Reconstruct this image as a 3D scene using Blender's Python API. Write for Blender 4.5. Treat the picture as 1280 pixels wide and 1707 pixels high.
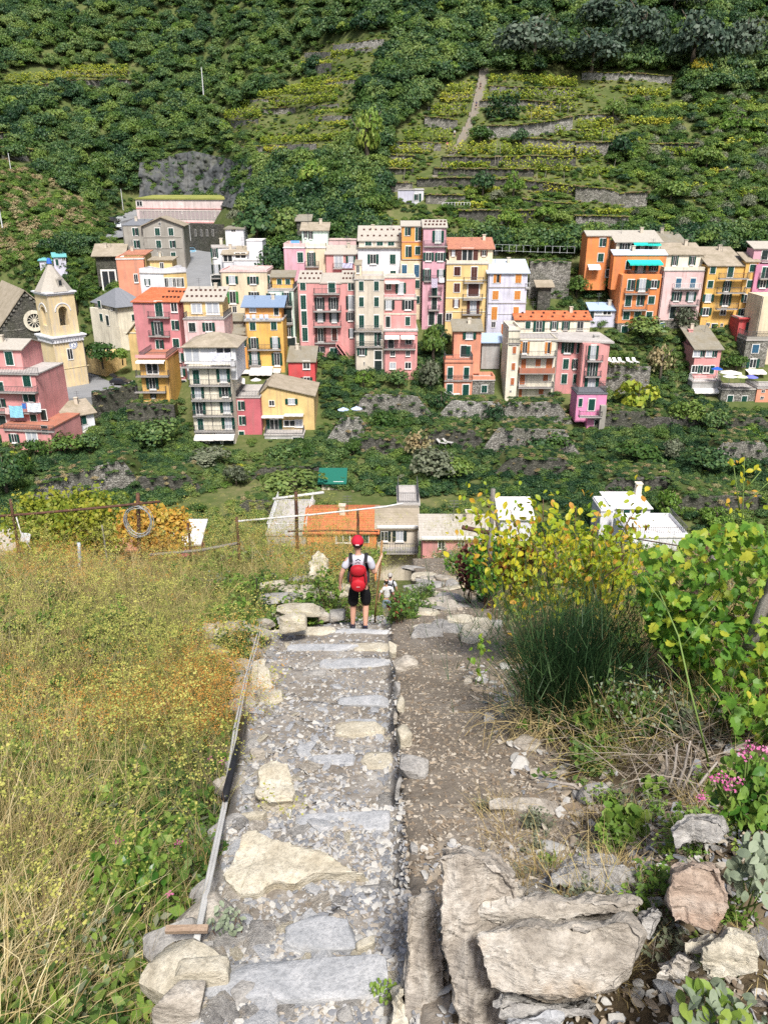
import bpy, bmesh, math, random
import numpy as np
from mathutils import Vector, Matrix, noise as mnoise
for o in list(bpy.data.objects):
    bpy.data.objects.remove(o)
SC = bpy.context.scene
COL = SC.collection
rad = math.radians
# ------------------------------------------------------------------ camera, world, sun, exposure
PITCH = rad(22.5); F = 1290.0; CX, CY = 640.0, 853.5
cs, sn = math.cos(PITCH), math.sin(PITCH)
cd = bpy.data.cameras.new('camera'); cam = bpy.data.objects.new('camera', cd); COL.objects.link(cam)
cam.location = (0, 0, 0); cam.rotation_euler = (rad(90) - PITCH, 0, 0)
cd.sensor_fit = 'VERTICAL'; cd.sensor_height = 24; cd.lens = 24 * F / 1707.0
cd.clip_start = 0.05; cd.clip_end = 3000
SC.camera = cam
SUN_EL, SUN_AZ = rad(55), rad(168)          # azimuth clockwise from +Y: behind the camera, to its right
w = bpy.data.worlds.new('World'); SC.world = w; w.use_nodes = True
nt = w.node_tree; nt.nodes.clear()
sky = nt.nodes.new('ShaderNodeTexSky'); sky.sky_type = 'NISHITA'; sky.sun_disc = False
sky.sun_elevation = SUN_EL; sky.sun_rotation = SUN_AZ
sky.air_density = 0.7; sky.dust_density = 3.0; sky.ozone_density = 0.4
bg = nt.nodes.new('ShaderNodeBackground'); bg.inputs[1].default_value = 0.085
wo = nt.nodes.new('ShaderNodeOutputWorld')
nt.links.new(sky.outputs[0], bg.inputs[0]); nt.links.new(bg.outputs[0], wo.inputs[0])
sd = bpy.data.lights.new('sun', 'SUN'); sd.energy = 3.0; sd.angle = rad(10); sd.color = (1.0, 0.97, 0.93)
sun = bpy.data.objects.new('sun', sd); COL.objects.link(sun)
sdir = Vector((math.sin(SUN_AZ) * math.cos(SUN_EL), math.cos(SUN_AZ) * math.cos(SUN_EL), math.sin(SUN_EL)))
sun.rotation_euler = sdir.to_track_quat('Z', 'Y').to_euler(); sun.location = (0, 0, 60)
SC.view_settings.view_transform = 'Standard'; SC.view_settings.look = 'None'
SC.view_settings.gamma = 1.0; SC.view_settings.use_curve_mapping = False
SC.view_settings.exposure = 0.95
SC.render.engine = 'CYCLES'
SC.cycles.max_bounces = 5; SC.cycles.diffuse_bounces = 2; SC.cycles.glossy_bounces = 2
SC.cycles.transmission_bounces = 3; SC.cycles.transparent_max_bounces = 6
SC.cycles.caustics_reflective = False; SC.cycles.caustics_refractive = False
SC.cycles.use_denoising = False
# ------------------------------------------------------------------ projection helpers
def ray(px, py):
    u = (px - CX) / F; v = (CY - py) / F
    return Vector((u, cs + v * sn, -sn + v * cs))
def at(px, py, Y):
    d = ray(px, py); return d * (Y / d.y)
def zrow(py, Y):
    v = (CY - py) / F; return Y * (-sn + v * cs) / (cs + v * sn)
def xcol(px, Y, z):
    return (px - CX) / F * (Y * cs - z * sn)
def depth(Y, z): return Y * cs - z * sn
def pix(p):
    D = p[1] * cs - p[2] * sn
    return CX + F * p[0] / D, CY - F * (p[1] * sn + p[2] * cs) / D
R = random.Random(7)
def ru(a, b): return R.uniform(a, b)
# ------------------------------------------------------------------ materials
MATS = {}
class NT:
    def __init__(s, name):
        s.m = bpy.data.materials.new(name); s.m.use_nodes = True
        s.t = s.m.node_tree; s.t.nodes.clear()
        s.out = s.n('OutputMaterial'); s.tc = s.n('TexCoord')
    def n(s, typ, **kw):
        x = s.t.nodes.new('ShaderNode' + typ)
        for k, v in kw.items():
            setattr(x, k, v)
        return x
    def l(s, a, b): s.t.links.new(a, b)
    def setin(s, node, **kw):
        for k, v in kw.items():
            node.inputs[k.replace('_', ' ')].default_value = v
    def map(s, scale=(1, 1, 1), coord='Object', rot=(0, 0, 0)):
        mp = s.n('Mapping'); mp.inputs['Scale'].default_value = scale; mp.inputs['Rotation'].default_value = rot
        if coord == 'Position':
            g = s.n('NewGeometry'); s.l(g.outputs['Position'], mp.inputs[0])
        else:
            s.l(s.tc.outputs[coord], mp.inputs[0])
        return mp.outputs[0]
    def noise(s, vec, scale, detail=4, rough=.6, dist=0):
        x = s.n('TexNoise'); s.l(vec, x.inputs['Vector']); x.inputs['Scale'].default_value = scale
        x.inputs['Detail'].default_value = detail; x.inputs['Roughness'].default_value = rough
        x.inputs['Distortion'].default_value = dist
        return x.outputs['Fac']
    def ramp(s, fac, stops):
        r = s.n('ValToRGB'); e = r.color_ramp.elements
        while len(e) < len(stops): e.new(.5)
        for i, (p, c) in enumerate(stops):
            e[i].position = p; e[i].color = (c[0], c[1], c[2], 1)
        s.l(fac, r.inputs[0]); return r.outputs[0]
    def mix(s, fac, a, b, mode='MIX'):
        x = s.n('MixRGB', blend_type=mode)
        for i, v in ((0, fac), (1, a), (2, b)):
            if hasattr(v, 'is_linked') or hasattr(v, 'links'): s.l(v, x.inputs[i])
            elif isinstance(v, (int, float)): x.inputs[i].default_value = v
            else: x.inputs[i].default_value = (v[0], v[1], v[2], 1)
        return x.outputs[0]
    def math(s, op, a, b=0.0):
        x = s.n('Math', operation=op)
        for i, v in ((0, a), (1, b)):
            if hasattr(v, 'links'): s.l(v, x.inputs[i])
            else: x.inputs[i].default_value = v
        return x.outputs[0]
    def bsdf(s, col, rough=.8, bump=None, bstr=.3, bdist=.02, spec=.3, metal=0):
        b = s.n('BsdfPrincipled')
        if hasattr(col, 'links'): s.l(col, b.inputs['Base Color'])
        else: b.inputs['Base Color'].default_value = (*col, 1)
        b.inputs['Roughness'].default_value = rough; b.inputs['Metallic'].default_value = metal
        b.inputs['Specular IOR Level'].default_value = spec
        if bump is not None:
            bp = s.n('Bump'); bp.inputs['Strength'].default_value = bstr; bp.inputs['Distance'].default_value = bdist
            s.l(bump, bp.inputs['Height']); s.l(bp.outputs[0], b.inputs['Normal'])
        s.l(b.outputs[0], s.out.inputs[0]); return b
def sc(c, f): return tuple(min(1, x * f) for x in c)
def plain(name, c, rough=.6, metal=0, spec=.3):
    if name in MATS: return MATS[name]
    t = NT(name); n = t.noise(t.map(), 6, 3)
    col = t.mix(t.ramp(n, [(.3, (0, 0, 0)), (.7, (1, 1, 1))]), sc(c, .88), sc(c, 1.08))
    t.bsdf(col, rough, spec=spec, metal=metal); MATS[name] = t.m; return t.m
def plaster(name, c, dirt=(.22, .19, .16), amt=.5):
    """limewashed wall: patchy colour, rain streaks, fine grain"""
    if name in MATS: return MATS[name]
    t = NT(name)
    big = t.noise(t.map((1, 1, 1), 'Position'), .35, 5, .65)
    strk = t.noise(t.map((2.2, 2.2, .16), 'Position'), 1.0, 4, .6)
    fine = t.noise(t.map((1, 1, 1), 'Position'), 9, 3)
    col = t.mix(t.ramp(big, [(.3, (0, 0, 0)), (.7, (1, 1, 1))]), sc(c, .78), sc(c, 1.14))
    k = t.math('MULTIPLY', t.ramp(strk, [(.48, (0, 0, 0)), (.74, (1, 1, 1))]), amt)
    col = t.mix(k, col, dirt)
    col = t.mix(t.math('MULTIPLY', t.ramp(fine, [(.4, (0, 0, 0)), (.8, (1, 1, 1))]), .1), col, sc(c, .7))
    t.bsdf(col, .9, fine, .15, .03, .15); MATS[name] = t.m; return t.m
def stonewall(name, c1, c2, c3, scale=2.2, joint=(.06, .055, .05)):
    """dry stone: flattened voronoi stones with deep joints"""
    if name in MATS: return MATS[name]
    t = NT(name)
    v = t.map((1, 1, 1.9), 'Position')
    vor = t.n('TexVoronoi'); t.l(v, vor.inputs['Vector']); vor.inputs['Scale'].default_value = scale
    edg = t.n('TexVoronoi', feature='DISTANCE_TO_EDGE'); t.l(v, edg.inputs['Vector']); edg.inputs['Scale'].default_value = scale
    sep = t.n('SeparateColor'); t.l(vor.outputs['Color'], sep.inputs[0])
    col = t.ramp(sep.outputs[0], [(0, c1), (.5, c2), (1, c3)])
    big = t.noise(t.map((1, 1, 1), 'Position'), .25, 5, .7)
    col = t.mix(t.math('MULTIPLY', t.ramp(big, [(.4, (0, 0, 0)), (.7, (1, 1, 1))]), .6), col, (.075, .085, .045))
    jm = t.ramp(edg.outputs[0], [(0.0, (0, 0, 0)), (.09, (1, 1, 1))])
    col = t.mix(jm, joint, col)
    t.bsdf(col, .9, jm, .8, .08, .15); MATS[name] = t.m; return t.m
def slate(name, c1, c2, moss=.0, sx=2.2):
    """stone slate roof in overlapping courses"""
    if name in MATS: return MATS[name]
    t = NT(name)
    br = t.n('TexBrick'); t.l(t.map((1, 1, 1), 'UV'), br.inputs['Vector'])
    br.inputs['Scale'].default_value = sx; br.inputs['Mortar Size'].default_value = .012
    br.inputs['Color1'].default_value = (*c1, 1); br.inputs['Color2'].default_value = (*c2, 1)
    br.inputs['Mortar'].default_value = (*sc(c1, .5), 1); br.inputs['Bias'].default_value = 0.
    big = t.noise(t.map((1, 1, 1), 'Position'), .5, 5, .7)
    fine = t.noise(t.map((1, 1, 1), 'Position'), 5, 4, .7)
    col = t.mix(t.ramp(fine, [(.3, (0, 0, 0)), (.75, (1, 1, 1))]), sc(c1, .75), br.outputs['Color'])
    col = t.mix(t.math('MULTIPLY', t.ramp(big, [(.42, (0, 0, 0)), (.68, (1, 1, 1))]), .5 + moss), col, (.20, .17, .11) if moss else sc(c2, .72))
    t.bsdf(col, .85, br.outputs['Fac'], -.5, .04, .2); MATS[name] = t.m; return t.m
def redtile(name='red_tile', c=(.62, .17, .07)):
    if name in MATS: return MATS[name]
    t = NT(name)
    wv = t.n('TexWave'); wv.bands_direction = 'X'; t.l(t.map((1, 1, 1), 'UV'), wv.inputs['Vector']); wv.inputs['Scale'].default_value = 1.3
    br = t.n('TexBrick'); t.l(t.map((1, 1, 1), 'UV'), br.inputs['Vector']); br.offset = 0
    br.inputs['Scale'].default_value = 2.6; br.inputs['Mortar Size'].default_value = .02; br.inputs['Bias'].default_value = 0
    br.inputs['Color1'].default_value = (*c, 1); br.inputs['Color2'].default_value = (*sc(c, .72), 1); br.inputs['Mortar'].default_value = (*sc(c, .35), 1)
    big = t.noise(t.map((1, 1, 1), 'Position'), .8, 5, .7)
    col = t.mix(t.math('MULTIPLY', t.ramp(big, [(.4, (0, 0, 0)), (.7, (1, 1, 1))]), .4), br.outputs['Color'], (.55, .26, .14))
    t.bsdf(col, .85, wv.outputs['Fac'], .5, .06, .2); MATS[name] = t.m; return t.m
def leafmat(name, cols, trans=.35, rough=.55, pos=.35, objvar=.5):
    """leaf: tone differs leaf by leaf (island), plant by plant (object) and in drifts (position)"""
    if name in MATS: return MATS[name]
    t = NT(name)
    g = t.n('NewGeometry'); oi = t.n('ObjectInfo')
    nz = t.noise(t.map((1, 1, 1), 'Position'), pos, 3, .6)
    a = t.math('MULTIPLY', g.outputs['Random Per Island'], .45)
    b = t.math('MULTIPLY', oi.outputs['Random'], objvar * .6)
    f = t.math('ADD', a, b)
    f = t.math('ADD', f, t.math('MULTIPLY', t.math('SUBTRACT', nz, .5), 1.2))
    f = t.math('ADD', f, .5 - .225 - objvar * .3)
    k = len(cols)
    col = t.ramp(f, [((i + .5) / k, c) for i, c in enumerate(cols)])
    b1 = t.n('BsdfPrincipled'); t.l(col, b1.inputs['Base Color']); b1.inputs['Roughness'].default_value = rough
    b1.inputs['Specular IOR Level'].default_value = .25
    tr = t.n('BsdfTranslucent'); t.l(t.mix(.5, col, (.35, .5, .05), 'MULTIPLY') if False else col, tr.inputs[0])
    mx = t.n('MixShader'); mx.inputs[0].default_value = trans
    t.l(b1.outputs[0], mx.inputs[1]); t.l(tr.outputs[0], mx.inputs[2]); t.l(mx.outputs[0], t.out.inputs[0])
    MATS[name] = t.m; return t.m
def rockmat(name, c1, c2, c3, strata=(1, 1, 9), scale=3.0, stain=(.40, .22, .08), bstr=.6):
    if name in MATS: return MATS[name]
    t = NT(name)
    st = t.noise(t.map(strata), scale, 7, .65, .8)
    bl = t.noise(t.map((1, 1, 1)), scale * .7, 5, .65, .5)
    fine = t.noise(t.map((1, 1, 2.5)), scale * 12, 5, .7)
    col = t.ramp(st, [(.28, c1), (.5, c2), (.72, c3)])
    col = t.mix(t.math('MULTIPLY', t.ramp(bl, [(.54, (0, 0, 0)), (.70, (1, 1, 1))]), .55), col, stain)
    col = t.mix(t.math('MULTIPLY', t.ramp(fine, [(.35, (1, 1, 1)), (.55, (0, 0, 0))]), .45), col, sc(c1, .5))
    h = t.math('ADD', t.math('MULTIPLY', st, 1.0), t.math('MULTIPLY', fine, .35))
    t.bsdf(col, .8, h, bstr, .03, .25); MATS[name] = t.m; return t.m
def groundmat(name, stops, scale=.3, coord='Position', bump=.4, bdist=.05):
    if name in MATS: return MATS[name]
    t = NT(name)
    n1 = t.noise(t.map((1, 1, 1), coord), scale, 6, .68)
    n2 = t.noise(t.map((1, 1, 1), coord), scale * 9, 5, .7)
    f = t.math('ADD', t.math('MULTIPLY', n1, .6), t.math('MULTIPLY', n2, .4))
    t.bsdf(t.ramp(f, stops), .95, n2, bump, bdist, .1); MATS[name] = t.m; return t.m
# ------------------------------------------------------------------ mesh builder
class MB:
    def __init__(s): s.v, s.f, s.mi, s.uv = [], [], [], None
    def add(s, vs, fs, mi=0):
        k = len(s.v); s.v += [tuple(v) for v in vs]
        for f in fs: s.f.append(tuple(i + k for i in f)); s.mi.append(mi)
        return s
    def hexa(s, p, mi=0):   # p: 8 corners, bottom loop then top loop
        return s.add(p, [(3, 2, 1, 0), (4, 5, 6, 7), (0, 1, 5, 4), (1, 2, 6, 5), (2, 3, 7, 6), (3, 0, 4, 7)], mi)
    def box(s, x0, x1, y0, y1, z0, z1, mi=0):
        return s.hexa([(x0, y0, z0), (x1, y0, z0), (x1, y1, z0), (x0, y1, z0), (x0, y0, z1), (x1, y0, z1), (x1, y1, z1), (x0, y1, z1)], mi)
    def tube(s, pts, r, n=6, mi=0, taper=None):
        pts = [Vector(p) for p in pts]; k = len(s.v); m = len(pts)
        for i, p in enumerate(pts):
            d = (pts[min(i + 1, m - 1)] - pts[max(i - 1, 0)]).normalized()
            a = d.cross(Vector((0, 0, 1)) if abs(d.z) < .9 else Vector((1, 0, 0))).normalized(); b = d.cross(a)
            rr = (r[i] if isinstance(r, (list, tuple)) else r * (1 - (1 - taper) * i / max(1, m - 1) if taper is not None else 1))
            for j in range(n):
                t = 2 * math.pi * j / n; q = p + a * (math.cos(t) * rr) + b * (math.sin(t) * rr); s.v.append(tuple(q))
        for i in range(m - 1):
            for j in range(n):
                s.f.append((k + i * n + j, k + i * n + (j + 1) % n, k + (i + 1) * n + (j + 1) % n, k + (i + 1) * n + j)); s.mi.append(mi)
        s.f.append(tuple(k + j for j in range(n))[::-1]); s.mi.append(mi)
        s.f.append(tuple(k + (m - 1) * n + j for j in range(n))); s.mi.append(mi)
        return s
    def mesh(s, name, mats, smooth=False, uv=None):
        me = bpy.data.meshes.new(name); me.from_pydata(s.v, [], s.f)
        for m in (mats if isinstance(mats, (list, tuple)) else [mats]): me.materials.append(m)
        if any(s.mi): me.polygons.foreach_set('material_index', s.mi)
        if smooth: me.polygons.foreach_set('use_smooth', [True] * len(me.polygons))
        if uv is not None:
            l = me.uv_layers.new(name='uv'); lv = [0] * len(me.loops); me.loops.foreach_get('vertex_index', lv)
            l.data.foreach_set('uv', [c for i in lv for c in uv(Vector(s.v[i]))])
        me.update(); return me
    def build(s, name, mats, parent=None, smooth=False, uv=None, loc=None):
        return link(name, s.mesh(name, mats, smooth, uv), parent, loc)
def link(name, me, parent=None, loc=None):
    o = bpy.data.objects.new(name, me); COL.objects.link(o)
    if parent is not None: o.parent = parent
    if loc is not None: o.location = loc
    return o
def tag(o, label=None, cat=None, group=None, kind=None):
    for k, v in (('label', label), ('category', cat), ('group', group), ('kind', kind)):
        if v: o[k] = v
    return o
def empty(name, loc, label, cat, group=None, rz=0):
    o = bpy.data.objects.new(name, None); COL.objects.link(o); o.location = loc; o.rotation_euler = (0, 0, rz)
    o.empty_display_size = .3
    return tag(o, label, cat, group)
KIDS = {}
def copy_tree(o, parent=None, **kw):
    c = o.copy(); COL.objects.link(c)
    if parent is not None: c.parent = parent
    for ch in list(o.children): copy_tree(ch, c)
    for k, v in kw.items():
        c[k] = v
    return c
def np_mesh(name, V, Fq, mats, smooth=False):
    """numpy verts (n,3), quads or tris (m,k)"""
    me = bpy.data.meshes.new(name); V = np.asarray(V, dtype=np.float32); Fq = np.asarray(Fq, dtype=np.int32)
    k = Fq.shape[1]
    me.vertices.add(len(V)); me.vertices.foreach_set('co', V.ravel())
    me.loops.add(Fq.size); me.loops.foreach_set('vertex_index', Fq.ravel())
    me.polygons.add(len(Fq)); me.polygons.foreach_set('loop_start', np.arange(0, Fq.size, k, dtype=np.int32))
    try: me.polygons.foreach_set('loop_total', np.full(len(Fq), k, dtype=np.int32))
    except Exception: pass
    for m in (mats if isinstance(mats, (list, tuple)) else [mats]): me.materials.append(m)
    if smooth: me.polygons.foreach_set('use_smooth', np.ones(len(Fq), dtype=bool))
    me.update(calc_edges=True); me.validate(); return me
# ------------------------------------------------------------------ scatter: one object of uncountable stuff, geometry-node instances of prototypes
def proto(name, me):
    return bpy.data.objects.new(name, me)      # never linked to the scene: only a source for instances
def scatter(name, pts, rots, scales, idx, protos, kind='stuff', label=None, cat=None):
    n = len(pts)
    me = bpy.data.meshes.new(name); me.vertices.add(n)
    me.vertices.foreach_set('co', np.asarray(pts, dtype=np.float32).ravel())
    a = me.attributes.new('rot', 'FLOAT_VECTOR', 'POINT'); a.data.foreach_set('vector', np.asarray(rots, dtype=np.float32).ravel())
    s_ = np.asarray(scales, dtype=np.float32)
    if s_.ndim == 1: s_ = np.repeat(s_[:, None], 3, 1)
    a = me.attributes.new('scl', 'FLOAT_VECTOR', 'POINT'); a.data.foreach_set('vector', s_.ravel())
    a = me.attributes.new('idx', 'INT', 'POINT'); a.data.foreach_set('value', np.asarray(idx, dtype=np.int32))
    o = link(name, me)
    ng = bpy.data.node_groups.new(name + '_nodes', 'GeometryNodeTree')
    ng.interface.new_socket('Geometry', in_out='INPUT', socket_type='NodeSocketGeometry')
    ng.interface.new_socket('Geometry', in_out='OUTPUT', socket_type='NodeSocketGeometry')
    N = ng.nodes.new; gi = N('NodeGroupInput'); go = N('NodeGroupOutput')
    join = N('GeometryNodeJoinGeometry')
    def attr(nm, ty):
        x = N('GeometryNodeInputNamedAttribute'); x.data_type = ty; x.inputs[0].default_value = nm; return x.outputs[0]
    ia, ra, sa = attr('idx', 'INT'), attr('rot', 'FLOAT_VECTOR'), attr('scl', 'FLOAT_VECTOR')
    for i, p in enumerate(protos):
        oi = N('GeometryNodeObjectInfo'); oi.inputs['Object'].default_value = p; oi.inputs['As Instance'].default_value = True
        cmp_ = N('FunctionNodeCompare'); cmp_.data_type = 'INT'; cmp_.operation = 'EQUAL'
        ng.links.new(ia, cmp_.inputs[2]); cmp_.inputs[3].default_value = i
        ip = N('GeometryNodeInstanceOnPoints')
        ng.links.new(gi.outputs[0], ip.inputs['Points']); ng.links.new(cmp_.outputs[0], ip.inputs['Selection'])
        ng.links.new(oi.outputs['Geometry'], ip.inputs['Instance'])
        ng.links.new(ra, ip.inputs['Rotation']); ng.links.new(sa, ip.inputs['Scale'])
        ng.links.new(ip.outputs[0], join.inputs[0])
    ng.links.new(join.outputs[0], go.inputs[0])
    md = o.modifiers.new('scatter', 'NODES'); md.node_group = ng
    return tag(o, label, cat, None, kind)
# ================================================================== TERRAIN
def zpath(Y): return np.where(np.asarray(Y) <= 30, -2.12 - .42 * np.asarray(Y), -14.72 - .56 * (np.asarray(Y) - 30.0))
START = [(26, -15.6), (45, -25.5), (62, -34.5), (77, -38.5), (88, -40)]
HC = {
 0: [(830,98),(780,108),(740,117),(700,125),(660,136),(614,166),(560,176),(500,181),(440,186),(380,192),(330,199),(296,207),(280,228),(250,250),(200,268),(100,305),(0,340),(-150,400)],
 100: [(830,100),(780,111),(740,120),(700,128),(663,140),(600,175),(560,178),(500,181),(440,184),(400,189),(370,197),(340,213),(310,235),(280,252),(200,278),(100,312),(0,345),(-150,405)],
 240: [(830,100),(780,112),(740,123),(700,133),(650,143),(600,158),(550,166),(500,174),(450,186),(420,200),(400,222),(372,252),(330,262),(240,270),(200,288),(100,318),(0,350),(-150,410)],
 330: [(830,100),(780,112),(740,123),(700,131),(650,140),(600,147),(550,156),(500,166),(470,177),(440,195),(400,232),(370,258),(330,268),(245,275),(200,288),(100,315),(0,348),(-150,405)],
 450: [(830,100),(780,112),(740,123),(700,131),(650,140),(600,147),(550,154),(500,161),(450,169),(400,182),(350,202),(300,222),(250,238),(200,254),(100,284),(0,314),(-150,372)],
 640: [(830,100),(780,112),(740,123),(700,131),(650,140),(600,146),(550,152),(500,158),(450,164),(400,171),(355,180),(300,192),(200,216),(100,240),(0,264),(-150,312)],
 1000: [(830,100),(780,112),(740,123),(700,131),(650,140),(600,145),(550,151),(500,157),(450,163),(400,170),(355,178),(300,190),(200,213),(100,237),(0,261),(-150,310)],
 1280: [(830,98),(780,110),(740,121),(700,130),(650,139),(600,143),(550,149),(500,155),(450,161),(400,168),(355,177),(300,189),(200,213),(100,237),(0,261),(-150,310)]}
HA, HY, HZ = [], [], []
for px_, st in HC.items():
    ys = [s[0] for s in START] + [Y for _, Y in st]; zs = [s[1] for s in START] + [zrow(py, Y) for py, Y in st]
    HA.append((px_ - CX) / F); HY.append(np.array(ys)); HZ.append(np.array(zs))
HA = np.array(HA)
def H(X, Y):
    X = np.asarray(X, float); Y = np.asarray(Y, float)
    a = np.clip(X / np.maximum(Y, 1) / np.interp(Y, [90, 160, 260], [.97, 1.0, .92]) * 1.0, HA[0], HA[-1] - 1e-6)
    Z = np.stack([np.interp(Y, HY[i], HZ[i]) for i in range(len(HA))])
    k = np.clip(np.searchsorted(HA, a, side='right') - 1, 0, len(HA) - 2)
    t = (a - HA[k]) / (HA[k + 1] - HA[k]); t = t * t * (3 - 2 * t)
    z = np.take_along_axis(Z, k[None], 0)[0] * (1 - t) + np.take_along_axis(Z, k[None] + 1, 0)[0] * t
    m = np.clip((Y - 185) / 40, 0, 1)
    z = z + m * (1.3 * np.sin(X * .11 + Y * .05) + .9 * np.sin(X * .23 - Y * .09 + 1.7) + .5 * np.sin(X * .41 + Y * .31))
    return z
def hits(P, y0=60., y1=420., step=1.0):
    """first meeting of the sight rays through pixels P (n,2) with the far terrain -> (n,3)"""
    P = np.asarray(P, float).reshape(-1, 2)
    u = (P[:, 0] - CX) / F; v = (CY - P[:, 1]) / F
    kx = u / (cs + v * sn); kz = (-sn + v * cs) / (cs + v * sn)
    Ys = np.arange(y0, y1, step)
    out = np.full(len(P), y1 - 1.)
    for a0 in range(0, len(P), 4000):
        s = slice(a0, a0 + 4000); n = len(kx[s])
        YY = np.broadcast_to(Ys, (n, len(Ys)))
        below = (kz[s, None] * YY) < H((kx[s, None] * YY).ravel(), YY.ravel()).reshape(n, -1)
        i = np.where(below.any(1), below.argmax(1), len(Ys) - 1); i0 = np.maximum(i - 1, 0)
        ya, yb = Ys[i0], Ys[i]
        fa = kz[s] * ya - H(kx[s] * ya, ya); fb = kz[s] * yb - H(kx[s] * yb, yb)
        t = np.where(np.abs(fa - fb) > 1e-6, fa / (fa - fb + 1e-12), .5); out[s] = ya + np.clip(t, 0, 1) * (yb - ya)
    return np.stack([kx * out, out, kz * out], 1)
def hit(px, py): return Vector(hits([(px, py)])[0])
DARK_EARTH = groundmat('hillside_earth', [(.3, (.06, .075, .025)), (.45, (.075, .10, .03)), (.57, (.12, .13, .05)), (.70, (.20, .17, .09))], .12)
ys = np.concatenate([np.arange(26, 90, 4), np.arange(90, 200, 1.6), np.arange(200, 300, 3), np.arange(300, 440, 8)])
As = np.linspace(-1.0, 1.0, 190)
YY, AA = np.meshgrid(ys, As, indexing='ij')
V = np.stack([AA * YY, YY, H((AA * YY).ravel(), YY.ravel()).reshape(YY.shape)], -1).reshape(-1, 3)
nA, nY = len(As), len(ys)
ii = (np.arange(nY - 1)[:, None] * nA + np.arange(nA - 1)[None]).ravel()
Fq = np.stack([ii, ii + 1, ii + nA + 1, ii + nA], 1)
tag(link('hillside', np_mesh('hillside', V, Fq, DARK_EARTH, True)), kind='structure')

WALL1 = stonewall('stone_wall_grey', (.17, .16, .14), (.27, .255, .225), (.38, .36, .32))
WALL2 = stonewall('stone_wall_dark', (.06, .058, .05), (.10, .096, .085), (.16, .15, .13))
WALL3 = stonewall('stone_wall_pale', (.24, .23, .21), (.36, .345, .31), (.48, .46, .42))
BED = groundmat('terrace_grass', [(.3, (.035, .055, .015)), (.5, (.065, .085, .025)), (.6, (.12, .115, .05)), (.72, (.21, .18, .10))], .35)
BEDG = groundmat('terrace_green', [(.3, (.035, .085, .015)), (.5, (.06, .14, .02)), (.7, (.12, .16, .04))], .5)
TW = []; ROWS = []
ORD = ['lowest', 'second', 'third', 'fourth', 'fifth', 'sixth', 'seventh', 'eighth', 'ninth', 'tenth', 'eleventh', 'twelfth', 'thirteenth', 'fourteenth', 'fifteenth', 'sixteenth', 'seventeenth', 'eighteenth', 'nineteenth', 'twentieth'] + ['%s%s' % (a, b) for a in ('twenty-', 'thirty-') for b in ('first', 'second', 'third', 'fourth', 'fifth', 'sixth', 'seventh', 'eighth', 'ninth')]
def ordinal_labels(rows, what):
    """one label per row: its rank from the bottom within its part of the hill"""
    area = {}
    for o, x, y, g in rows:
        a = 'on the upper left slope' if x < 315 else 'on the middle slope' if x < 630 else 'left of the hill stairway' if x < 718 else 'right of the hill stairway' if x < 950 else 'on the far right slope'
        area.setdefault(a, []).append((y, o))
    for a, l in area.items():
        l.sort(key=lambda t: -t[0])
        for i, (y, o) in enumerate(l): o['label'] = '%s, %s%s, %s' % (what, ORD[i], '' if i == 0 else ' from the bottom', a)
def terrace(label, pts, h, mat=None, bed=2.5, bedmat=None, ox=0, oy=0, s=1., thick=.5, cat='wall', group=None, name='dry_stone_wall', taper=False):
    """retaining wall whose foot stands on the slope: top edge through the given pixels, h its height in the picture"""
    pts = [(ox + p[0] / s, oy + p[1] / s, (p[2] if len(p) > 2 else h) / s) for p in pts]
    if taper: pts = [(pts[0][0] - 26, pts[0][1], pts[0][2])] + pts + [(pts[-1][0] + 26, pts[-1][1], pts[-1][2])]
    d = []                                            # resample along the edge
    for (a, b) in zip(pts, pts[1:]):
        n = max(1, int(abs(b[0] - a[0]) / 9))
        for i in range(n): t = i / n; d.append([a[k] + (b[k] - a[k]) * t for k in range(3)])
    d.append(list(pts[-1]))
    foot = hits([(p[0], p[1] + p[2]) for p in d])
    k = len(d); Y = foot[:, 1].copy()
    for _ in range(3): Y[1:-1] = (Y[:-2] + Y[1:-1] * 2 + Y[2:]) / 4
    m = MB(); bd = MB(); rows = []
    for i in range(k):
        zt = zrow(d[i][1], Y[i]) + ru(-.1, .1); zb = min(foot[i, 2], zt - .4) - .9
        X = xcol(d[i][0], Y[i], zt)
        if taper: e_ = min(i, k - 1 - i); zt -= (zt - foot[i, 2]) * (1.1, .75, .3)[e_] if e_ < 3 else 0
        rows.append((X, Y[i], zb, zt, .75 + .3 * math.sin(i * .55 + d[0][0])))
    for (a, b) in zip(rows, rows[1:]):
        m.hexa([(a[0], a[1], a[2]), (b[0], b[1], b[2]), (b[0], b[1] + thick, b[2]), (a[0], a[1] + thick, a[2]),
                (a[0], a[1] + .1, a[3]), (b[0], b[1] + .1, b[3]), (b[0], b[1] + thick, b[3]), (a[0], a[1] + thick, a[3])])
        if bed:
            bd.hexa([(a[0], a[1] + thick, a[3] - 2), (b[0], b[1] + thick, b[3] - 2), (b[0], b[1] + bed * b[4] + thick, b[3] - 2), (a[0], a[1] + bed * a[4] + thick, a[3] - 2),
                     (a[0], a[1] + thick, a[3] - .08), (b[0], b[1] + thick, b[3] - .08), (b[0], b[1] + bed * b[4] + thick, b[3] + .1), (a[0], a[1] + bed * a[4] + thick, a[3] + .1)])
    o = m.build(name, mat or WALL1); tag(o, label, cat, group); ROWS.append((o, pts[0][0], sum(p[1] for p in pts) / len(pts), group))
    if bed: bd.build('terrace_bed', bedmat or BED, o)
    TW.append((rows, bed)); return rows
HG = 'dry stone terrace walls on the vineyard slope'
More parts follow.
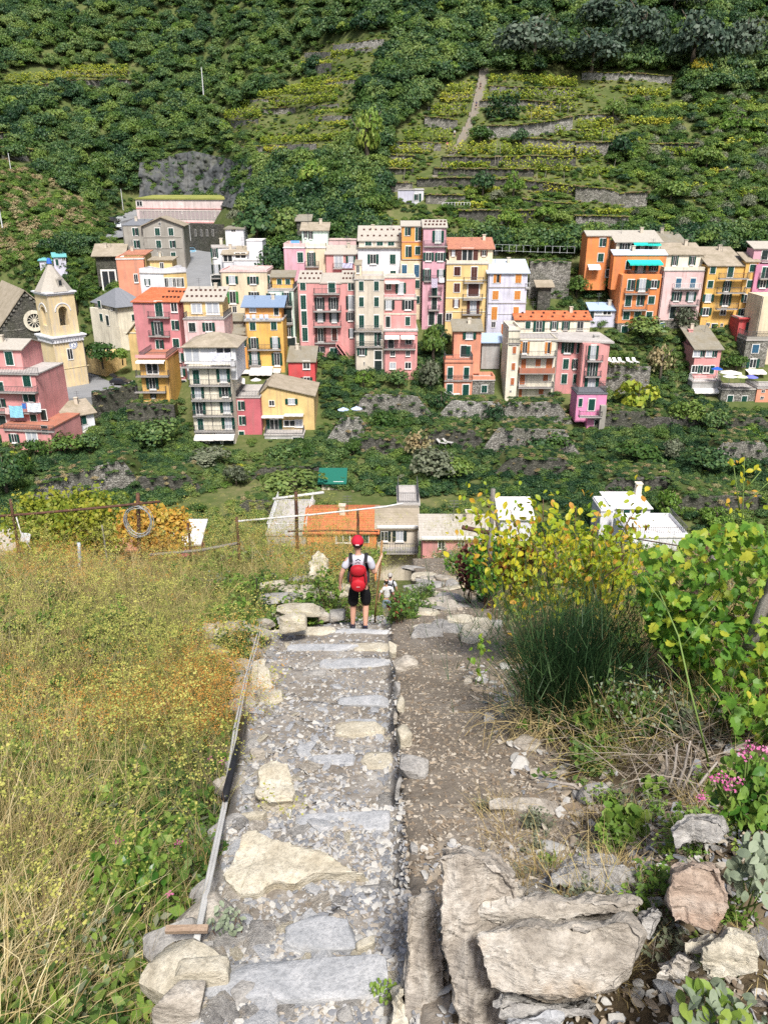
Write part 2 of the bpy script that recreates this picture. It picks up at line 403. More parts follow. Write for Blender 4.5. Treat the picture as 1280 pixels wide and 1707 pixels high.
def HW(tile, label, pts, h, mat=None, bed=2.5, **k):
    ox, oy, s = {'H0': (0, 0, 2), 'H1': (640, 100, 4), 'H2': (960, 100, 4), 'H3': (320, 60, 4), 'V1': (400, 600, 2.783), 'V2': (820, 640, 2.783), 'V0': (0, 760, 4)}[tile]
    return terrace(label, pts, h, mat, bed, None, ox, oy, s, group=k.pop('group', HG), taper=tile[0] == 'V', **k)
SL = 'grey dry stone wall holding up a narrow vineyard terrace on the hill'
for tl, pts, h, m_ in [
 ('H1', [(270,375),(490,400)], 70, WALL1), ('H1', [(60,545),(280,548),(380,560)], 50, WALL1), ('H1', [(0,635),(200,640)], 35, WALL1),
 ('H1', [(0,725),(200,725)], 40, WALL2), ('H1', [(0,820),(190,820)], 60, WALL1), ('H1', [(390,225),(600,225)], 25, WALL1), ('H1', [(290,310),(560,295)], 28, WALL1),
 ('H1', [(700,175),(1100,190),(1280,195)], 45, WALL1), ('H1', [(640,275),(900,270),(1280,290)], 40, WALL1),
 ('H1', [(920,520),(1100,530),(1280,545)], 60, WALL1), ('H1', [(390,645),(730,650),(980,640),(1280,650)], 60, WALL2),
 ('H1', [(330,725),(740,725),(1000,730)], 50, WALL2), ('H1', [(220,790),(600,785),(900,800),(1280,840)], 60, WALL2),
 ('H1', [(280,900),(540,905)], 60, WALL1), ('H1', [(930,930),(1280,960)], 50, WALL2), ('H1', [(680,1140),(1020,1140),(1250,1140)], 40, WALL2),
 ('H2', [(0,370),(290,365)], 35, WALL3), ('H2', [(0,470),(240,465)], 18, WALL1), ('H2', [(0,550),(300,550)], 90, WALL1), ('H2', [(490,560),(820,560)], 70, WALL2),
 ('H2', [(960,735),(1160,740)], 60, WALL2), ('H2', [(980,840),(1240,860)], 60, WALL1), ('H2', [(560,325),(880,325)], 20, WALL1),
 ('H3', [(750,110),(940,105),(1200,80)], 36, WALL1), ('H3', [(680,195),(930,180)], 60, WALL1), ('H3', [(620,350),(860,325),(1090,290)], 25, WALL1),
 ('H3', [(370,425),(700,410),(980,395)], 25, WALL1), ('H3', [(250,495),(690,475)], 40, WALL1), ('H3', [(760,470),(980,450)], 30, WALL1), ('H3', [(260,565),(440,555)], 30, WALL1),
 ('H3', [(820,535),(1050,530),(1200,520)], 35, WALL1), ('H3', [(1070,435),(1280,430)], 40, WALL1), ('H3', [(330,740),(700,720),(830,715)], 50, WALL1),
 ('H3', [(320,795),(640,785)], 30, WALL1), ('H3', [(340,855),(560,855)], 25, WALL1),
 ('H0', [(30,300),(240,268),(440,266)], 24, WALL1), ('H0', [(220,236),(430,238)], 12, WALL1), ('H0', [(0,490),(140,500)], 40, WALL1), ('H0', [(0,445),(80,440)], 24, WALL1)]:
    HW(tl, SL, pts, h, m_)
HW('H1', 'long retaining wall with a pale patched stretch below the clipped hedge on the hill', [(640,440),(900,435),(1100,412),(1260,378)], 85, WALL3, group=None)
HW('H1', 'grey retaining wall of the walled lane just above the pink village roofs', [(500,1005),(720,1005),(1000,1005)], 90, WALL2, group=None)
HW('H2', 'pale stone wall under the dark oaks at the top of the terraces', [(40,85),(330,85),(640,110)], 48, WALL3, group=None)
HW('H2', 'tall grey terrace wall with a grassy top left of the ivy mound', [(0,845),(230,860),(290,890),(480,880)], 100, WALL1, group=None)
HW('H2', 'long grey wall directly behind the roofs of the orange houses', [(0,1040),(350,1045)], 92, WALL1, group=None)
HW('H3', 'pale broken stone wall highest on the wooded slope', [(940,60),(1280,20)], 60, WALL3, group=None)
ordinal_labels([r for r in ROWS if r[3]], 'grey dry stone terrace wall')
# walls among the gardens of the valley
HW('V0', 'large garden wall of rough stone below the pink corner house', [(215,184,180),(330,150,175),(500,108,190),(720,52,210),(850,20,230)], 180, WALL1, 5, group=None)
HW('V0', 'low garden wall of dark stone behind the timber ramp', [(890,150),(1080,140),(1280,130)], 110, WALL2, 5, group=None)
HW('V1', 'garden wall under the grassy ledge left of the green roofed hut', [(75,505),(370,492)], 50, WALL2, 6, group=None)
HW('V1', 'dark terrace wall with garden steps above the reeds', [(560,362),(740,365)], 75, WALL2, 5, group=None)
HW('V1', 'stone wall under the courtyard of the beige and pink tower houses', [(555,165),(720,160),(850,175)], 95, WALL1, 3, group=None)
HW('V1', 'stone wall holding the lawn of the small salmon house', [(955,192),(1225,195)], 95, WALL3, 3, group=None)
HW('V1', 'dark terrace wall above the lounge chairs in the reeds', [(885,322),(1110,328)], 90, WALL2, 6, group=None)
HW('V1', 'weathered stone wall beside the terrace with blue umbrellas', [(440,275),(580,262)], 120, WALL3, 3, group=None)
HW('V1', 'dark stone wall along the bottom gardens left of the rail landing', [(0,655),(150,650)], 70, WALL2, 4, group=None)
HW('V2', 'high stone wall carrying the cream and pink apartment house', [(58,85),(330,88)], 100, WALL1, 2, group=None)
HW('V2', 'broad terrace wall under the strip of bright lawn', [(0,212),(60,208),(365,214)], 120, WALL1, 6, group=None)
HW('V2', 'dark lower terrace wall under an overgrown ledge', [(60,345),(360,350)], 85, WALL2, 5, group=None)
HW('V2', 'dark stone wall right of the magenta annex', [(520,128),(740,130)], 90, WALL2, 4, group=None)
HW('V2', 'stone wall with a bush in front at the right picture edge', [(1050,280),(1280,262)], 100, WALL1, 6, group=None)
HW('V2', 'long low stone wall at the foot of the right gardens', [(880,520),(1280,525)], 90, WALL2, 6, group=None)
HW('V2', 'terrace wall under the wild garden in the middle right', [(560,440),(850,430)], 70, WALL2, 6, group=None)
HW('V2', 'long garden wall under the stone cottage at the right', [(740,155),(1280,160)], 60, WALL2, 4, group=None)
terrace('grey wall behind the row of white lounge chairs', [(1010,610),(1085,612)], 46, WALL1, 3)
terrace('tall rough wall beneath the fenced lane right of the lilac house', [(884,436),(952,436)], 62, WALL1, 3)
terrace('wall of grey stone at the foot of the yellow corner house', [(210,672),(290,676)], 36, WALL2, 2)
terrace('church square parapet wall of dark stone beside the bell tower', [(152,655),(190,648),(228,640)], 42, WALL2, 0)
# church square and village road
ASPH = groundmat('worn_asphalt', [(.3, (.19, .195, .20)), (.7, (.27, .275, .28))], .4, bump=.2, bdist=.02)
zp = zrow(663, 140) + 1.0
m = MB()
PZ = [(20,655),(60,668),(152,662),(230,640),(236,600),(200,560),(150,545),(60,560),(-10,580)]
pp = [at(px, py, zp / (ray(px, py).z / ray(px, py).y)) for px, py in PZ]
m.add([(p.x, p.y, zp) for p in pp] + [(p.x, p.y, zp - 2) for p in pp], [tuple(range(len(pp)))[::-1]] + [(i, (i + 1) % len(pp), (i + 1) % len(pp) + len(pp), i + len(pp)) for i in range(len(pp))])
tag(m.build('church_square', ASPH), kind='structure')
def road(name, pts, mat, lift=.25):
    m = MB(); L = hits([p[0] for p in pts]); Rr = hits([p[1] for p in pts])
    for i in range(len(pts)):
        z = (L[i][2] + Rr[i][2]) / 2 + lift
        m.v += [(L[i][0], L[i][1], z), (Rr[i][0], Rr[i][1], z), (L[i][0], L[i][1], z - 3), (Rr[i][0], Rr[i][1], z - 3)]
    for i in range(len(pts) - 1):
        k = 4 * i
        for f in ((k, k + 1, k + 5, k + 4), (k + 2, k, k + 4, k + 6), (k + 1, k + 3, k + 7, k + 5)): m.f.append(f); m.mi.append(0)
    return tag(m.build(name, mat), kind='structure')
road('village_road', [((285,485),(365,485)),((296,462),(362,462)),((300,440),(356,440)),((300,418),(352,418)),((298,402),(350,402)),((296,388),(330,388)),((286,378),(318,376))], ASPH)
road('upper_road', [((168,395),(238,398)),((178,385),(240,385)),((190,372),(245,370)),((208,360),(246,358)),((212,352),(236,350))], ASPH)
# ================================================================== HOUSES
TILE = {'A': (0, 340, 3.5563), 'B': (300, 340, 3.5559), 'C': (560, 340, 3.5559), 'D': (820, 360, 4.2667), 'E': (960, 350, 4.0), 'L': (400, 760, 2.909), 'W': (640, 100, 4.0),
        'G': (160, 310, 4.923), 'V2': (820, 640, 2.783), 'P': (0, 0, 1)}
MT = {}
MT['pink'] = plaster('plaster_pink', (.66, .30, .285)); MT['rose'] = plaster('plaster_rose', (.56, .225, .235)); MT['palepink'] = plaster('plaster_pale_pink', (.72, .50, .48))
MT['salmon'] = plaster('plaster_salmon', (.72, .30, .19)); MT['orange'] = plaster('plaster_orange', (.72, .25, .085)); MT['apricot'] = plaster('plaster_apricot', (.78, .36, .10))
MT['yellow'] = plaster('plaster_yellow', (.72, .43, .12)); MT['straw'] = plaster('plaster_straw', (.70, .50, .22)); MT['cream'] = plaster('plaster_cream', (.72, .60, .42))
MT['ivory'] = plaster('plaster_ivory', (.74, .68, .54)); MT['beige'] = plaster('plaster_beige', (.60, .53, .43)); MT['white'] = plaster('plaster_white', (.72, .72, .74), amt=.25)
MT['lilac'] = plaster('plaster_lilac', (.60, .59, .68), amt=.45); MT['mint'] = plaster('plaster_mint', (.60, .72, .62)); MT['red'] = plaster('plaster_red', (.56, .085, .085))
MT['brick'] = plaster('plaster_brick', (.52, .14, .16)); MT['mauve'] = plaster('plaster_mauve', (.54, .22, .33)); MT['orchid'] = plaster('plaster_orchid', (.66, .37, .43))
MT['magenta'] = plaster('plaster_magenta', (.74, .27, .45)); MT['grey'] = plaster('plaster_grey', (.33, .31, .27), amt=.6); MT['concrete'] = plaster('concrete', (.40, .39, .37), amt=.5)
MT['oldyellow'] = plaster('plaster_old_yellow', (.72, .57, .33), (.4, .4, .42), .7); MT['stone'] = WALL1; MT['darkstone'] = WALL2; MT['palestone'] = WALL3
MT['terra'] = plaster('terracotta_floor', (.42, .17, .11))
RF = {'terra': MT['terra'], 'slate': slate('slate_pale', (.44, .40, .34), (.56, .52, .45)), 'tan': slate('slate_tan', (.40, .34, .26), (.50, .43, .33), .2), 'moss': slate('slate_mossy', (.27, .25, .20), (.36, .33, .27), .3),
      'dark': slate('slate_dark', (.20, .21, .23), (.28, .29, .31)), 'red': redtile(), 'oldred': redtile('old_red_tile', (.50, .22, .15)), 'blue': plain('blue_grey_sheet', (.20, .27, .38), .5),
      'metal': plain('pale_metal_sheet', (.55, .62, .70), .4), 'flat': plaster('roof_screed', (.46, .43, .40)), 'pinkflat': plaster('roof_pink_screed', (.62, .48, .44)), 'whiteflat': plaster('roof_white', (.78, .76, .74)),
      'blueflat': plain('blue_corrugated', (.36, .47, .62), .5), 'green': plain('green_tarp', (.012, .13, .09), .7), 'turq': plain('turquoise_sheet', (.15, .42, .42), .5)}
SH = {'green': plain('shutter_green', (.008, .052, .038), .5), 'dark': plain('shutter_dark', (.018, .03, .028), .5), 'brown': plain('shutter_brown', (.085, .032, .025), .5),
      'orange': plain('shutter_orange', (.52, .20, .04), .5), 'rust': plain('shutter_rust', (.40, .13, .05), .5), 'blue': plain('shutter_blue', (.03, .10, .17), .5), 'leaf': plain('shutter_leaf_green', (.05, .20, .06), .5)}
FRAME = plain('window_frame_white', (.74, .72, .68), .5); FRAMEG = plain('window_frame_grey', (.40, .38, .35), .6); GLASS = plain('window_glass', (.03, .035, .04), .12, spec=.6); GLASSB = plain('window_curtain', (.42, .44, .47), .35)
RAIL = plain('iron_rail', (.10, .10, .105), .5); WRAIL = plain('white_rail', (.72, .72, .72), .5); SLAB = plaster('balcony_slab', (.36, .34, .32))
AWN = plain('awning_canvas', (.74, .71, .66), .8); AWT = plain('awning_turquoise', (.02, .52, .43), .7)
# unit window pieces (1 m x 1 m, centred, face at y=0 looking to -y), shared by every window
def unit(kind):
    m = MB()
    if kind == 'frame':
        for b in ((-.62, -.5, -.6, .6), (.5, .62, -.6, .6), (-.5, .5, .5, .6), (-.5, .5, -.6, -.5), (-.04, .04, -.5, .5)): m.box(b[0], b[1], -.07, .02, b[2], b[3])
    elif kind == 'pane': m.box(-.5, .5, -.03, .02, -.5, .5)
    elif kind == 'shutter':
        m.box(-.5, .5, -.07, 0, -.5, .5)
        for i in range(5): z = -.44 + i * .18; m.add([(-.4, -.085, z), (.4, -.085, z), (.4, -.07, z + .12), (-.4, -.07, z + .12)], [(0, 1, 2, 3)])
    elif kind == 'sill': m.box(-.66, .66, -.16, .02, -.07, 0)
    return m
UM = {}
def um(kind, mat):
    k = (kind, mat.name)
    if k not in UM: UM[k] = unit(kind).mesh(kind, mat)
    return UM[k]
def seg_rail(m, p, q, h=.95, step=.24, r=.018, mid=True):
    """handrail with upright bars from p to q"""
    p, q = Vector(p), Vector(q); L = (q - p).length; n = max(1, int(L / step)); d = (q - p) / n; up = Vector((0, 0, h))
    s = (q - p).normalized(); s2 = Vector((-s.y, s.x, 0)) * .03
    def bar(a, b, w): m.hexa([a - w, b - w, b + w, a + w, a - w + Vector((0, 0, .05)), b - w + Vector((0, 0, .05)), b + w + Vector((0, 0, .05)), a + w + Vector((0, 0, .05))])
    bar(p + up, q + up, s2)
    if mid: bar(p + up * .1, q + up * .1, s2)
    for i in range(n + 1):
        c = p + d * i; x = s * r; y = s2.normalized() * r
        m.hexa([c - x - y, c + x - y, c + x + y, c - x + y] + [v + up for v in (c - x - y, c + x - y, c + x + y, c - x + y)])
class House:
    def __init__(s, name, label, tile, cat='house', group=None, sh='green', surround=FRAME, scale=1):
        s.ox, s.oy, s.s = TILE[tile]; s.e = None; s.name, s.label, s.cat, s.group = name, label, cat, group
        s.sh = SH[sh]; s.fr = surround
    def P(s, x, y): return s.ox + x / s.s, s.oy + y / s.s
    def block(s, x0, x1, yt, yb, d0, d1=None, dep=8., mat='pink', roof=None, ref='b', below=2.5, name='wall', **kw):
        """a walled volume: its front foot from (x0,yb) to (x1,yb), eaves at yt; distance d0 at the left corner, d1 at the right"""
        d1 = d0 if d1 is None else d1
        xa, yb_ = s.P(x0, yb); xb, yt_ = s.P(x1, yt)
        z0 = zrow(yb_, d0); z1 = zrow(yt_, d0)
        zr = {'b': z0, 't': z1, 'm': (z0 + z1) / 2}[ref]
        A = Vector((xcol(xa, d0, zr), d0, 0)); B = Vector((xcol(xb, d1, zr), d1, 0))
        if s.e is None: s.e = empty(s.name, (A.x, A.y, z0), s.label, s.cat, s.group); s.org = Vector((A.x, A.y, z0))
        u = (B - A); W = u.length; u.normalize(); n = Vector((u.y, -u.x, 0))      # n looks out of the front
        s.A, s.u, s.n, s.W, s.z0, s.z1, s.dep, s.mat = A, u, n, W, z0, z1, dep, MT[mat]
        if kw.get('ry') is not None and roof in ('shed', 'gable', 'hip'):      # ridge near enough that the roof rises at least 17 degrees towards it
            fr = 1.0 if roof == 'shed' else .5; r_ = dep * fr; yr = s.P(0, kw['ry'])[1]; yc = (d0 + d1) / 2
            while r_ > .8 and zrow(yr, yc + r_) - z1 < .3 * r_: r_ -= .1
            dep = r_ / fr; s.dep = dep
        m = MB(); back = -n * dep
        c = [A, B, B + back, A + back]
        lo = [p + Vector((0, 0, z0 - below)) - s.org for p in c]; hi = [p + Vector((0, 0, z1)) - s.org for p in c]
        m.hexa(lo + hi)
        s.roofargs = (roof, kw)
        if roof in ('gable', 'gf'): s._gable_ends(m, roof, kw)
        s.wall = m.build(name, s.mat, s.e)
        if z1 - z0 > 7 and W > 4:
            p_ = MB(); u_ = R.choice((.12, W - .12)); p_.tube([s.w(u_, .09, z0 - .3), s.w(u_, .09, z1 - .1)], .055, 5); p_.build('drainpipe', RAIL, s.e)
        if roof: s.roof(roof, **kw)
        return s
    def w(s, u, out, z): return s.A + s.u * u + s.n * out + Vector((0, 0, z)) - s.org      # facade coordinates -> local
    def uv(s, x, y):
        """picture point -> (u along the facade, z)"""
        px, py = s.P(x, y); d = ray(px, py); t = s.A.dot(s.n) / d.dot(s.n); p = d * t
        return (p - s.A).dot(s.u), p.z
    def _ridge(s, kw, frac=.5):
        ry = kw.get('ry'); c = s.A + s.u * s.W * .5 - s.n * s.dep * frac
        return zrow(s.P(0, ry)[1], c.y) if ry is not None else s.z1 + kw.get('rise', 1.5)
    def _gable_ends(s, m, roof, kw):
        if roof == 'gable':
            zr = s._ridge(kw) - .05
            for u in (0, s.W):
                m.add([s.w(u, 0, s.z1), s.w(u, -s.dep, s.z1), s.w(u, -s.dep / 2, zr)], [(0, 1, 2)])
        else:
            ap = kw.get('apex', .5) * s.W; zr = s._ridge(kw, 0) - .05
            for o in (0, -s.dep): m.add([s.w(0, o, s.z1), s.w(s.W, o, s.z1), s.w(ap, o, zr)], [(0, 1, 2)])
    def _slab(s, quads, mat, t=.16, name='roof'):
        m = MB(); uvs = []
        for q in quads:
            q = [Vector(p) for p in q]; nn = (q[1] - q[0]).cross(q[-1] - q[0]).normalized(); nn = nn if nn.z > 0 else -nn
            k = len(q); dn = [p - nn * t for p in q]
            m.add(q + dn, [tuple(range(k)), tuple(range(2 * k - 1, k - 1, -1))] + [(i, (i + 1) % k, (i + 1) % k + k, i + k)[::-1] for i in range(k)])
        def uv(v):
            return (v - s.A + s.org).dot(s.u), (v.z * 1.6 + v.dot(s.n) * .8)
        return m.build(name, mat, s.e, uv=uv)
    def roof(s, kind, rm='slate', over=.4, ry=None, rise=None, apex=.5, par=.5, pmat=None, frac=1., zback=None, vents=0, **kw):
        kw = dict(ry=ry) if ry is not None else dict(rise=rise or 1.5)
        z, W, D, o = s.z1, s.W, s.dep, over; mt = RF[rm]; q = []
        if kind == 'shed':
            zr = s._ridge(kw, 1.0); sl = (zr - z) / D
            q = [[s.w(-o, o, z - sl * o + .12), s.w(W + o, o, z - sl * o + .12), s.w(W + o, -D - o, zr + sl * o + .12), s.w(-o, -D - o, zr + sl * o + .12)]]
        elif kind == 'gable':
            zr = s._ridge(kw); sl = (zr - z) / (D / 2)
            q = [[s.w(-o, o, z - sl * o + .12), s.w(W + o, o, z - sl * o + .12), s.w(W + o, -D / 2, zr + .12), s.w(-o, -D / 2, zr + .12)],
                 [s.w(-o, -D - o, z - sl * o + .12), s.w(-o, -D / 2, zr + .12), s.w(W + o, -D / 2, zr + .12), s.w(W + o, -D - o, z - sl * o + .12)]]
        elif kind == 'gf':
            zr = s._ridge(kw, 0); ap = apex * W; sl = (zr - z) / ap; sr = (zr - z) / (W - ap)
            q = [[s.w(-o, o, z - sl * o + .12), s.w(ap, o, zr + .12), s.w(ap, -D - o, zr + .12), s.w(-o, -D - o, z - sl * o + .12)],
                 [s.w(ap, o, zr + .12), s.w(W + o, o, z - sr * o + .12), s.w(W + o, -D - o, z - sr * o + .12), s.w(ap, -D - o, zr + .12)]]
        elif kind == 'hip':
            zr = s._ridge(kw, .5); i = min(W, D) * kw.get('in', .42)
            a, b = s.w(i, -D / 2, zr + .12), s.w(W - i, -D / 2, zr + .12)
            c = [s.w(-o, o, z), s.w(W + o, o, z), s.w(W + o, -D - o, z), s.w(-o, -D - o, z)]
            q = [[c[0], c[1], b, a], [c[1], c[2], b], [c[2], c[3], a, b], [c[3], c[0], a]]
        elif kind == 'flat':
            m = MB(); m.hexa([s.w(-.1, .12, z), s.w(W + .1, .12, z), s.w(W + .1, -D, z), s.w(-.1, -D, z)] + [s.w(-.1, .12, z + .2), s.w(W + .1, .12, z + .2), s.w(W + .1, -D, z + .2), s.w(-.1, -D, z + .2)])
            s.roofo = m.build('roof', mt, s.e)
            if par:
                p = MB(); zz = z + .2
                for (u0, u1, o0, o1) in ((0, W, 0, -.2), (0, .2, -.2, -D), (W - .2, W, -.2, -D), (.2, W - .2, -D + .2, -D)):
                    p.hexa([s.w(u0, o0, zz), s.w(u1, o0, zz), s.w(u1, o1, zz), s.w(u0, o1, zz)] + [s.w(u0, o0, zz + par), s.w(u1, o0, zz + par), s.w(u1, o1, zz + par), s.w(u0, o1, zz + par)])
                p.build('parapet', MT[pmat] if pmat else s.mat, s.e)
            return s
        s.roofo = s._slab(q, mt)
        if W > 4.5 and s.A.y > 60 and len(q[0]) == 4 and kind in ('shed', 'gable'):      # a chimney and an aerial on the slope
            a, b = Vector(q[0][0]), Vector(q[0][3]); p = a + (b - a) * ru(.6, .85) + s.u * (over + W * ru(.15, .85)); m = MB()
            m.box(p.x - .28, p.x + .28, p.y - .28, p.y + .28, p.z - .4, p.z + .9); m.box(p.x - .36, p.x + .36, p.y - .36, p.y + .36, p.z + .9, p.z + 1.0); m.build('chimney', MT['beige'], s.roofo)
            p = a + (b - a) * .7 + s.u * (over + W * ru(.2, .8)); m = MB(); m.tube([p, p + Vector((0, 0, 2.2))], .03, 4)
            for z in (1.5, 1.8, 2.1): m.tube([p + Vector((-.45, 0, z)), p + Vector((.45, 0, z))], .02, 4)
            m.build('aerial', RAIL, s.roofo)
        if vents:                                        # small dark roof vents in rows
            for r_ in range(2):
                for i in range(vents):
                    t = (.3 + .4 * r_); u_ = W * (i + .5 + .3 * (r_ % 2)) / vents
                    a, b = Vector(q[0][0]), Vector(q[0][3]); base = a + (b - a) * t; p = base + s.u * (u_ + over)
                    m = MB(); m.hexa([p + s.u * dx + s.n * dy + Vector((0, 0, dz)) for dz in (-.2, .25) for dx, dy in ((-.18, .2), (.18, .2), (.18, -.2), (-.18, -.2))])
                    m.build('roof_vent', SH['brown'], s.roofo)
        return s
    def win(s, kind, x, y, w_, h_, sh=None, u=None, z=None, fr=None):
        """kind: c closed shutters, o open shutters beside white casement, p plain window, f french door in frame, d door leaf, b bare dark opening"""
        if u is None: u, z = s.uv(x, y)
        k = (s.A + s.u * u).y; mw = w_ / s.s * depth(k, z) / F / max(.4, abs(s.n.y)); mh = h_ / s.s * (k * cs - z * sn) / F / 1.02
        p = s.w(u, .012, z); ang = math.atan2(s.u.y, s.u.x); st = SH[sh] if sh else s.sh
        wo = link('door' if kind == 'd' else 'window', um('frame', fr or s.fr), s.e); wo.location = p; wo.rotation_euler = (0, 0, ang)
        ow = mw if kind in 'cpfdb' else mw * .5
        wo.scale = (ow, 1, mh)
        if kind in 'pofb': link('pane', um('pane', GLASS if kind in 'b' or R.random() < .65 else GLASSB), wo)
        def shut(cx, wd):
            o = link('shutter', um('shutter', st), wo); o.location = (cx / ow, -.03, 0); o.scale = (wd / ow, 1, 1.04); o.rotation_euler.z = ru(-.25, .25) if kind == 'o' else 0; o.location.y = -.03 - abs(o.rotation_euler.z) * wd * .5
        if kind == 'c' and mh > .9 and R.random() < .2: link('pane', um('pane', GLASS), wo); shut(-mw * .26, mw * .5); shut(mw * .64, mw * .26)
        elif kind == 'c': shut(-mw * .26, mw * .5); shut(mw * .26, mw * .5)
        elif kind == 'd': shut(0, mw)
        elif kind == 'o': shut(-mw * .40, mw * .24); shut(mw * .40, mw * .24)
        elif kind == 'v': pass
        if kind in 'op' and mh > .7:
            o = link('sill', um('sill', fr or s.fr), wo); o.location = (0, 0, -.6)
        return s
    def grid(s, kind, xs, ys, w_, h_, **k):
        us = [s.uv(x, ys[0])[0] for x in xs]
        for y in ys:
            for x, u in zip(xs, us):
                _, z = s.uv(x, y); s.win(kind, x, y, w_, h_, u=u, z=z, **k)
        return s
    def bal(s, x0, x1, y, out=1.0, solid=None, rail=RAIL, sides=True, h=.95, slab=True):
        u0, z = s.uv(x0, y); u1, _ = s.uv(x1, y)
        m = MB(); m.hexa([s.w(u0, out, z - .16), s.w(u1, out, z - .16), s.w(u1, 0, z - .16), s.w(u0, 0, z - .16), s.w(u0, out, z), s.w(u1, out, z), s.w(u1, 0, z), s.w(u0, 0, z)])
        b = m.build('balcony', SLAB, s.e); r = MB()
        a, c = s.w(u0 + .03, out - .05, z), s.w(u1 - .03, out - .05, z)
        if solid:
            r.hexa([s.w(u0, out, z), s.w(u1, out, z), s.w(u1, out - .1, z), s.w(u0, out - .1, z)] + [s.w(u0, out, z + h), s.w(u1, out, z + h), s.w(u1, out - .1, z + h), s.w(u0, out - .1, z + h)])
            for uu in (u0, u1 - .1): r.hexa([s.w(uu, out - .1, z), s.w(uu + .1, out - .1, z), s.w(uu + .1, 0, z), s.w(uu, 0, z)] + [s.w(uu, out - .1, z + h), s.w(uu + .1, out - .1, z + h), s.w(uu + .1, 0, z + h), s.w(uu, 0, z + h)])
            r.build('parapet', MT[solid], b)
        else:
            seg_rail(r, a, c, h)
            if sides: seg_rail(r, a, s.w(u0 + .03, .05, z), h); seg_rail(r, c, s.w(u1 - .03, .05, z), h)
            r.build('railing', rail, b)
        return s
    def awn(s, x0, x1, y0, y1, mat=AWN, out=1.6):
        u0, z = s.uv(x0, y0); u1, _ = s.uv(x1, y0); z2 = zrow(s.P(0, y1)[1], (s.A + s.u * (u0 + u1) / 2 + s.n * out).y)
        m = MB(); n = max(2, int((u1 - u0) / .5)); pts = []
        for i in range(n + 1):
            u = u0 + (u1 - u0) * i / n; sag = .05 * (i % 2)
            pts += [s.w(u, .05, z), s.w(u, out, z2 + .25 - sag), s.w(u, out + .02, z2 - sag)]
        m.add(pts, [(3 * i + j, 3 * i + 3 + j, 3 * i + 4 + j, 3 * i + 1 + j) for i in range(n) for j in (0, 1)])
        m.add([p - Vector((0, 0, .04)) for p in pts], [(3 * i + 1 + j, 3 * i + 4 + j, 3 * i + 3 + j, 3 * i + j) for i in range(n) for j in (0, 1)])
        m.build('awning', mat, s.e); return s
    def band(s, y, x0=None, x1=None, mat=None, t=.22, out=.08):
        if x0 is None: u0, u1 = 0, s.W; z = s.uv(0 if s.W == 0 else (x1 or 0), y)[1]; z = zrow(s.P(0, y)[1], (s.A + s.u * s.W / 2).y)
        else: u0, z = s.uv(x0, y); u1, _ = s.uv(x1, y)
        m = MB(); m.hexa([s.w(u0, out, z), s.w(u1, out, z), s.w(u1, -.05, z), s.w(u0, -.05, z)] + [s.w(u0, out, z + t), s.w(u1, out, z + t), s.w(u1, -.05, z + t), s.w(u0, -.05, z + t)])
        m.build('cornice', mat or FRAMEG, s.e); return s
    def chim(s, x, y, back=2., w_=.6, h=1.2, mat='ivory'):
        px, py = s.P(x, y); c = s.A - s.n * back; d = ray(px, py); t = c.dot(s.n) / d.dot(s.n); p = d * t - s.org
        m = MB(); a = w_ / 2
        m.box(p.x - a, p.x + a, p.y - a, p.y + a, p.z - h - 1, p.z); m.box(p.x - a - .08, p.x + a + .08, p.y - a - .08, p.y + a + .08, p.z, p.z + .12)
        m.build('chimney', MT[mat], s.e); return s
    def toprail(s, par=.2, h=.9, mat=RAIL, sides=True):
        r = MB(); z = s.z1 + par
        seg_rail(r, s.w(.1, -.1, z), s.w(s.W - .1, -.1, z), h)
        if sides: seg_rail(r, s.w(.1, -.1, z), s.w(.1, -s.dep + .2, z), h); seg_rail(r, s.w(s.W - .1, -.1, z), s.w(s.W - .1, -s.dep + .2, z), h)
        r.build('railing', mat, s.e); return s
    def pipe(s, x, y0, y1):
        u, z0_ = s.uv(x, y1); _, z1_ = s.uv(x, y0); m = MB(); m.tube([s.w(u, .08, z0_), s.w(u, .08, z1_)], .06, 5); m.build('drainpipe', RAIL, s.e); return s
# ---- left group: church, tower, square
h = House('pink_corner_house', 'pink house with stepped terraces and washing at the left picture edge', 'A')
h.block(30, 325, 1325, 1480, 115, 113.8, 9, 'pink', 'flat', rm='terra', par=0, below=4).bal(30, 325, 1335, .3, h=.9)
h.win('o', 88, 1388, 62, 50).win('f', 195, 1395, 62, 100, sh='dark').win('c', 268, 1338, 34, 46, sh='dark')
h.block(-90, 238, 1010, 1335, 118.5, 117.6, 9, 'pink', 'flat', rm='flat', par=0, ref='m').bal(-90, 228, 1105, 1.0).bal(-90, 240, 1225, .9).bal(-90, 232, 1000, .3)
h.win('c', 162, 1045, 44, 70).win('c', 170, 1148, 56, 48).win('c', 8, 1180, 40, 50).win('c', 200, 1260, 36, 54).win('d', 262, 1250, 34, 60, sh='dark').win('c', 10, 1085, 30, 60).win('d', 20, 1290, 40, 70, sh='dark')
h.block(-90, 122, 858, 1015, 121.5, 121, 8, 'pink', 'gable', rm='slate', ry=800, ref='t').win('c', 58, 915, 44, 76)
h.band(1000, -90, 215)
h = House('white_cottage', 'small white house with tan slate roof and striped awning beside the bell tower', 'A')
h.block(415, 575, 1262, 1400, 122, 125, 7, 'white', 'shed', rm='tan', ry=1180, over=.5).win('c', 487, 1280, 38, 54).awn(486, 570, 1345, 1380, AWN, 1.2).win('f', 520, 1395, 70, 44)
h.win('d', 378, 1430, 30, 50)
h = House('bell_tower', 'cream bell tower with pyramid slate roof and blue clock numerals', 'A', 'tower')
h.block(370, 542, 800, 1150, 143, 147.2, 6.0, 'oldyellow', None)
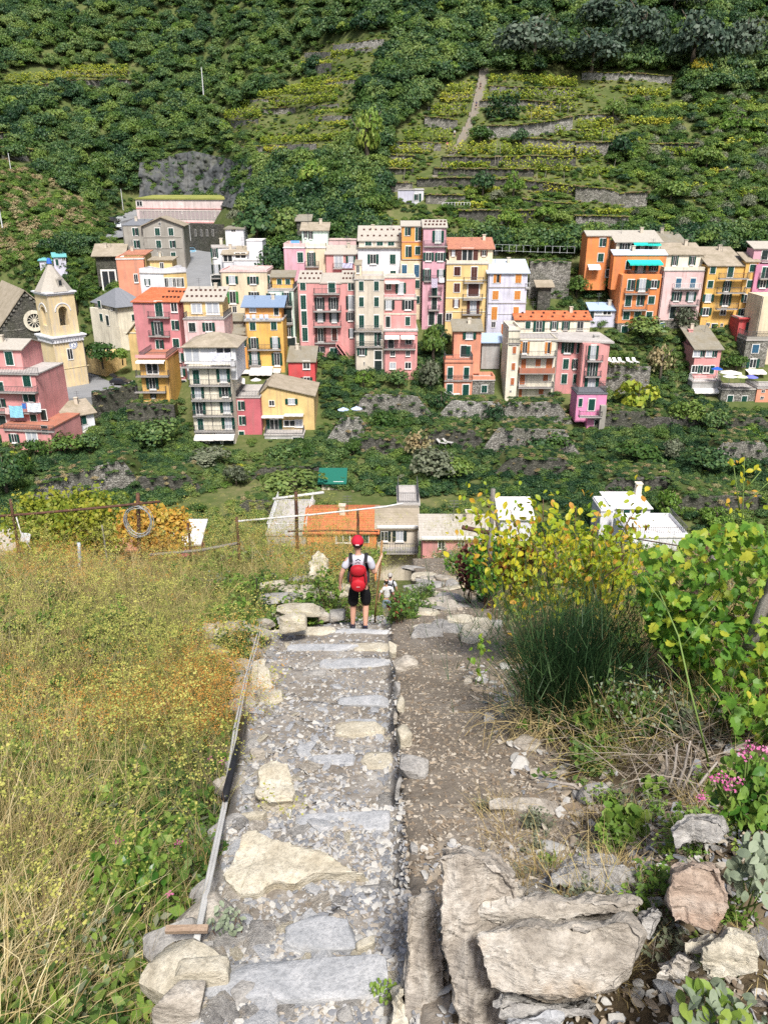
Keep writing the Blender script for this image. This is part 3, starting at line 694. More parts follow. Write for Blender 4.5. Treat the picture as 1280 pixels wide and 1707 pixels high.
h.win('b', 417, 890, 20, 60).band(985, 350, 535, MT['oldyellow'], .1).pipe(402, 1095, 1150)
tb = h; wA, wu, wn, wW, wz = h.A.copy(), h.u.copy(), h.n.copy(), h.W, h.z1
def collar(u0, u1, z0, z1, mat, name='cornice', back=None):
    m = MB(); b = (wW if back is None else back)
    m.hexa([h.w(u0, -u0 if False else -u0, z0), h.w(u1, -u0, z0), h.w(u1, -(b - u0) if True else 0, z0), h.w(u0, -(b - u0), z0)] + [h.w(u0, -u0, z1), h.w(u1, -u0, z1), h.w(u1, -(b - u0), z1), h.w(u0, -(b - u0), z1)])
    return m.build(name, mat, h.e)
WHT = MT['white']; OY = MT['oldyellow']
collar(-.12, wW + .12, wz - .9, wz - .35, WHT); collar(-.35, wW + .35, wz - .35, wz + .05, WHT); collar(-.55, wW + .55, wz + .05, wz + .3, WHT)
for i in range(11):
    for sd_ in range(2):
        m = MB(); t = (i + .5) / 11 * wW; a = .2
        if sd_ == 0: m.hexa([h.w(t - a, .3, wz - .9), h.w(t + a, .3, wz - .9), h.w(t + a, .1, wz - .9), h.w(t - a, .1, wz - .9)] + [h.w(t - a, .3, wz - .4), h.w(t + a, .3, wz - .4), h.w(t + a, .1, wz - .4), h.w(t - a, .1, wz - .4)])
        else: m.hexa([h.w(-.3, -t - a, wz - .9), h.w(-.1, -t - a, wz - .9), h.w(-.1, -t + a, wz - .9), h.w(-.3, -t + a, wz - .9)] + [h.w(-.3, -t - a, wz - .4), h.w(-.1, -t - a, wz - .4), h.w(-.1, -t + a, wz - .4), h.w(-.3, -t + a, wz - .4)])
        m.build('bracket', WHT, h.e)
zt = zrow(340 + 545 / 3.5563, 144)
ins = .35
def belfry():
    """upper stage: four corner piers and arched openings on every side with a dark hollow core"""
    u0, u1 = ins, wW - ins; z0 = wz + .3; H_ = zt - z0; p = (u1 - u0) * .33
    m = MB()
    for a in (u0, u1 - p):
        for b in (u0, u1 - p):
            m.hexa([h.w(a, -b, z0), h.w(a + p, -b, z0), h.w(a + p, -b - p, z0), h.w(a, -b - p, z0)] + [h.w(a, -b, zt), h.w(a + p, -b, zt), h.w(a + p, -b - p, zt), h.w(a, -b - p, zt)])
    ap = u1 - p - (u0 + p); zs = z0 + H_ * .60; c = (u0 + u1) / 2
    for f in range(4):
        def q(t, o, z):
            return [h.w(t, -u0 - o, z), h.w(u1 - o, -t, z), h.w(t, -u1 + o, z), h.w(u0 + o, -t, z)][f]
        n = 8
        for i in range(n):
            t0, t1 = math.pi * i / n, math.pi * (i + 1) / n
            x0, x1 = c - ap / 2 * math.cos(t0), c - ap / 2 * math.cos(t1); y0, y1 = zs + ap / 2 * math.sin(t0), zs + ap / 2 * math.sin(t1)
            pts = [q(x0, .0, y0), q(x1, .0, y1), q(x1, .6, y1), q(x0, .6, y0), q(x0, .0, zt), q(x1, .0, zt), q(x1, .6, zt), q(x0, .6, zt)]
            m.hexa(pts)
        s_ = z0 + H_ * .24
        m.hexa([q(u0 + p, 0, z0), q(u1 - p, 0, z0), q(u1 - p, .5, z0), q(u0 + p, .5, z0), q(u0 + p, 0, s_), q(u1 - p, 0, s_), q(u1 - p, .5, s_), q(u0 + p, .5, s_)])
        a2 = MB()
        for i in range(n):
            t0, t1 = math.pi * i / n, math.pi * (i + 1) / n; r0, r1 = ap * .78, ap * .9
            a2.hexa([q(c - r * math.cos(t), o, zs + r * math.sin(t)) for o in (-.08, .02) for r, t in ((r0, t0), (r0, t1), (r1, t1), (r1, t0))])
        a2.build('arch_moulding', WHT, h.e)
    m.build('belfry', OY, h.e)
    b = MB(); n = 12; pr = [(0, 1.25), (.18, 1.2), (.3, 1.0), (.36, .5), (.45, .15), (.6, 0)]
    for r, z in pr:
        for j in range(n): t = 2 * math.pi * j / n; k = h.w(c, -c, z0 + H_ * .32 + z); b.v.append((k.x + r * math.cos(t) * 1.3, k.y + r * math.sin(t) * 1.3, k.z))
    for i in range(len(pr) - 1):
        for j in range(n): b.f.append((i * n + j, i * n + (j + 1) % n, (i + 1) * n + (j + 1) % n, (i + 1) * n + j)); b.mi.append(0)
    b.build('bell', plain('bronze', (.12, .12, .10), .4, .6), h.e)
belfry()
collar(ins - .12, wW - ins + .12, zt, zt + .35, WHT, back=wW); collar(ins - .4, wW - ins + .4, zt + .35, zt + .6, WHT, back=wW)
m = MB(); zz = zt + .6; za = zrow(440, 146); c = wW / 2; r0 = wW / 2 - ins + .45
cor = []
for i in range(8):
    t = math.pi / 4 * i + math.pi / 8; k = r0 * 1.06; cor.append((max(-r0, min(r0, k * 1.1 * math.cos(t))), max(-r0, min(r0, k * 1.1 * math.sin(t)))))
base = [h.w(c + a, -c + b, zz) for a, b in cor]; top = [h.w(c + a * .07, -c + b * .07, za) for a, b in cor]
m.add(base + top, [(i, (i + 1) % 8, (i + 1) % 8 + 8, i + 8) for i in range(8)] + [tuple(range(8, 16))])
spire = m.build('spire', RF['slate'], h.e, uv=lambda v: (v.x + v.y, v.z * 1.6))
m = MB(); k = h.w(c, -c, za); m.tube([k, k + Vector((0, 0, .9))], [.5, .3], 8); m.build('blue_cap', plain('blue_tarp', (.04, .14, .55), .5), spire)
m = MB(); d0 = h.w(c + .3, -.7, zz + .8); m.hexa([d0 + wu * a + wn * b + Vector((0, 0, z)) for z in (0, 1.3) for a, b in ((-.5, .35), (.5, .35), (.5, -1), (-.5, -1))])
m.add([d0 + wu * -.6 + wn * .4 + Vector((0, 0, 1.3)), d0 + wu * .6 + wn * .4 + Vector((0, 0, 1.3)), d0 + wn * .4 + Vector((0, 0, 1.9)), d0 - wn * 1.4 + Vector((0, 0, 1.9))], [(0, 1, 2), (0, 2, 3), (1, 3, 2)])
dm = m.build('dormer', RF['slate'], spire, uv=lambda v: (v.x, v.z)); m = MB(); m.hexa([d0 + wu * a + wn * b + Vector((0, 0, z)) for z in (.25, 1.15) for a, b in ((-.28, .38), (.28, .38), (.28, .3), (-.28, .3))]); m.build('opening', GLASS, dm)
# clock face: white ring with blue roman ticks and hands
cu, cz = h.uv(436, 833); cp = h.w(cu, .06, cz); rr = 25 / 3.5563 * depth(145, cz) / F
m = MB(); n = 24; m.add([cp] + [cp + wu * (rr * 1.05 * math.cos(2 * math.pi * i / n)) + Vector((0, 0, rr * 1.05 * math.sin(2 * math.pi * i / n))) for i in range(n)], [(0, i + 1, (i + 1) % n + 1) for i in range(n)])
ck = m.build('clock', plain('clock_white', (.80, .80, .78)), h.e)
BLU = plain('clock_blue', (.05, .12, .40))
for i in range(12):
    t = math.pi * 2 * i / 12; rd = wu * math.sin(t) + Vector((0, 0, math.cos(t))); tg = wu * math.cos(t) - Vector((0, 0, math.sin(t))); m = MB(); q = cp + wn * .03
    for k in ((-.07, .0, .07) if i % 3 == 0 else (-.04, .04)):
        m.add([q + rd * rr * .66 + tg * (k * 1.6 - .025), q + rd * rr * .66 + tg * (k * 1.6 + .025), q + rd * rr * .96 + tg * (k * 1.6 + .025), q + rd * rr * .96 + tg * (k * 1.6 - .025)], [(0, 1, 2, 3)])
    m.build('numeral', BLU, ck)
for t, L in ((rad(130), .5), (rad(185), .8)):
    rd = wu * math.sin(t) + Vector((0, 0, math.cos(t))); tg = wu * math.cos(t) - Vector((0, 0, math.sin(t))); m = MB(); q = cp + wn * .045
    m.add([q - rd * .1 + tg * .05, q - rd * .1 - tg * .05, q + rd * rr * L - tg * .02, q + rd * rr * L + tg * .02], [(0, 1, 2, 3)]); m.build('hand', BLU, ck)
h = House('stone_church', 'grey stone church with white rose window and arched portal behind the bell tower', 'A', 'church')
h.block(-20, 400, 755, 1020, 160, 168, 22, 'darkstone', 'gf', rm='tan', ry=510, apex=.47, over=.5, ref='t')
def ring(c, u, r0, r1, o, mat, name, par, n=28, a0=0, a1=2 * math.pi):
    m = MB()
    for i in range(n):
        t0 = a0 + (a1 - a0) * i / n; t1 = a0 + (a1 - a0) * (i + 1) / n
        m.hexa([c + h.n * oo + u * (r * math.cos(t)) + Vector((0, 0, r * math.sin(t))) for oo in (o, -.05) for r, t in ((r0, t0), (r1, t0), (r1, t1), (r0, t1))])
    return m.build(name, mat, par)
cu, cz = h.uv(206, 692); cp = h.w(cu, .02, cz); rr = 56 / 3.5563 * 160 / F
rw = ring(cp, h.u, rr * .74, rr * 1.1, .3, MT['ivory'], 'rose_window', h.e)
m = MB(); n = 24; m.add([cp + h.n * .03] + [cp + h.n * .03 + h.u * (rr * .78 * math.cos(2 * math.pi * i / n)) + Vector((0, 0, rr * .78 * math.sin(2 * math.pi * i / n))) for i in range(n)], [(0, i + 1, (i + 1) % n + 1) for i in range(n)]); m.build('pane', GLASS, rw)
for i in range(12):
    t = 2 * math.pi * i / 12; rd = h.u * math.cos(t) + Vector((0, 0, math.sin(t))); tg = h.u * -math.sin(t) + Vector((0, 0, math.cos(t)))
    m = MB(); m.hexa([cp + h.n * o + rd * r + tg * s_ for o in (.16, .04) for r, s_ in ((rr * .14, -.05), (rr * .76, -.07), (rr * .76, .07), (rr * .14, .05))]); m.build('tracery', MT['ivory'], rw)
    k = cp + rd * rr * .60; m = MB()
ring(cp, h.u, 0.02, rr * .17, .2, MT['ivory'], 'hub', rw, 10)
du, dz = h.uv(252, 955); dw = 2.2; zb_ = h.uv(252, 1020)[1]; zs = h.uv(252, 880)[1]
m = MB(); m.hexa([h.w(du + a, o, z) for z in (zb_, zs) for a, o in ((-dw / 2, .08), (dw / 2, .08), (dw / 2, -.1), (-dw / 2, -.1))]); m.build('door', plain('old_red_door', (.20, .065, .05)), h.e)
pt = ring(h.w(du, .02, zs), h.u, dw * .62, dw * .95, .35, MT['ivory'], 'portal_arch', h.e, 14, 0, math.pi)
m = MB(); c_ = h.w(du, .06, zs); m.add([c_] + [c_ + h.u * (dw * .62 * math.cos(math.pi * i / 12)) + Vector((0, 0, dw * .62 * math.sin(math.pi * i / 12))) for i in range(13)], [(0, i + 1, i + 2) for i in range(12)]); m.build('tympanum', MT['palepink'], pt)
for i in range(11):
    for sg in (0, 1):
        t = (i + .5) / 11; ap = .47 * h.W; zr = h._ridge(dict(ry=510), 0)
        u_ = ap * t if sg == 0 else h.W - (h.W - ap) * t; z_ = h.z1 + (zr - h.z1) * t - .9
        m = MB(); m.hexa([h.w(u_ + a, o, z_ + z) for z in (0, .55) for a, o in ((-.25, .25), (.25, .25), (.25, 0), (-.25, 0))]); m.build('bracket', MT['stone'], h.e)
h.band(760, -20, 150, MT['stone'])
h = House('grey_house', 'old grey rendered house with green shutters above the salmon roofs', 'A')
h.block(845, 1085, 128, 420, 186, 187, 9, 'grey', 'gf', rm='tan', ry=78, apex=.47, over=.5, ref='t')
h.grid('c', [935, 1015], [165, 238], 27, 40).win('c', 1030, 307, 26, 38).win('c', 950, 300, 24, 18).band(200, 845, 1075, MT['grey'], .15).band(265, 850, 1080, MT['grey'], .15).win('b', 948, 118, 12, 16, sh='dark')
h.block(725, 845, 128, 420, 187, 187, 9, 'grey', 'shed', rm='dark', rise=1.0, over=.1, ref='t').grid('c', [802], [165, 238], 28, 42)
h = House('open_shed', 'dark open shed under a broad tan sheet roof left of the grey house', 'A', 'shed')
h.block(565, 725, 305, 420, 180, 181, 7, 'darkstone', 'shed', rm='tan', ry=245, over=.8, ref='t').win('b', 650, 455, 70, 110, sh='dark')
h = House('turquoise_shed', 'pale blue garden shed with turquoise roof behind the tower spire', 'A', 'shed')
h.block(325, 398, 315, 372, 182, 183, 3, 'lilac', 'shed', rm='turq', ry=292, over=.3).win('p', 380, 325, 16, 14).win('d', 340, 345, 14, 34)
h.block(240, 325, 335, 372, 183, 183, 3, 'lilac', 'shed', rm='turq', ry=312, over=.3)
h = House('salmon_block', 'salmon block with flat roof between the dark shed and the white terrace house', 'A')
h.block(700, 862, 330, 510, 171, 172, 8, 'salmon', 'flat', rm='whiteflat', par=.3, ref='m').win('p', 808, 440, 20, 44)
h.block(735, 860, 300, 345, 174, 174, 5, 'straw', 'shed', rm='oldred', rise=.5, ref='t')
h = House('white_terrace_house', 'white house with a glazed end and a yellow hut on its roof terrace', 'A')
h.block(828, 970, 412, 520, 166, 165, 9, 'white', 'flat', rm='flat', par=.8, ref='t').win('o', 876, 462, 34, 34)
h.block(970, 1105, 415, 520, 165, 168, 8, 'straw', 'flat', rm='flat', par=.8, pmat='white', ref='t')
for x in (990, 1012, 1035, 1058, 1078): h.win('p', x, 466, 20, 50, sh='dark')
h.block(888, 1020, 332, 412, 171, 171, 4, 'straw', 'shed', rm='tan', rise=.3, ref='t').win('f', 962, 372, 20, 44)
h = House('cream_slate_house', 'cream house under a broad grey slate roof beside the church square', 'A')
h.block(722, 880, 612, 800, 160, 164, 11, 'ivory', 'hip', rm='dark', ry=500, over=.7).win('c', 797, 672, 22, 34)
A0, u0_ = h.A.copy(), h.u.copy()
h.block(560, 722, 612, 800, 166.5, 160, .6, 'ivory', None, ref='b').win('c', 592, 594, 22, 40).win('b', 664, 620, 16, 24, sh='brown').win('c', 604, 672, 22, 40).win('d', 641, 690, 20, 54, sh='dark')
h = House('yellow_chapel', 'yellow gabled chapel with a round window beside the rose red house', 'A', 'chapel')
h.block(760, 905, 765, 965, 153, 152, 7, 'straw', 'gf', rm='tan', ry=684, apex=.5, ref='t', over=.35)
cu, cz = h.uv(815, 738); ow = ring(h.w(cu, .02, cz), h.u, .35, .55, .12, MT['ivory'], 'round_window', h.e, 14); ring(h.w(cu, .02, cz), h.u, .01, .36, .04, GLASS, 'pane', ow, 14)
h.band(765, 735, 890, MT['ivory'])
h = House('rose_house', 'tall rose red house with red tile roof and green shutters beside the yellow chapel', 'A')
h.block(1000, 1108, 578, 1110, 143, 142.5, 9, 'rose', 'shed', rm='red', ry=505, vents=5, over=.3, below=3)
h.A = h.A - h.u * 5.0; h.W += 5.0
m = MB(); m.hexa([h.w(0, .0, h.z0 - 3), h.w(5.0, .0, h.z0 - 3), h.w(5.0, -9, h.z0 - 3), h.w(0, -9, h.z0 - 3), h.w(0, 0, h.z1), h.w(5.0, 0, h.z1), h.w(5.0, -9, h.z1), h.w(0, -9, h.z1)]); m.build('wall', h.mat, h.e)
bpy.data.objects.remove(h.roofo.children[0]) if False else None
h._slab([[h.w(-.3, .3, h.z1 - .1), h.w(4.7, .3, h.z1 - .1), h.w(4.7, -9.3, zrow(482, 152) + .3), h.w(-.3, -9.3, zrow(482, 152) + .3)]], RF['red'])
h.win('c', 944, 622, 42, 82).win('p', 1034, 612, 34, 50).win('o', 936, 738, 70, 76).win('c', 1038, 718, 36, 52).win('c', 1046, 824, 36, 48).win('c', 946, 832, 38, 50).win('o', 1058, 908, 66, 48).win('o', 1068, 993, 66, 48).win('d', 1092, 1075, 30, 60, sh='dark')
h.bal(885, 1010, 668, .8).bal(890, 1012, 780, .7)
h = House('yellow_terrace_house', 'narrow yellow house with a pink roof terrace and two balconies above stone steps', 'A')
h.block(868, 1012, 1172, 1290, 134, 134, 8, 'beige', None, below=3).win('p', 915, 1208, 26, 36, sh='brown')
h.block(840, 1005, 920, 1172, 134.2, 134.2, 8, 'yellow', 'flat', rm='terra', par=0, ref='m').toprail(.2)
h.win('f', 905, 975, 62, 62).win('o', 905, 1062, 70, 66).win('o', 910, 1132, 34, 36).bal(815, 1008, 1015, 1.1).bal(808, 990, 1110, .9).awn(815, 982, 925, 945, AWN, 1.2)
h.band(912, 806, 985, MT['pink'], .5, .25)
# ---- centre left
h = House('white_tower_house', 'five storey white house with balconies on every floor and two white awnings at its foot', 'B')
h.block(96, 332, 955, 1420, 123, 123, 9, 'ivory', None, below=3)
h.block(30, 328, 845, 950, 123.6, 123.6, 8.4, 'white', 'hip', rm='tan', ry=762, over=.6, ref='t')
h.win('p', 75, 895, 80, 80).win('p', 262, 880, 84, 60)
h.A = h.A + h.n * .6
h.bal(18, 335, 962, .9).bal(60, 305, 1072, .7).bal(72, 312, 1160, .7).bal(82, 320, 1252, .7).bal(90, 328, 1342, .7)
h.win('c', 98, 1025, 36, 80).win('o', 258, 1015, 76, 76).win('o', 108, 1115, 70, 66).win('o', 268, 1108, 70, 66).win('o', 116, 1210, 74, 70).win('o', 278, 1200, 76, 72).win('c', 124, 1306, 32, 66).win('o', 288, 1298, 76, 66)
h.awn(95, 212, 1358, 1402, AWN, 1.7).awn(214, 328, 1355, 1400, AWN, 1.7).pipe(200, 960, 1345)
h.win('d', 130, 1412, 40, 40, sh='dark').win('d', 210, 1412, 60, 40, sh='dark').win('d', 290, 1410, 60, 40, sh='dark')
h = House('crimson_house', 'narrow crimson house with a roof terrace between the white tower house and yellow restaurant', 'B')
h.block(352, 490, 1150, 1400, 126, 126, 9, 'brick', 'flat', rm='flat', par=0, below=3).toprail(.2).grid('c', [362], [1195, 1283], 32, 52).win('d', 368, 1382, 30, 70).win('c', 333, 905, 30, 40)
h = House('yellow_restaurant', 'low yellow gabled house with two white awnings over its dining terrace', 'B')
h.block(470, 800, 1135, 1345, 127.6, 127.6, 9, 'straw', 'gf', rm='tan', ry=1075, apex=.2, over=.35, below=2)
h.win('p', 545, 1180, 28, 30).win('o', 662, 1170, 72, 32).win('o', 560, 1308, 92, 62).win('p', 650, 1300, 60, 34).win('p', 705, 1300, 40, 40).awn(488, 620, 1252, 1268, AWN, 1.4).awn(622, 735, 1242, 1258, AWN, 1.4)
h.block(505, 735, 1372, 1425, 124.6, 124.6, 2.8, 'concrete', 'flat', rm='flat', par=0).toprail(.2).win('d', 560, 1405, 30, 30, sh='dark').win('d', 690, 1400, 40, 36, sh='dark')
h = House('red_cottage', 'small bright red house with mossy slate roof behind the yellow restaurant', 'B')
h.block(650, 805, 935, 1115, 140, 140, 7, 'red', 'shed', rm='moss', ry=848, over=.3).win('p', 750, 954, 36, 44).win('o', 752, 1050, 66, 46)
h = House('ochre_tall_house', 'tall ochre house with grey blue roof and deck chairs on its top terrace', 'B')
h.block(408, 625, 690, 1010, 144, 144, 8, 'yellow', 'flat', rm='flat', par=0).bal(380, 602, 690, .3, rail=WRAIL)
h.block(385, 600, 605, 690, 145.5, 145.5, 6, 'apricot', 'shed', rm='blue', ry=555, over=.7, ref='t').win('p', 432, 628, 34, 24).win('d', 572, 635, 26, 50, sh='dark')
h.A = h.A + h.n * 1.5
h.win('c', 432, 724, 32, 44).win('c', 557, 722, 32, 44).win('o', 438, 825, 58, 62).win('o', 565, 822, 58, 62).win('o', 444, 915, 62, 74).win('o', 576, 920, 60, 70)
h.bal(405, 600, 862, .6).bal(413, 484, 955, .6).awn(420, 552, 962, 1015, AWN, 2.2).awn(555, 600, 975, 1000, AWN, 1.2).awn(355, 415, 982, 1005, AWN, 1.2)
h.win('d', 490, 1020, 60, 50, sh='dark').win('d', 570, 1020, 40, 46, sh='dark')
h = House('orange_annex', 'orange annex with a sagging slate roof left of the ochre house', 'B')
h.block(315, 412, 772, 990, 145, 145, 7, 'apricot', 'shed', rm='moss', ry=725, over=.4).win('c', 368, 816, 34, 54)
h.block(268, 380, 692, 720, 149, 149, 4, 'beige', 'shed', rm='moss', ry=655, over=.4, ref='t')
h = House('veranda_house', 'cream and pink house with dotted slate roof over a wide glazed veranda', 'B')
h.block(22, 262, 685, 900, 139, 139, 8, 'palepink', 'flat', rm='flat', par=0, ref='t').toprail(.2).win('c', 74, 730, 38, 50, sh='dark').win('o', 172, 728, 72, 50)
h.block(20, 250, 575, 690, 141.5, 141.5, 6, 'straw', 'shed', rm='slate', ry=497, vents=8, over=.4, ref='t').win('p', 100, 618, 52, 50).win('p', 195, 618, 66, 62)
h = House('cream_block', 'broad cream house with green shutters and a pink edged flat roof', 'B')
h.block(240, 515, 405, 800, 152, 152, 9, 'cream', 'flat', rm='pinkflat', par=.25, pmat='palepink', ref='t').win('o', 310, 450, 68, 42).win('o', 434, 452, 66, 42).win('o', 314, 553, 66, 66, sh='leaf').win('o', 440, 545, 60, 44, sh='dark').win('b', 325, 625, 22, 36)
h = House('mint_house', 'narrow mint green house with a yellow penthouse squeezed beside the tall pink house', 'B')
h.block(530, 680, 515, 830, 150, 150, 8, 'mint', 'flat', rm='flat', par=0, ref='m').toprail(.2).win('o', 540, 545, 54, 30).win('o', 634, 565, 52, 78).win('d', 640, 660, 46, 80, sh='dark').win('o', 645, 755, 50, 60).bal(600, 668, 605, .5).bal(605, 672, 710, .5).win('d', 655, 820, 60, 56, sh='dark')
h.block(545, 672, 432, 495, 153, 153, 4, 'yellow', 'shed', rm='moss', ry=400, over=.4, ref='t').win('c', 590, 460, 26, 28).win('c', 640, 460, 26, 28).win('d', 522, 455, 22, 60)
h = House('modern_white_house', 'angular white house with a square roof tower and a dark veranda', 'B')
h.block(190, 330, 262, 480, 166, 167, 8, 'white', 'flat', rm='flat', par=0, ref='t').win('o', 205, 290, 40, 50).win('o', 215, 385, 50, 50, sh='dark').win('d', 222, 455, 60, 60, sh='dark').bal(185, 240, 440, .6)
h.block(255, 395, 298, 350, 164.5, 164.5, 4, 'white', 'shed', rm='tan', ry=255, over=.4, ref='t').win('b', 285, 320, 50, 40).win('p', 360, 305, 60, 30)
h.block(318, 490, 335, 480, 164, 164, 7, 'white', 'flat', rm='whiteflat', par=0, ref='t')
h.block(395, 488, 218, 400, 166, 166, 5, 'white', 'flat', rm='whiteflat', par=0, ref='t')
h.block(268, 376, 148, 300, 170, 170, 5, 'white', 'shed', rm='moss', rise=.3, over=.3, ref='t').win('b', 318, 158, 24, 10)
h.chim(245, 205, 5)
h = House('pink_terrace_house', 'pale pink and cream house with blue deck chairs on its flat roof', 'B')
h.block(615, 745, 262, 410, 158, 158, 8, 'orchid', 'flat', rm='whiteflat', par=.7, pmat='palepink', ref='t').win('c', 714, 316, 32, 54)
h.block(745, 862, 262, 410, 158, 158, 8, 'cream', 'flat', rm='whiteflat', par=.7, pmat='ivory', ref='t').win('o', 780, 328, 48, 76).bal(742, 825, 370, .6)
h.block(722, 875, 155, 262, 162, 162, 5, 'mint', 'shed', rm='tan', ry=115, over=.4, ref='t').win('o', 745, 180, 22, 36, sh='dark').win('o', 775, 185, 26, 40, sh='dark')
h = House('small_pink_house', 'low pink house with washing on its balcony between the terrace house and white house', 'B')
h.block(865, 1048, 298, 420, 157, 157, 8, 'pink', 'shed', rm='slate', ry=250, over=.3, ref='t').win('p', 940, 342, 44, 62).win('o', 1013, 328, 56, 36).bal(908, 1028, 380, .7)
h.block(880, 1045, 215, 250, 163, 163, 4, 'palepink', 'flat', rm='pinkflat', par=0, ref='t')
h = House('white_attic_house', 'white house with a pale slate roof and three small attic shutters', 'C')
h.block(130, 385, 262, 470, 156, 156, 8, 'white', None, ref='t').win('o', 220, 326, 62, 52, sh='green').win('c', 336, 327, 32, 52).win('c', 338, 415, 30, 36)
h.block(135, 385, 218, 262, 158, 158, 6.5, 'beige', 'shed', rm='slate', ry=135, vents=7, over=.3, ref='t').grid('c', [192, 260, 326], [232], 36, 26)
h.A = h.A + h.n * 2; h.band(262, 125, 385, RF['tan'], .18, .4)
h = House('orange_slim_house', 'slim orange house with cream lower floors at the top of the village', 'C')
h.block(382, 508, 340, 700, 154, 154, 8, 'cream', None, ref='t').win('c', 405, 397, 28, 66, sh='blue').win('c', 478, 397, 28, 68, sh='blue').win('c', 482, 475, 24, 44).win('c', 482, 568, 24, 40)
h.block(390, 512, 132, 340, 155, 155, 7, 'apricot', 'gable', rm='slate', ry=102, over=.25, ref='t').win('c', 423, 162, 28, 46).win('c', 485, 178, 28, 72).win('c', 427, 288, 28, 70).win('c', 484, 276, 28, 44).bal(392, 512, 325, .4, solid='apricot', h=.3).band(228, 390, 512, MT['salmon'])
h = House('orchid_tall_house', 'tall mauve pink house with a plant filled top balcony and striped washing', 'C')
h.block(508, 638, 140, 718, 152, 152, 9, 'orchid', 'gable', rm='slate', ry=95, vents=6, over=.25, below=3)
h.win('o', 605, 192, 66, 64).bal(520, 660, 250, .5).win('o', 548, 312, 62, 46).win('o', 618, 313, 62, 46).win('o', 538, 422, 48, 66).win('o', 622, 410, 46, 40).bal(520, 645, 455, .4).win('d', 584, 520, 30, 56).bal(548, 622, 545, .6).win('d', 582, 590, 30, 68, sh='dark').bal(545, 612, 628, .6).win('d', 566, 678, 34, 74, sh='dark').win('d', 614, 684, 28, 62, sh='dark').win('b', 620, 566, 12, 12)
h = House('straw_tall_house', 'tall straw yellow house with brown shutters and a red roofed penthouse', 'C')
h.block(645, 885, 358, 735, 150.5, 150.5, 9, 'straw', 'flat', rm='flat', par=.5, pmat='ivory', below=4)
h.grid('c', [720, 716], [398], 32, 48, sh='brown'); h.win('c', 818, 412, 34, 72, sh='brown').bal(755, 872, 465, .8).win('c', 716, 496, 34, 48, sh='brown').win('d', 814, 508, 62, 70, sh='brown').bal(750, 866, 564, .8).win('o', 712, 588, 40, 42, sh='brown').win('o', 812, 610, 70, 76, sh='brown').bal(745, 862, 652, .8).win('b', 668, 670, 32, 42).win('p', 846, 682, 16, 14)
h.band(455, 655, 905, MT['ivory']).band(560, 650, 895, MT['ivory']).band(640, 648, 890, MT['ivory'], .12)
h.block(672, 930, 265, 350, 153, 153, 6, 'cream', 'shed', rm='oldred', ry=205, over=.4, ref='t').win('o', 695, 288, 36, 34, sh='brown').win('o', 778, 300, 120, 66, sh='brown').win('o', 876, 292, 40, 28, sh='brown')
h = House('lilac_house', 'pale lilac house with orange shutters under a blue white metal roof', 'C')
h.block(886, 1112, 408, 770, 149.5, 149.5, 9, 'lilac', 'shed', rm='metal', ry=335, over=.4, below=3)
h.grid('c', [950, 1080], [442], 34, 48, sh='orange').grid('c', [944, 1074], [540], 34, 48, sh='orange').win('c', 937, 648, 32, 72, sh='orange').win('c', 1066, 628, 30, 34, sh='orange').win('b', 932, 714, 22, 32).win('d', 996, 742, 36, 60, sh='rust')
h.band(496, 905, 1140, SLAB, .15, .12).band(590, 900, 1130, SLAB, .15, .12).band(655, 893, 1125, SLAB, .1, .06)
h.bal(1120, 1150, 500, .2, rail=WRAIL)
h = House('tall_pink_house', 'wide rose pink house with three stacked central balconies and spotted slate roofs', 'B')
h.block(720, 1045, 468, 1000, 147, 147, 9, 'pink', None, below=3)
h.win('c', 729, 488, 30, 40).win('c', 732, 582, 30, 78).win('c', 737, 676, 30, 78).win('c', 742, 772, 30, 76).win('c', 1013, 490, 30, 40).win('o', 1015, 584, 60, 74, sh='dark').win('o', 1012, 666, 54, 48, sh='dark').win('o', 1017, 765, 36, 48, sh='dark')
h.bal(795, 948, 530, 1.0).win('d', 900, 495, 40, 56).win('o', 828, 590, 56, 66, sh='dark').win('o', 910, 590, 56, 66, sh='dark').bal(792, 957, 632, 1.1).win('o', 832, 668, 58, 50, sh='dark').win('o', 914, 670, 54, 54, sh='dark').bal(795, 957, 722, 1.1).win('o', 834, 775, 62, 76, sh='brown').win('d', 916, 772, 30, 70, sh='brown').bal(800, 930, 822, .6)
h.win('c', 912, 886, 40, 62).win('c', 830, 862, 40, 30, sh='dark').win('c', 980, 965, 30, 30).win('p', 836, 970, 40, 40).win('b', 922, 962, 26, 20)
A_, W_, z_ = h.A.copy(), h.W, h.z1
for a, b, vn in ((0, .39, 5), (.39, .76, 0), (.76, 1, 4)):
    h.A = A_ + h.u * W_ * a; h.W = W_ * (b - a); h.dep = 6; h.z1 = z_ + (.0 if vn else -.15); h.roof('shed', 'slate', over=.12, ry=398 if vn else 412, vents=vn)
h.A, h.W = A_, W_
m = MB()
for i in range(13):
    u0, z0_ = h.uv(930 + i * 6, 818 + i * 8); m.hexa([h.w(u0 + a, o, z) for z in (z0_ - .7, z0_) for a, o in ((-.15, 1.2), (.35, 1.2), (.35, .02), (-.15, .02))])
st = m.build('outside_stair', MT['pink'], h.e); m = MB(); a, za_ = h.uv(930, 818); b, zb2 = h.uv(1008, 922); seg_rail(m, h.w(a, 1.15, za_), h.w(b, 1.15, zb2), .9); m.build('railing', RAIL, st)
h = House('beige_tall_house', 'tall beige house with closed green shutters between the two pink houses', 'C')
h.block(118, 285, 450, 1070, 143, 143, 9, 'beige', 'flat', rm='flat', par=.5, pmat='beige', below=3)
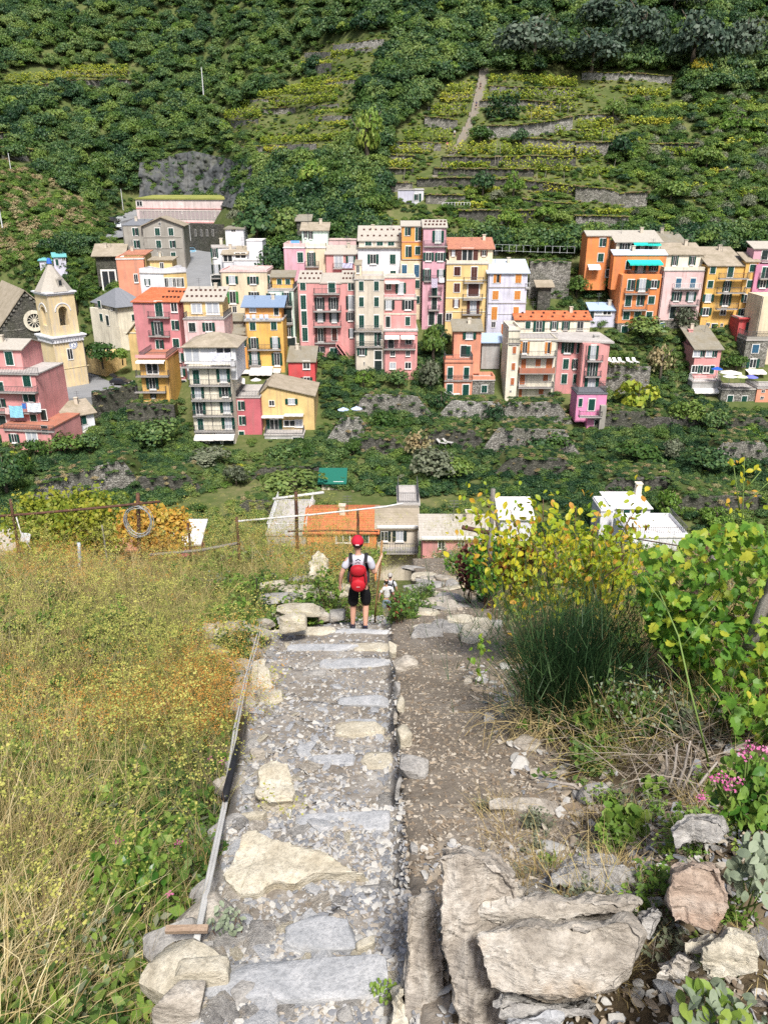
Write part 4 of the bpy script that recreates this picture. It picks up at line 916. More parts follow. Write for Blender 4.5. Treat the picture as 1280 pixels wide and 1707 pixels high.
h.grid('c', [150, 240], [486, 580], 26, 52).grid('c', [152, 240], [696], 28, 70).bal(108, 272, 752, .5).grid('c', [153, 242], [802], 28, 74).bal(122, 275, 845, .4).win('o', 155, 875, 56, 40).win('b', 168, 944, 6, 20).win('d', 250, 895, 40, 50, sh='dark').win('d', 250, 990, 42, 120, sh='dark').win('b', 268, 785, 12, 36)
h.block(112, 150, 362, 450, 146, 146, 4, 'cream', 'shed', rm='tan', rise=.5, over=.1, ref='t').win('p', 130, 385, 16, 44)
h = House('pink_terraced_house', 'bright pink house with stacked dining terraces and two white awnings', 'C')
h.block(285, 478, 755, 1065, 142, 142, 9, 'pink', 'flat', rm='flat', par=0, below=3)
h.win('p', 336, 886, 24, 30, sh='dark').win('p', 426, 886, 22, 30).win('p', 336, 958, 32, 36).win('p', 427, 957, 32, 36).win('d', 326, 828, 30, 50, sh='dark').win('b', 430, 818, 32, 24).bal(285, 470, 858, .6).awn(288, 376, 778, 802, AWN, 1.2).awn(384, 466, 778, 802, AWN, 1.2).band(868, 282, 472, MT['ivory'])
h.block(275, 475, 568, 755, 144, 144, 7, 'pink', 'flat', rm='flat', par=0, ref='m')
h.win('o', 312, 597, 66, 50, sh='dark').win('o', 426, 598, 68, 52, sh='dark').win('d', 308, 698, 26, 60, sh='dark').win('c', 425, 694, 26, 48).bal(288, 482, 765, 2.0, rail=WRAIL).band(656, 275, 475, MT['ivory']).band(566, 275, 478, MT['ivory'])
h.block(285, 470, 440, 568, 146.5, 146.5, 5, 'pink', 'flat', rm='flat', par=.15, pmat='ivory', ref='t').win('b', 312, 490, 26, 34).win('o', 384, 498, 60, 60).bal(285, 470, 560, 2.2, rail=WRAIL).awn(290, 376, 455, 472, AWN, 1.2)
h = House('salmon_cottage', 'small salmon house with slate roof, roof terrace and stone annex above a lawn', 'C')
h.block(700, 862, 752, 925, 142, 142, 6, 'salmon', 'shed', rm='moss', ry=690, over=.4, ref='t').win('o', 790, 780, 76, 38).win('d', 755, 872, 34, 64, sh='dark').win('d', 783, 874, 26, 62)
h.block(640, 803, 942, 1142, 138.5, 138.5, 4, 'salmon', 'flat', rm='terra', par=.3).toprail(.5).grid('d', [676, 772], [1002], 30, 66).win('d', 673, 1100, 34, 64).win('d', 768, 1104, 36, 66).bal(642, 805, 1045, .3).band(1052, 640, 803, MT['ivory'], .12)
h.block(805, 935, 1048, 1145, 138.6, 138.6, 4, 'stone', 'flat', rm='flat', par=.6, pmat='salmon').win('c', 878, 1096, 32, 42)
h = House('blue_roof_shed', 'grey plank shed with blue corrugated roof beside the salmon cottage', 'C', 'shed')
h.block(862, 970, 818, 898, 143.5, 143.5, 4, 'concrete', 'shed', rm='blueflat', ry=775, over=.5)
# ---- right
h = House('ivory_red_roof_house', 'long ivory house with a red tile roof behind the cream apartment house', 'D')
h.block(160, 688, 738, 850, 147, 147, 6, 'ivory', 'shed', rm='red', ry=682, vents=7, over=.3)
h.win('c', 254, 775, 34, 50).win('o', 332, 790, 78, 84).win('o', 440, 780, 56, 54).win('o', 523, 780, 54, 56, fr=FRAMEG).win('p', 625, 780, 40, 58, fr=FRAMEG).band(752, 160, 690, MT['grey'], .1).band(803, 160, 690, MT['grey'], .1)
h = House('cream_apartment_house', 'cream house with rust shutters, brown balconies and a slim stair tower', 'D')
h.block(88, 166, 818, 1318, 136.5, 136.5, 7, 'ivory', 'flat', rm='flat', par=.5, below=3)
h.grid('c', [158], [953, 1070, 1176], 24, 48, sh='rust').win('b', 130, 1245, 12, 12).band(908, 96, 210, MT['grey'], .1).bal(118, 200, 908, .2)
h.block(168, 432, 888, 1305, 138, 138, 7, 'ivory', 'flat', rm='flat', par=.15)
h.toprail(.35, sides=False)
h.win('o', 232, 935, 62, 78, sh='orange').win('c', 392, 938, 36, 80, sh='orange').bal(196, 445, 993, 1.2).win('c', 223, 1050, 34, 64, sh='rust').win('c', 326, 1043, 36, 50, sh='rust').win('c', 404, 1058, 44, 88, sh='rust').bal(185, 436, 1110, 1.2, solid='terra').win('c', 214, 1162, 36, 72, sh='rust').win('c', 378, 1150, 34, 44, sh='rust').bal(178, 424, 1212, 1.2).win('d', 200, 1255, 22, 60, sh='rust').win('c', 347, 1246, 34, 42, sh='rust')
h.block(120, 195, 803, 850, 138, 138, 3, 'ivory', None, ref='b')
h = House('pink_apartment_house', 'pink house with a flat grey roof and three balconies joined to the cream apartment house', 'D')
h.block(430, 612, 892, 1290, 138.8, 138.8, 8, 'pink', None, below=3)
h.win('o', 536, 936, 84, 72).win('c', 615, 938, 26, 70).win('c', 523, 1052, 38, 68).win('o', 588, 1052, 44, 66).win('c', 511, 1158, 38, 66).win('c', 588, 1160, 26, 66)
h.block(612, 800, 905, 1250, 136.4, 136.4, 10, 'pink', None, below=3)
h.win('o', 717, 970, 72, 96).bal(668, 780, 1028, .8).win('o', 712, 1090, 72, 100).bal(655, 768, 1138, .8).win('o', 706, 1186, 98, 70).pipe(640, 920, 1240).bal(760, 818, 1210, .4)
m = MB()
h.A = h.A - h.u * 6.3 + Vector((0, 0, 0)); z_ = h.z1
m.hexa([h.w(-.2, -1.9, z_), h.w(h.W + 6.9, .5, z_), h.w(h.W + 6.9, -10, z_), h.w(-.2, -10, z_), h.w(-.2, -1.9, z_ + .3), h.w(h.W + 6.9, .5, z_ + .3), h.w(h.W + 6.9, -10, z_ + .3), h.w(-.2, -10, z_ + .3)])
m.build('roof', RF['flat'], h.e); h.chim(740, 850, 4, .9, .9, 'concrete')
h = House('magenta_annex', 'small magenta house with an outside stair below the pink apartment house', 'D')
h.block(590, 800, 1268, 1425, 128.4, 128.4, 4.5, 'magenta', 'flat', rm='dark', par=0, below=1).toprail(.2).win('c', 627, 1326, 26, 56).win('d', 706, 1342, 44, 80)
h.block(668, 795, 1425, 1532, 127.6, 127.6, 4, 'magenta', None).bal(610, 768, 1418, 1.2).win('d', 745, 1490, 40, 80, sh='dark')
h.block(755, 795, 1352, 1535, 126.6, 126.6, 1.0, 'grey', None)
h = House('orange_side_house', 'orange house seen end on with two green windows beside the bigger orange house', 'E')
h.block(78, 228, 172, 445, 156, 156, 9, 'orange', 'gable', rm='slate', ry=140, over=.3, ref='t').win('c', 174, 216, 36, 50).win('c', 162, 317, 36, 50).awn(75, 155, 362, 398, AWN, 1.4).win('d', 205, 422, 22, 46, sh='dark')
h = House('orange_tall_house', 'big orange house with turquoise awnings and a stone ground floor', 'E')
h.block(266, 528, 430, 752, 150.5, 150.5, 9, 'orange', None, below=.1)
h.win('c', 362, 500, 40, 66).win('o', 440, 500, 80, 72).win('o', 518, 494, 70, 48).bal(318, 478, 557, .8).win('c', 346, 606, 38, 66).win('c', 424, 602, 40, 66).win('c', 500, 600, 40, 48).bal(305, 465, 664, .8).win('c', 333, 704, 40, 48).win('c', 408, 704, 40, 48).win('c', 485, 705, 38, 50)
h.block(266, 528, 755, 850, 150.4, 150.4, 8.5, 'stone', None, below=3)
for x in (320, 395, 468): h.win('d', x, 806, 40, 62)
h.block(238, 585, 300, 440, 152.5, 152.5, 7, 'orange', 'shed', rm='metal', ry=270, over=.2, ref='b').win('c', 346, 368, 32, 50).win('o', 425, 398, 70, 60).win('o', 515, 385, 60, 40).awn(338, 558, 332, 368, AWT, 2.2).bal(335, 590, 438, 1.6)
h.block(270, 560, 212, 300, 156, 156, 6, 'ivory', 'shed', rm='slate', ry=145, over=.5, ref='t').win('o', 322, 243, 64, 40, sh='dark').win('p', 395, 248, 60, 44).win('p', 480, 250, 50, 40).awn(375, 470, 212, 236, AWT, 1.2).awn(470, 555, 222, 238, AWT, 1.2)
h = House('white_right_house', 'white pink house with blue shutters above and twin balconies below', 'E')
h.block(542, 806, 408, 735, 150.6, 150.6, 9, 'palepink', 'flat', rm='flat', par=.5, pmat='ivory', below=.1)
h.grid('c', [680, 776], [487], 34, 58, sh='blue').bal(640, 822, 522, .8, rail=WRAIL).win('o', 668, 576, 64, 56).win('o', 764, 577, 64, 56).bal(620, 804, 632, 1.0).win('d', 642, 683, 36, 74, sh='dark').win('p', 740, 664, 28, 46)
h.block(540, 806, 735, 830, 150.5, 150.5, 8, 'stone', None, below=3).win('d', 568, 792, 28, 76, sh='blue')
h.block(575, 850, 298, 408, 153.5, 153.5, 6, 'ivory', 'shed', rm='tan', ry=225, over=.3, ref='t').win('o', 656, 338, 44, 58).win('o', 772, 338, 44, 52)
h = House('attic_hut', 'whitish attic storey with a rippled slate roof behind the white house', 'E')
h.block(560, 718, 214, 290, 160, 160, 6, 'ivory', 'shed', rm='moss', ry=152, over=.4, ref='t').win('p', 583, 232, 18, 22).win('p', 682, 234, 34, 22)
h = House('yellow_right_house', 'tall golden yellow house with cascading balconies under two slate roofs', 'E')
h.block(815, 1055, 372, 812, 150, 150, 9, 'yellow', 'shed', rm='tan', ry=252, over=.3, below=3)
h.win('c', 910, 400, 34, 44).win('c', 1027, 412, 36, 66).win('c', 893, 495, 34, 44).win('o', 1003, 508, 52, 66).win('o', 878, 587, 72, 46).win('o', 995, 598, 70, 72).win('o', 862, 677, 72, 46).win('b', 978, 678, 34, 42).win('p', 876, 766, 22, 24).win('p', 968, 766, 16, 18).win('d', 915, 790, 34, 60, sh='dark')
h.block(1055, 1135, 345, 812, 149.6, 149.6, 9, 'yellow', 'shed', rm='tan', ry=288, over=.3, below=3).win('c', 1174, 387, 36, 44).win('c', 1155, 493, 36, 46).win('o', 1136, 588, 70, 46).win('o', 1113, 683, 72, 46)
h.bal(942, 1140, 455, .9).bal(928, 1118, 550, .9).bal(925, 1062, 656, 1.0)
h = House('mauve_house', 'mauve pink house with green balconies at the right picture edge', 'E')
h.block(1160, 1330, 365, 830, 149, 149, 9, 'mauve', None, ref='m').win('c', 1258, 418, 44, 70).bal(1215, 1320, 455, .8).win('o', 1243, 493, 72, 48).win('o', 1216, 582, 62, 52).win('o', 1194, 685, 58, 50).win('d', 1290, 560, 30, 60, sh='dark')
h.block(1188, 1340, 258, 365, 150.5, 150.5, 7, 'orchid', 'shed', rm='slate', ry=215, over=.3, ref='t').win('d', 1255, 300, 40, 56, sh='dark').bal(1225, 1330, 345, .8)
h = House('grey_villa', 'grey flat roofed house with one big window on the slope at the right edge', 'E')
h.block(1180, 1360, 104, 240, 172, 172, 8, 'concrete', 'flat', rm='flat', par=.15, ref='t').win('p', 1245, 144, 66, 54, fr=FRAMEG)
h = House('scarlet_house', 'scarlet terrace house below the yellow and mauve houses', 'E')
h.block(1088, 1255, 728, 860, 146, 146, 6, 'red', 'flat', rm='flat', par=.1, ref='t').win('o', 1186, 782, 112, 64, sh='dark').band(726, 1075, 1255, MT['red'], .25, .5)
h = House('peach_edge_house', 'tall peach house cut by the right picture edge', 'E')
h.block(1242, 1400, 575, 1200, 142.4, 142.4, 6, 'cream', None, ref='t', below=4)
h = House('stone_cottage', 'stone house with two green shuttered windows and a planted roof terrace', 'E')
h.block(1100, 1250, 872, 1062, 142, 142, 7, 'stone', 'flat', rm='flat', par=.5, pmat='grey', below=3).toprail(.7).win('c', 1193, 925, 42, 54, sh='blue').win('o', 1176, 1023, 80, 56)
h.awn(1120, 1240, 1060, 1095, AWN, 2.0)
h = House('pink_restaurant', 'pink house with a long mossy roof and a wide white awning over its terrace', 'E')
h.block(768, 938, 928, 1120, 140, 140, 12, 'pink', 'shed', rm='moss', ry=778, over=.4, below=3)
h.win('p', 806, 958, 48, 36).win('c', 838, 958, 24, 42).win('p', 886, 958, 40, 36).win('c', 918, 960, 26, 42).win('p', 790, 1060, 40, 44).win('c', 822, 1062, 26, 50).win('p', 866, 1062, 38, 44).win('c', 903, 1064, 28, 52)
h.A = h.A; h.awn(752, 952, 1128, 1222, plain('awning_white', (.8, .78, .75), .8), 3.5)
h.block(760, 950, 1150, 1250, 137.5, 137.5, 2.5, 'concrete', 'flat', rm='flat', par=0, below=3).toprail(.2, mat=WRAIL)
h.chim(760, 800, 9, .8, 1.6, 'pink')
h = House('stone_terrace_house', 'low grey stone building carrying the terrace with parasols', 'E')
h.block(952, 1188, 1200, 1312, 135.5, 135.5, 8, 'stone', 'flat', rm='flat', par=.1, pmat='grey', below=3).toprail(.3).win('d', 1022, 1270, 36, 66).win('c', 1118, 1262, 34, 44)
h = House('salmon_edge_house', 'low salmon building at the end of the parasol terrace', 'E')
h.block(1185, 1400, 1192, 1312, 135.2, 135.2, 7, 'salmon', 'flat', rm='flat', par=0, below=3).toprail(.2).grid('b', [1245], [1208, 1252], 20, 18)
h = House('blue_roof_cabin', 'dark blue cabin with pale blue roof beside the orange house', 'E', 'cabin')
h.block(90, 262, 668, 745, 151.5, 151.5, 4, 'lilac', 'shed', rm='blueflat', ry=625, over=.4).win('p', 150, 685, 40, 26).win('p', 205, 685, 50, 26).win('d', 105, 695, 26, 50, sh='dark')
h = House('hill_house', 'lone white cube house on the terraces above the village roofs', 'W')
h.block(92, 200, 868, 1010, 184, 182.5, 6, 'lilac', 'flat', rm='flat', par=.12, pmat='grey')
h.block(200, 262, 868, 1010, 182.6, 184.5, 5, 'white', 'flat', rm='flat', par=.12).win('c', 210, 915, 22, 36).win('d', 238, 918, 14, 50).win('c', 215, 990, 16, 40)
h = House('stone_barn', 'small stone hut with slate roof under the dark trees above the mint hut', 'B', 'hut')
h.block(692, 770, 100, 140, 172, 172, 5, 'darkstone', 'shed', rm='moss', ry=68, over=.4, ref='t')
h = House('timber_pergola', 'wooden garden pergola with a pale sheet roof right of the lilac house', 'D', 'pergola')
hp = hit(908, 500)
for dx in (-2.4, 2.4):
    for dy in (0, 3):
        pass
h.block(325, 415, 500, 580, 154, 154, 3, 'darkstone', 'shed', rm='tan', ry=468, over=.6)
# ---- road buildings far left
h = House('arcaded_gallery', 'long pale pink gallery with two rows of small windows and a grassy flat roof', 'G', 'building')
MT['gallery'] = plaster('plaster_gallery', (.74, .61, .58))
h.block(325, 1090, 110, 330, 247, 236, 8, 'gallery', None, ref='t', below=6)
ROOFG = groundmat('roof_grass', [(.3, (.16, .20, .05)), (.6, (.30, .30, .09)), (.8, (.22, .26, .07))], .2)
m = MB(); z_ = h.z1; m.hexa([h.w(0, .3, z_), h.w(h.W, .3, z_), h.w(h.W, -9, z_ + .5), h.w(0, -9, z_ + .5), h.w(0, .3, z_ + .35), h.w(h.W, .3, z_ + .35), h.w(h.W, -9, z_ + 1.2), h.w(0, -9, z_ + 1.2)]); m.build('grass_roof', ROOFG, h.e)
n = 22
for i in range(n):
    u_ = h.W * (i + 1.2) / (n + 1)
    for zo, hh in ((-4.2, 2.0), (-9.2, 1.8)):
        o = link('window', um('frame', FRAMEG), h.e); o.location = h.w(u_, .01, z_ + zo); o.rotation_euler = (0, 0, math.atan2(h.u.y, h.u.x)); o.scale = (1.0, 1, hh); link('pane', um('pane', plain('dusty_pane', (.42, .34, .34), .6)), o)
for zo in (-2.6, -6.3, -7.4, -11): m = MB(); m.hexa([h.w(a, o, z_ + zo + b) for b in (0, .25) for a, o in ((0, .12), (h.W, .12), (h.W, 0), (0, 0))]); m.build('cornice', MT['pink'], h.e)
h.win('b', 360, 145, 46, 36)
for x in (540, 975, 705): h.win('v', x, 180 + (x - 540) * .08, 12, 60)
h = House('arched_wall', 'dark stone retaining wall with blind arches beside the parked cars', 'G', 'wall')
h.block(720, 1000, 305, 480, 214, 204, 2, 'darkstone', None, ref='t', below=3)
for x in (820, 868, 915, 962): h.win('b', x, 385, 16, 46, fr=FRAMEG)
# ---- houses below the path
h = House('red_tile_house', 'orange house with a bright terracotta tile roof just below the path', 'L')
h.block(320, 662, 372, 520, 70, 70, 9, 'orange', 'gable', rm='red', ry=258, over=.3, ref='t', below=3).win('c', 610, 398, 26, 40).win('p', 500, 400, 60, 40, sh='dark')
h = House('beige_balcony_house', 'beige house with plants and two white globes on its balcony below the path', 'L')
h.block(664, 862, 352, 545, 70.5, 70.5, 8, 'beige', 'gable', rm='tan', ry=258, over=.25, ref='t', below=3).win('o', 700, 388, 60, 48, sh='dark').win('o', 774, 386, 66, 52, sh='dark').win('d', 690, 472, 40, 36, sh='dark').band(346, 664, 862, FRAME, .2, .3)
h.bal(664, 862, 442, 1.4)
h = House('pink_slate_house', 'pink house with a pale slate roof nearest the bend of the path', 'L')
h.block(886, 1230, 398, 520, 66, 66, 9, 'pink', 'shed', rm='slate', ry=298, over=.35, ref='t', below=4).win('b', 976, 430, 28, 44).win('b', 1072, 424, 26, 36).win('b', 1150, 418, 20, 28).band(398, 880, 1225, FRAME, .18, .4).win('b', 955, 494, 26, 14)
m = MB(); z_ = h.uv(0, 0) and h.z1; m.hexa([h.w(a, o, zrow(760 + 298 / 2.909, h.A.y + 9) + b) for b in (0, .3) for a, o in ((-.3, -8.6), (h.W + .3, -8.6), (h.W + .3, -9.2), (-.3, -9.2))]); m.build('ridge_tile', RF['red'], h.e, uv=lambda v: (v.x, v.z))
h = House('rail_landing', 'grey concrete roof terrace with white posts left of the terracotta roof', 'L', 'terrace')
h.block(130, 325, 385, 480, 70, 70, 9, 'concrete', 'flat', rm='flat', par=.1, ref='t', below=4).toprail(.3, mat=WRAIL)
h = House('scaffold_landing', 'grey landing with steel guard rails behind the beige house', 'L', 'terrace')
h.block(765, 870, 240, 330, 84, 84, 6, 'concrete', 'flat', rm='flat', par=.1, ref='t', below=6).toprail(.3, h=1.2)
h = House('white_villa', 'white house with chimney and flat terrace half hidden by the yellow vine', 'V2')
h.block(560, 735, 575, 660, 88, 88, 6, 'white', 'hip', rm='whiteflat', ry=508, over=.25, ref='t', below=4).win('c', 622, 597, 28, 30).win('c', 680, 592, 22, 22, sh='dark').chim(680, 462, 3, .7, 2.0)
h.block(630, 905, 712, 760, 80, 80, 6, 'white', 'flat', rm='whiteflat', par=.3, ref='t', below=5).toprail(.3, mat=RAIL)
h.block(505, 560, 590, 680, 87, 87, 4, 'white', 'flat', rm='whiteflat', par=.2, ref='t')
h = House('white_roof_house', 'low white roofed building behind the leaves of the yellow vine', 'V2')
h.block(40, 185, 625, 690, 80, 80, 7, 'white', 'shed', rm='whiteflat', ry=535, over=.3, ref='t', below=4)
h = House('green_roof_hut', 'white garden hut with a green tarpaulin roof in the valley gardens', 'L', 'hut')
h.block(395, 500, 128, 160, 103, 103, 3, 'ivory', 'shed', rm='green', ry=72, over=.5, ref='t', below=1).win('b', 412, 146, 12, 14).win('d', 478, 142, 40, 34, sh='green')
h = House('pale_slab_roof_house', 'house with white stone slab roof below the orange leaved tree', 'P')
h.block(245, 330, 905, 960, 52, 52, 6, 'brick', 'shed', rm='whiteflat', ry=872, over=.3, ref='t', below=4)
h = House('left_edge_roof_house', 'pale stone roofed house at the left edge below the grass field', 'P')
h.block(-60, 62, 925, 985, 50, 50, 6, 'beige', 'shed', rm='slate', ry=888, over=.3, ref='t', below=4)
h = House('terracotta_roof_house', 'old red tile roof half hidden behind the orange tree', 'P')
h.block(150, 246, 915, 960, 51, 51, 6, 'brick', 'shed', rm='oldred', ry=876, over=.3, ref='t', below=4)
# ================================================================== FAR VEGETATION
rng = np.random.default_rng(11)
def unit3(n):
    v = rng.normal(size=(n, 3)); return v / np.linalg.norm(v, axis=1, keepdims=True)
def leaf_quads(P, N, size, asp=1.5, jit=.8):
    """one small rhombic leaf (4 corners) per point, facing roughly along N"""
    n = len(P); N = N + rng.normal(size=(n, 3)) * jit; N /= np.linalg.norm(N, axis=1, keepdims=True)
    a = np.cross(N, unit3(n)); a /= np.linalg.norm(a, axis=1, keepdims=True); b = np.cross(N, a)
    s = (size * (.6 + .8 * rng.random(n)))[:, None] if np.isscalar(size) else size[:, None]
    c = N * s * .12
    V = np.stack([P - a * s * asp * .5, P + b * s * .5 + c, P + a * s * asp * .5, P - b * s * .5 + c], 1).reshape(-1, 3)
    return V, np.arange(4 * n).reshape(n, 4)
def crown_mesh(name, mat, n=900, ncl=20, rz=.85, leaf=.105, cl=.42, low=-.35):
    d = unit3(ncl); d[:, 2] = np.abs(d[:, 2]) * 1.2 + low * rng.random(ncl); d /= np.linalg.norm(d, axis=1, keepdims=True)
    c = d * (.42 + .26 * rng.random((ncl, 1))) * np.array([1, 1, rz]); r = cl * (.65 + .6 * rng.random(ncl))
    k = rng.integers(0, ncl, n); u = unit3(n); u[:, 2] = np.abs(u[:, 2]) * .9 + .1 * u[:, 2]
    P = c[k] + u * (r[k] * (.75 + .3 * rng.random(n)))[:, None] * np.array([1, 1, .85])
    V, Fq = leaf_quads(P, u + d[k] * .3, leaf, 1.4, .55)
    return np_mesh(name, V, Fq, mat)
LM_DARK = leafmat('leaves_evergreen', [(0.018, 0.052, 0.023), (0.039, 0.091, 0.034), (0.072, 0.137, 0.044), (0.117, 0.189, 0.055), (0.182, 0.247, 0.065)], .25, .5, .03, 1.1)
LM_OAK = leafmat('leaves_grey_oak', [(0.032, 0.057, 0.037), (0.063, 0.098, 0.063), (0.103, 0.138, 0.092), (0.149, 0.178, 0.127)], .15, .5, .05)
LM_MID = leafmat('leaves_mid_green', [(0.037, 0.088, 0.019), (0.075, 0.144, 0.03), (0.125, 0.206, 0.043), (0.2, 0.275, 0.062)], .3, .5, .06, 1.1)
LM_LIGHT = leafmat('leaves_light_green', [(0.069, 0.138, 0.023), (0.115, 0.218, 0.034), (0.196, 0.299, 0.052), (0.299, 0.356, 0.069)], .3, .5, .1)
LM_VINE = leafmat('leaves_vine_yellow', [(0.11, 0.187, 0.022), (0.231, 0.308, 0.033), (0.374, 0.418, 0.05), (0.506, 0.462, 0.061)], .35, .5, .12)
LM_OLIVE = leafmat('leaves_olive', [(.07, .085, .05), (.12, .14, .085), (.19, .21, .13), (.25, .26, .17)], .2, .5, .1)
LM_DRY = leafmat('leaves_dry_reed', [(.18, .13, .06), (.30, .23, .11), (.42, .35, .20), (.20, .24, .08)], .2, .7, .2)
LM_YEL = leafmat('leaves_yellow', [(.20, .22, .02), (.36, .32, .03), (.50, .38, .04)], .35, .5, .2)
def protos(base, mat, k, **kw): return [proto(base, crown_mesh(base, mat, **kw)) for _ in range(k)]
PD = protos('evergreen_crown', LM_DARK, 6); PO = protos('oak_crown', LM_OAK, 3, n=1300, ncl=28, leaf=.085)
PM = protos('green_crown', LM_MID, 5); PL = protos('light_crown', LM_LIGHT, 4, ncl=12); PV = protos('vine_clump', LM_VINE, 3, n=300, ncl=9, leaf=.17)
POL = protos('olive_crown', LM_OLIVE, 3); PDR = protos('dry_clump', LM_DRY, 2, n=420, ncl=10, leaf=.13)
def inpoly(P, poly):
    x, y = P[:, 0], P[:, 1]; r = np.zeros(len(P), bool); n = len(poly)
    for i in range(n):
        x0, y0 = poly[i]; x1, y1 = poly[(i + 1) % n]
        r ^= ((y0 > y) != (y1 > y)) & (x < (x1 - x0) * (y - y0) / (y1 - y0 + 1e-9) + x0)
    return r
def sample(poly, n, ex=()):
    a = np.array(poly); P = rng.uniform(a.min(0), a.max(0), (n * 3, 2)); P = P[inpoly(P, poly)]
    for e in ex: P = P[~inpoly(P, e)]
    return P[:n]
T1 = [(-10,125),(220,108),(255,130),(225,152),(0,162)]
T2 = [(375,195),(480,148),(540,128),(490,105),(560,66),(645,55),(645,100),(600,145),(590,200),(600,235),(540,262),(400,285),(395,245),(370,215)]
T3 = [(640,275),(655,225),(700,190),(735,150),(790,125),(960,125),(1125,125),(1140,150),(1050,178),(1050,230),(1015,250),(1015,300),(1085,320),(1085,345),(980,410),(640,410)]
CLIFF = [(228,265),(300,232),(400,262),(440,335),(300,335),(235,325)]
ROADX = [(215,325),(405,345),(405,420),(360,500),(150,420),(150,370),(200,340)]
SPUR = [(-120,285),(0,270),(60,285),(120,325),(165,372),(150,400),(70,425),(0,455),(-120,470)]
HOUSEX = [(648,300),(724,300),(724,366),(648,366)]
STAIR = [(700,300),(760,225),(795,150),(805,100),(815,110),(810,160),(775,235),(720,310)]
FOREST = [(-200,-120),(1480,-120),(1480,430),(-200,430)]
RIGHTS = [(1010,170),(1430,150),(1430,400),(960,400)]
def plant_field(name, label, P, prot, smin, smax, lift=.45, squash=(.75, 1.05), cat=None):
    W_ = hits(P); n = len(W_); s = smin + (smax - smin) * rng.random(n) ** 1.4
    W_[:, 2] += s * lift
    sc_ = np.stack([s, s, s * rng.uniform(*squash, n)], 1); rot = np.stack([rng.uniform(-.15, .15, n), rng.uniform(-.15, .15, n), rng.uniform(0, 6.28, n)], 1)
    return scatter(name, W_, rot, sc_, rng.integers(0, len(prot), n), prot, 'stuff', label, cat)
LOWROAD = [(283,372),(420,372),(440,420),(370,500),(283,500)]
P = sample(FOREST, 6000, [T1, T2, T3, CLIFF, ROADX, SPUR, RIGHTS, LOWROAD, STAIR])
plant_field('forest', 'dense evergreen forest covering the slopes above the village', P, PD + PM[:2], 1.7, 4.0, .5, (.85, 1.25))
P = sample(FOREST, 900, [T1, T2, T3, CLIFF, ROADX, SPUR, RIGHTS, LOWROAD, STAIR]); plant_field('forest_edge_trees', 'lighter green bushes mixed into the evergreen forest', P, PL + PM, 1.2, 2.8, .8, (.9, 1.3))
P = sample(RIGHTS, 1500, [T3]); plant_field('hillside_scrub', 'mixed green scrub on the abandoned terraces at the right', P, PM + PD[:2] + PL[:2] + POL[:1], .8, 2.2, .4, (.8, 1.15))
P = np.concatenate([sample(T3, 760, [STAIR, HOUSEX]), sample(T2, 300), sample(T1, 140)]); plant_field('terrace_bushes', 'low green bushes between the terrace walls', P, PM + PD[:2] + PL[:2], .4, 1.2, .35, (.75, 1.1))
P = sample(SPUR, 1700); plant_field('spur_scrub', 'rough scrub and dry tufts on the slope above the church', P, PM + PL[:2] + PDR + PDR, .6, 1.7, .35, (.8, 1.1))
P = np.concatenate([sample(CLIFF, 420), sample([(225,235),(435,225),(445,275),(400,258),(300,248),(230,268)], 160), sample([(395,250),(450,260),(450,345),(400,345)], 90)]); P_C = P; plant_field('cliff_plants', 'bushes clinging to the rock face above the gallery', P, PD[:2] + PM[:2], .6, 2.3, .2)
P = np.concatenate([sample([(140,330),(230,335),(232,352),(205,362),(190,400),(140,392)], 150), sample([(205,440),(250,452),(240,500),(205,470)], 30)]); plant_field('roadside_plants', 'scrub along the upper road', P, PM + PD[:2], .5, 1.3, .3)
P = np.concatenate([sample([(-60,420),(45,415),(62,500),(40,520),(-60,520)], 200), sample([(1185,530),(1230,530),(1240,612),(1200,612)], 70), sample([(136,480),(170,480),(172,560),(140,560)], 70), sample([(645,320),(720,355),(720,368),(640,350)], 60)]); plant_field('gap_plants', 'green growth filling the gaps beside the houses', P, PM + PD[:2], .4, 1.1, .3)
P = sample([(40,395),(160,380),(215,420),(215,500),(120,505),(40,470)], 620); plant_field('garden_slope_plants', 'green growth around the sheds behind the bell tower', P, PM + PL[:1] + PD[:1], .6, 1.5, .3)
VAL = [(-60,690),(60,745),(230,700),(330,745),(420,760),(520,735),(600,690),(660,680),(740,690),(835,690),(955,720),(1000,715),(1010,640),(1090,610),(1145,650),(1190,680),(1400,690),(1400,860),(980,860),(850,830),(640,830),(430,800),(260,850),(-60,860)]
LAWNS = [[(842,700),(952,698),(952,722),(842,722)], [(850,815),(1010,815),(1010,870),(850,870)], [(420,765),(560,765),(540,782),(420,784)], [(125,725),(240,712),(240,735),(130,750)], [(715,690),(835,700),(835,715),(690,715)], [(560,785),(640,785),(640,810),(560,810)], [(1030,770),(1110,775),(1110,800),(1040,800)]]
P = np.concatenate([sample(VAL, 4300, LAWNS[:1]), sample([(515,590),(640,600),(645,700),(540,700)], 260), sample([(165,665),(300,660),(330,745),(180,745)], 160)]); plant_field('valley_undergrowth', 'dark green undergrowth filling the valley gardens', P, PD + PM[:1], .4, 1.5, .3, (.6, 1.0))
P = sample(VAL, 480, LAWNS[:2]); plant_field('garden_plants', 'light green garden plants in the valley', P, PL + PV + POL[:1] + PDR[:1], .35, 1.0, .3, (.6, .9))
GAP = [(700,560),(745,545),(745,680),(690,680)]; P = sample(GAP, 160); plant_field('gully_undergrowth', 'dark thicket between the pink house and the salmon cottage', P, PD, .7, 1.6, .3)
VIL = [(165,700),(235,620),(300,690),(330,760),(520,730),(560,640),(600,655),(690,655),(750,660),(840,670),(960,640),(1010,560),(1140,560),(1135,640),(1200,680),(1280,690),(1280,720),(165,740)]
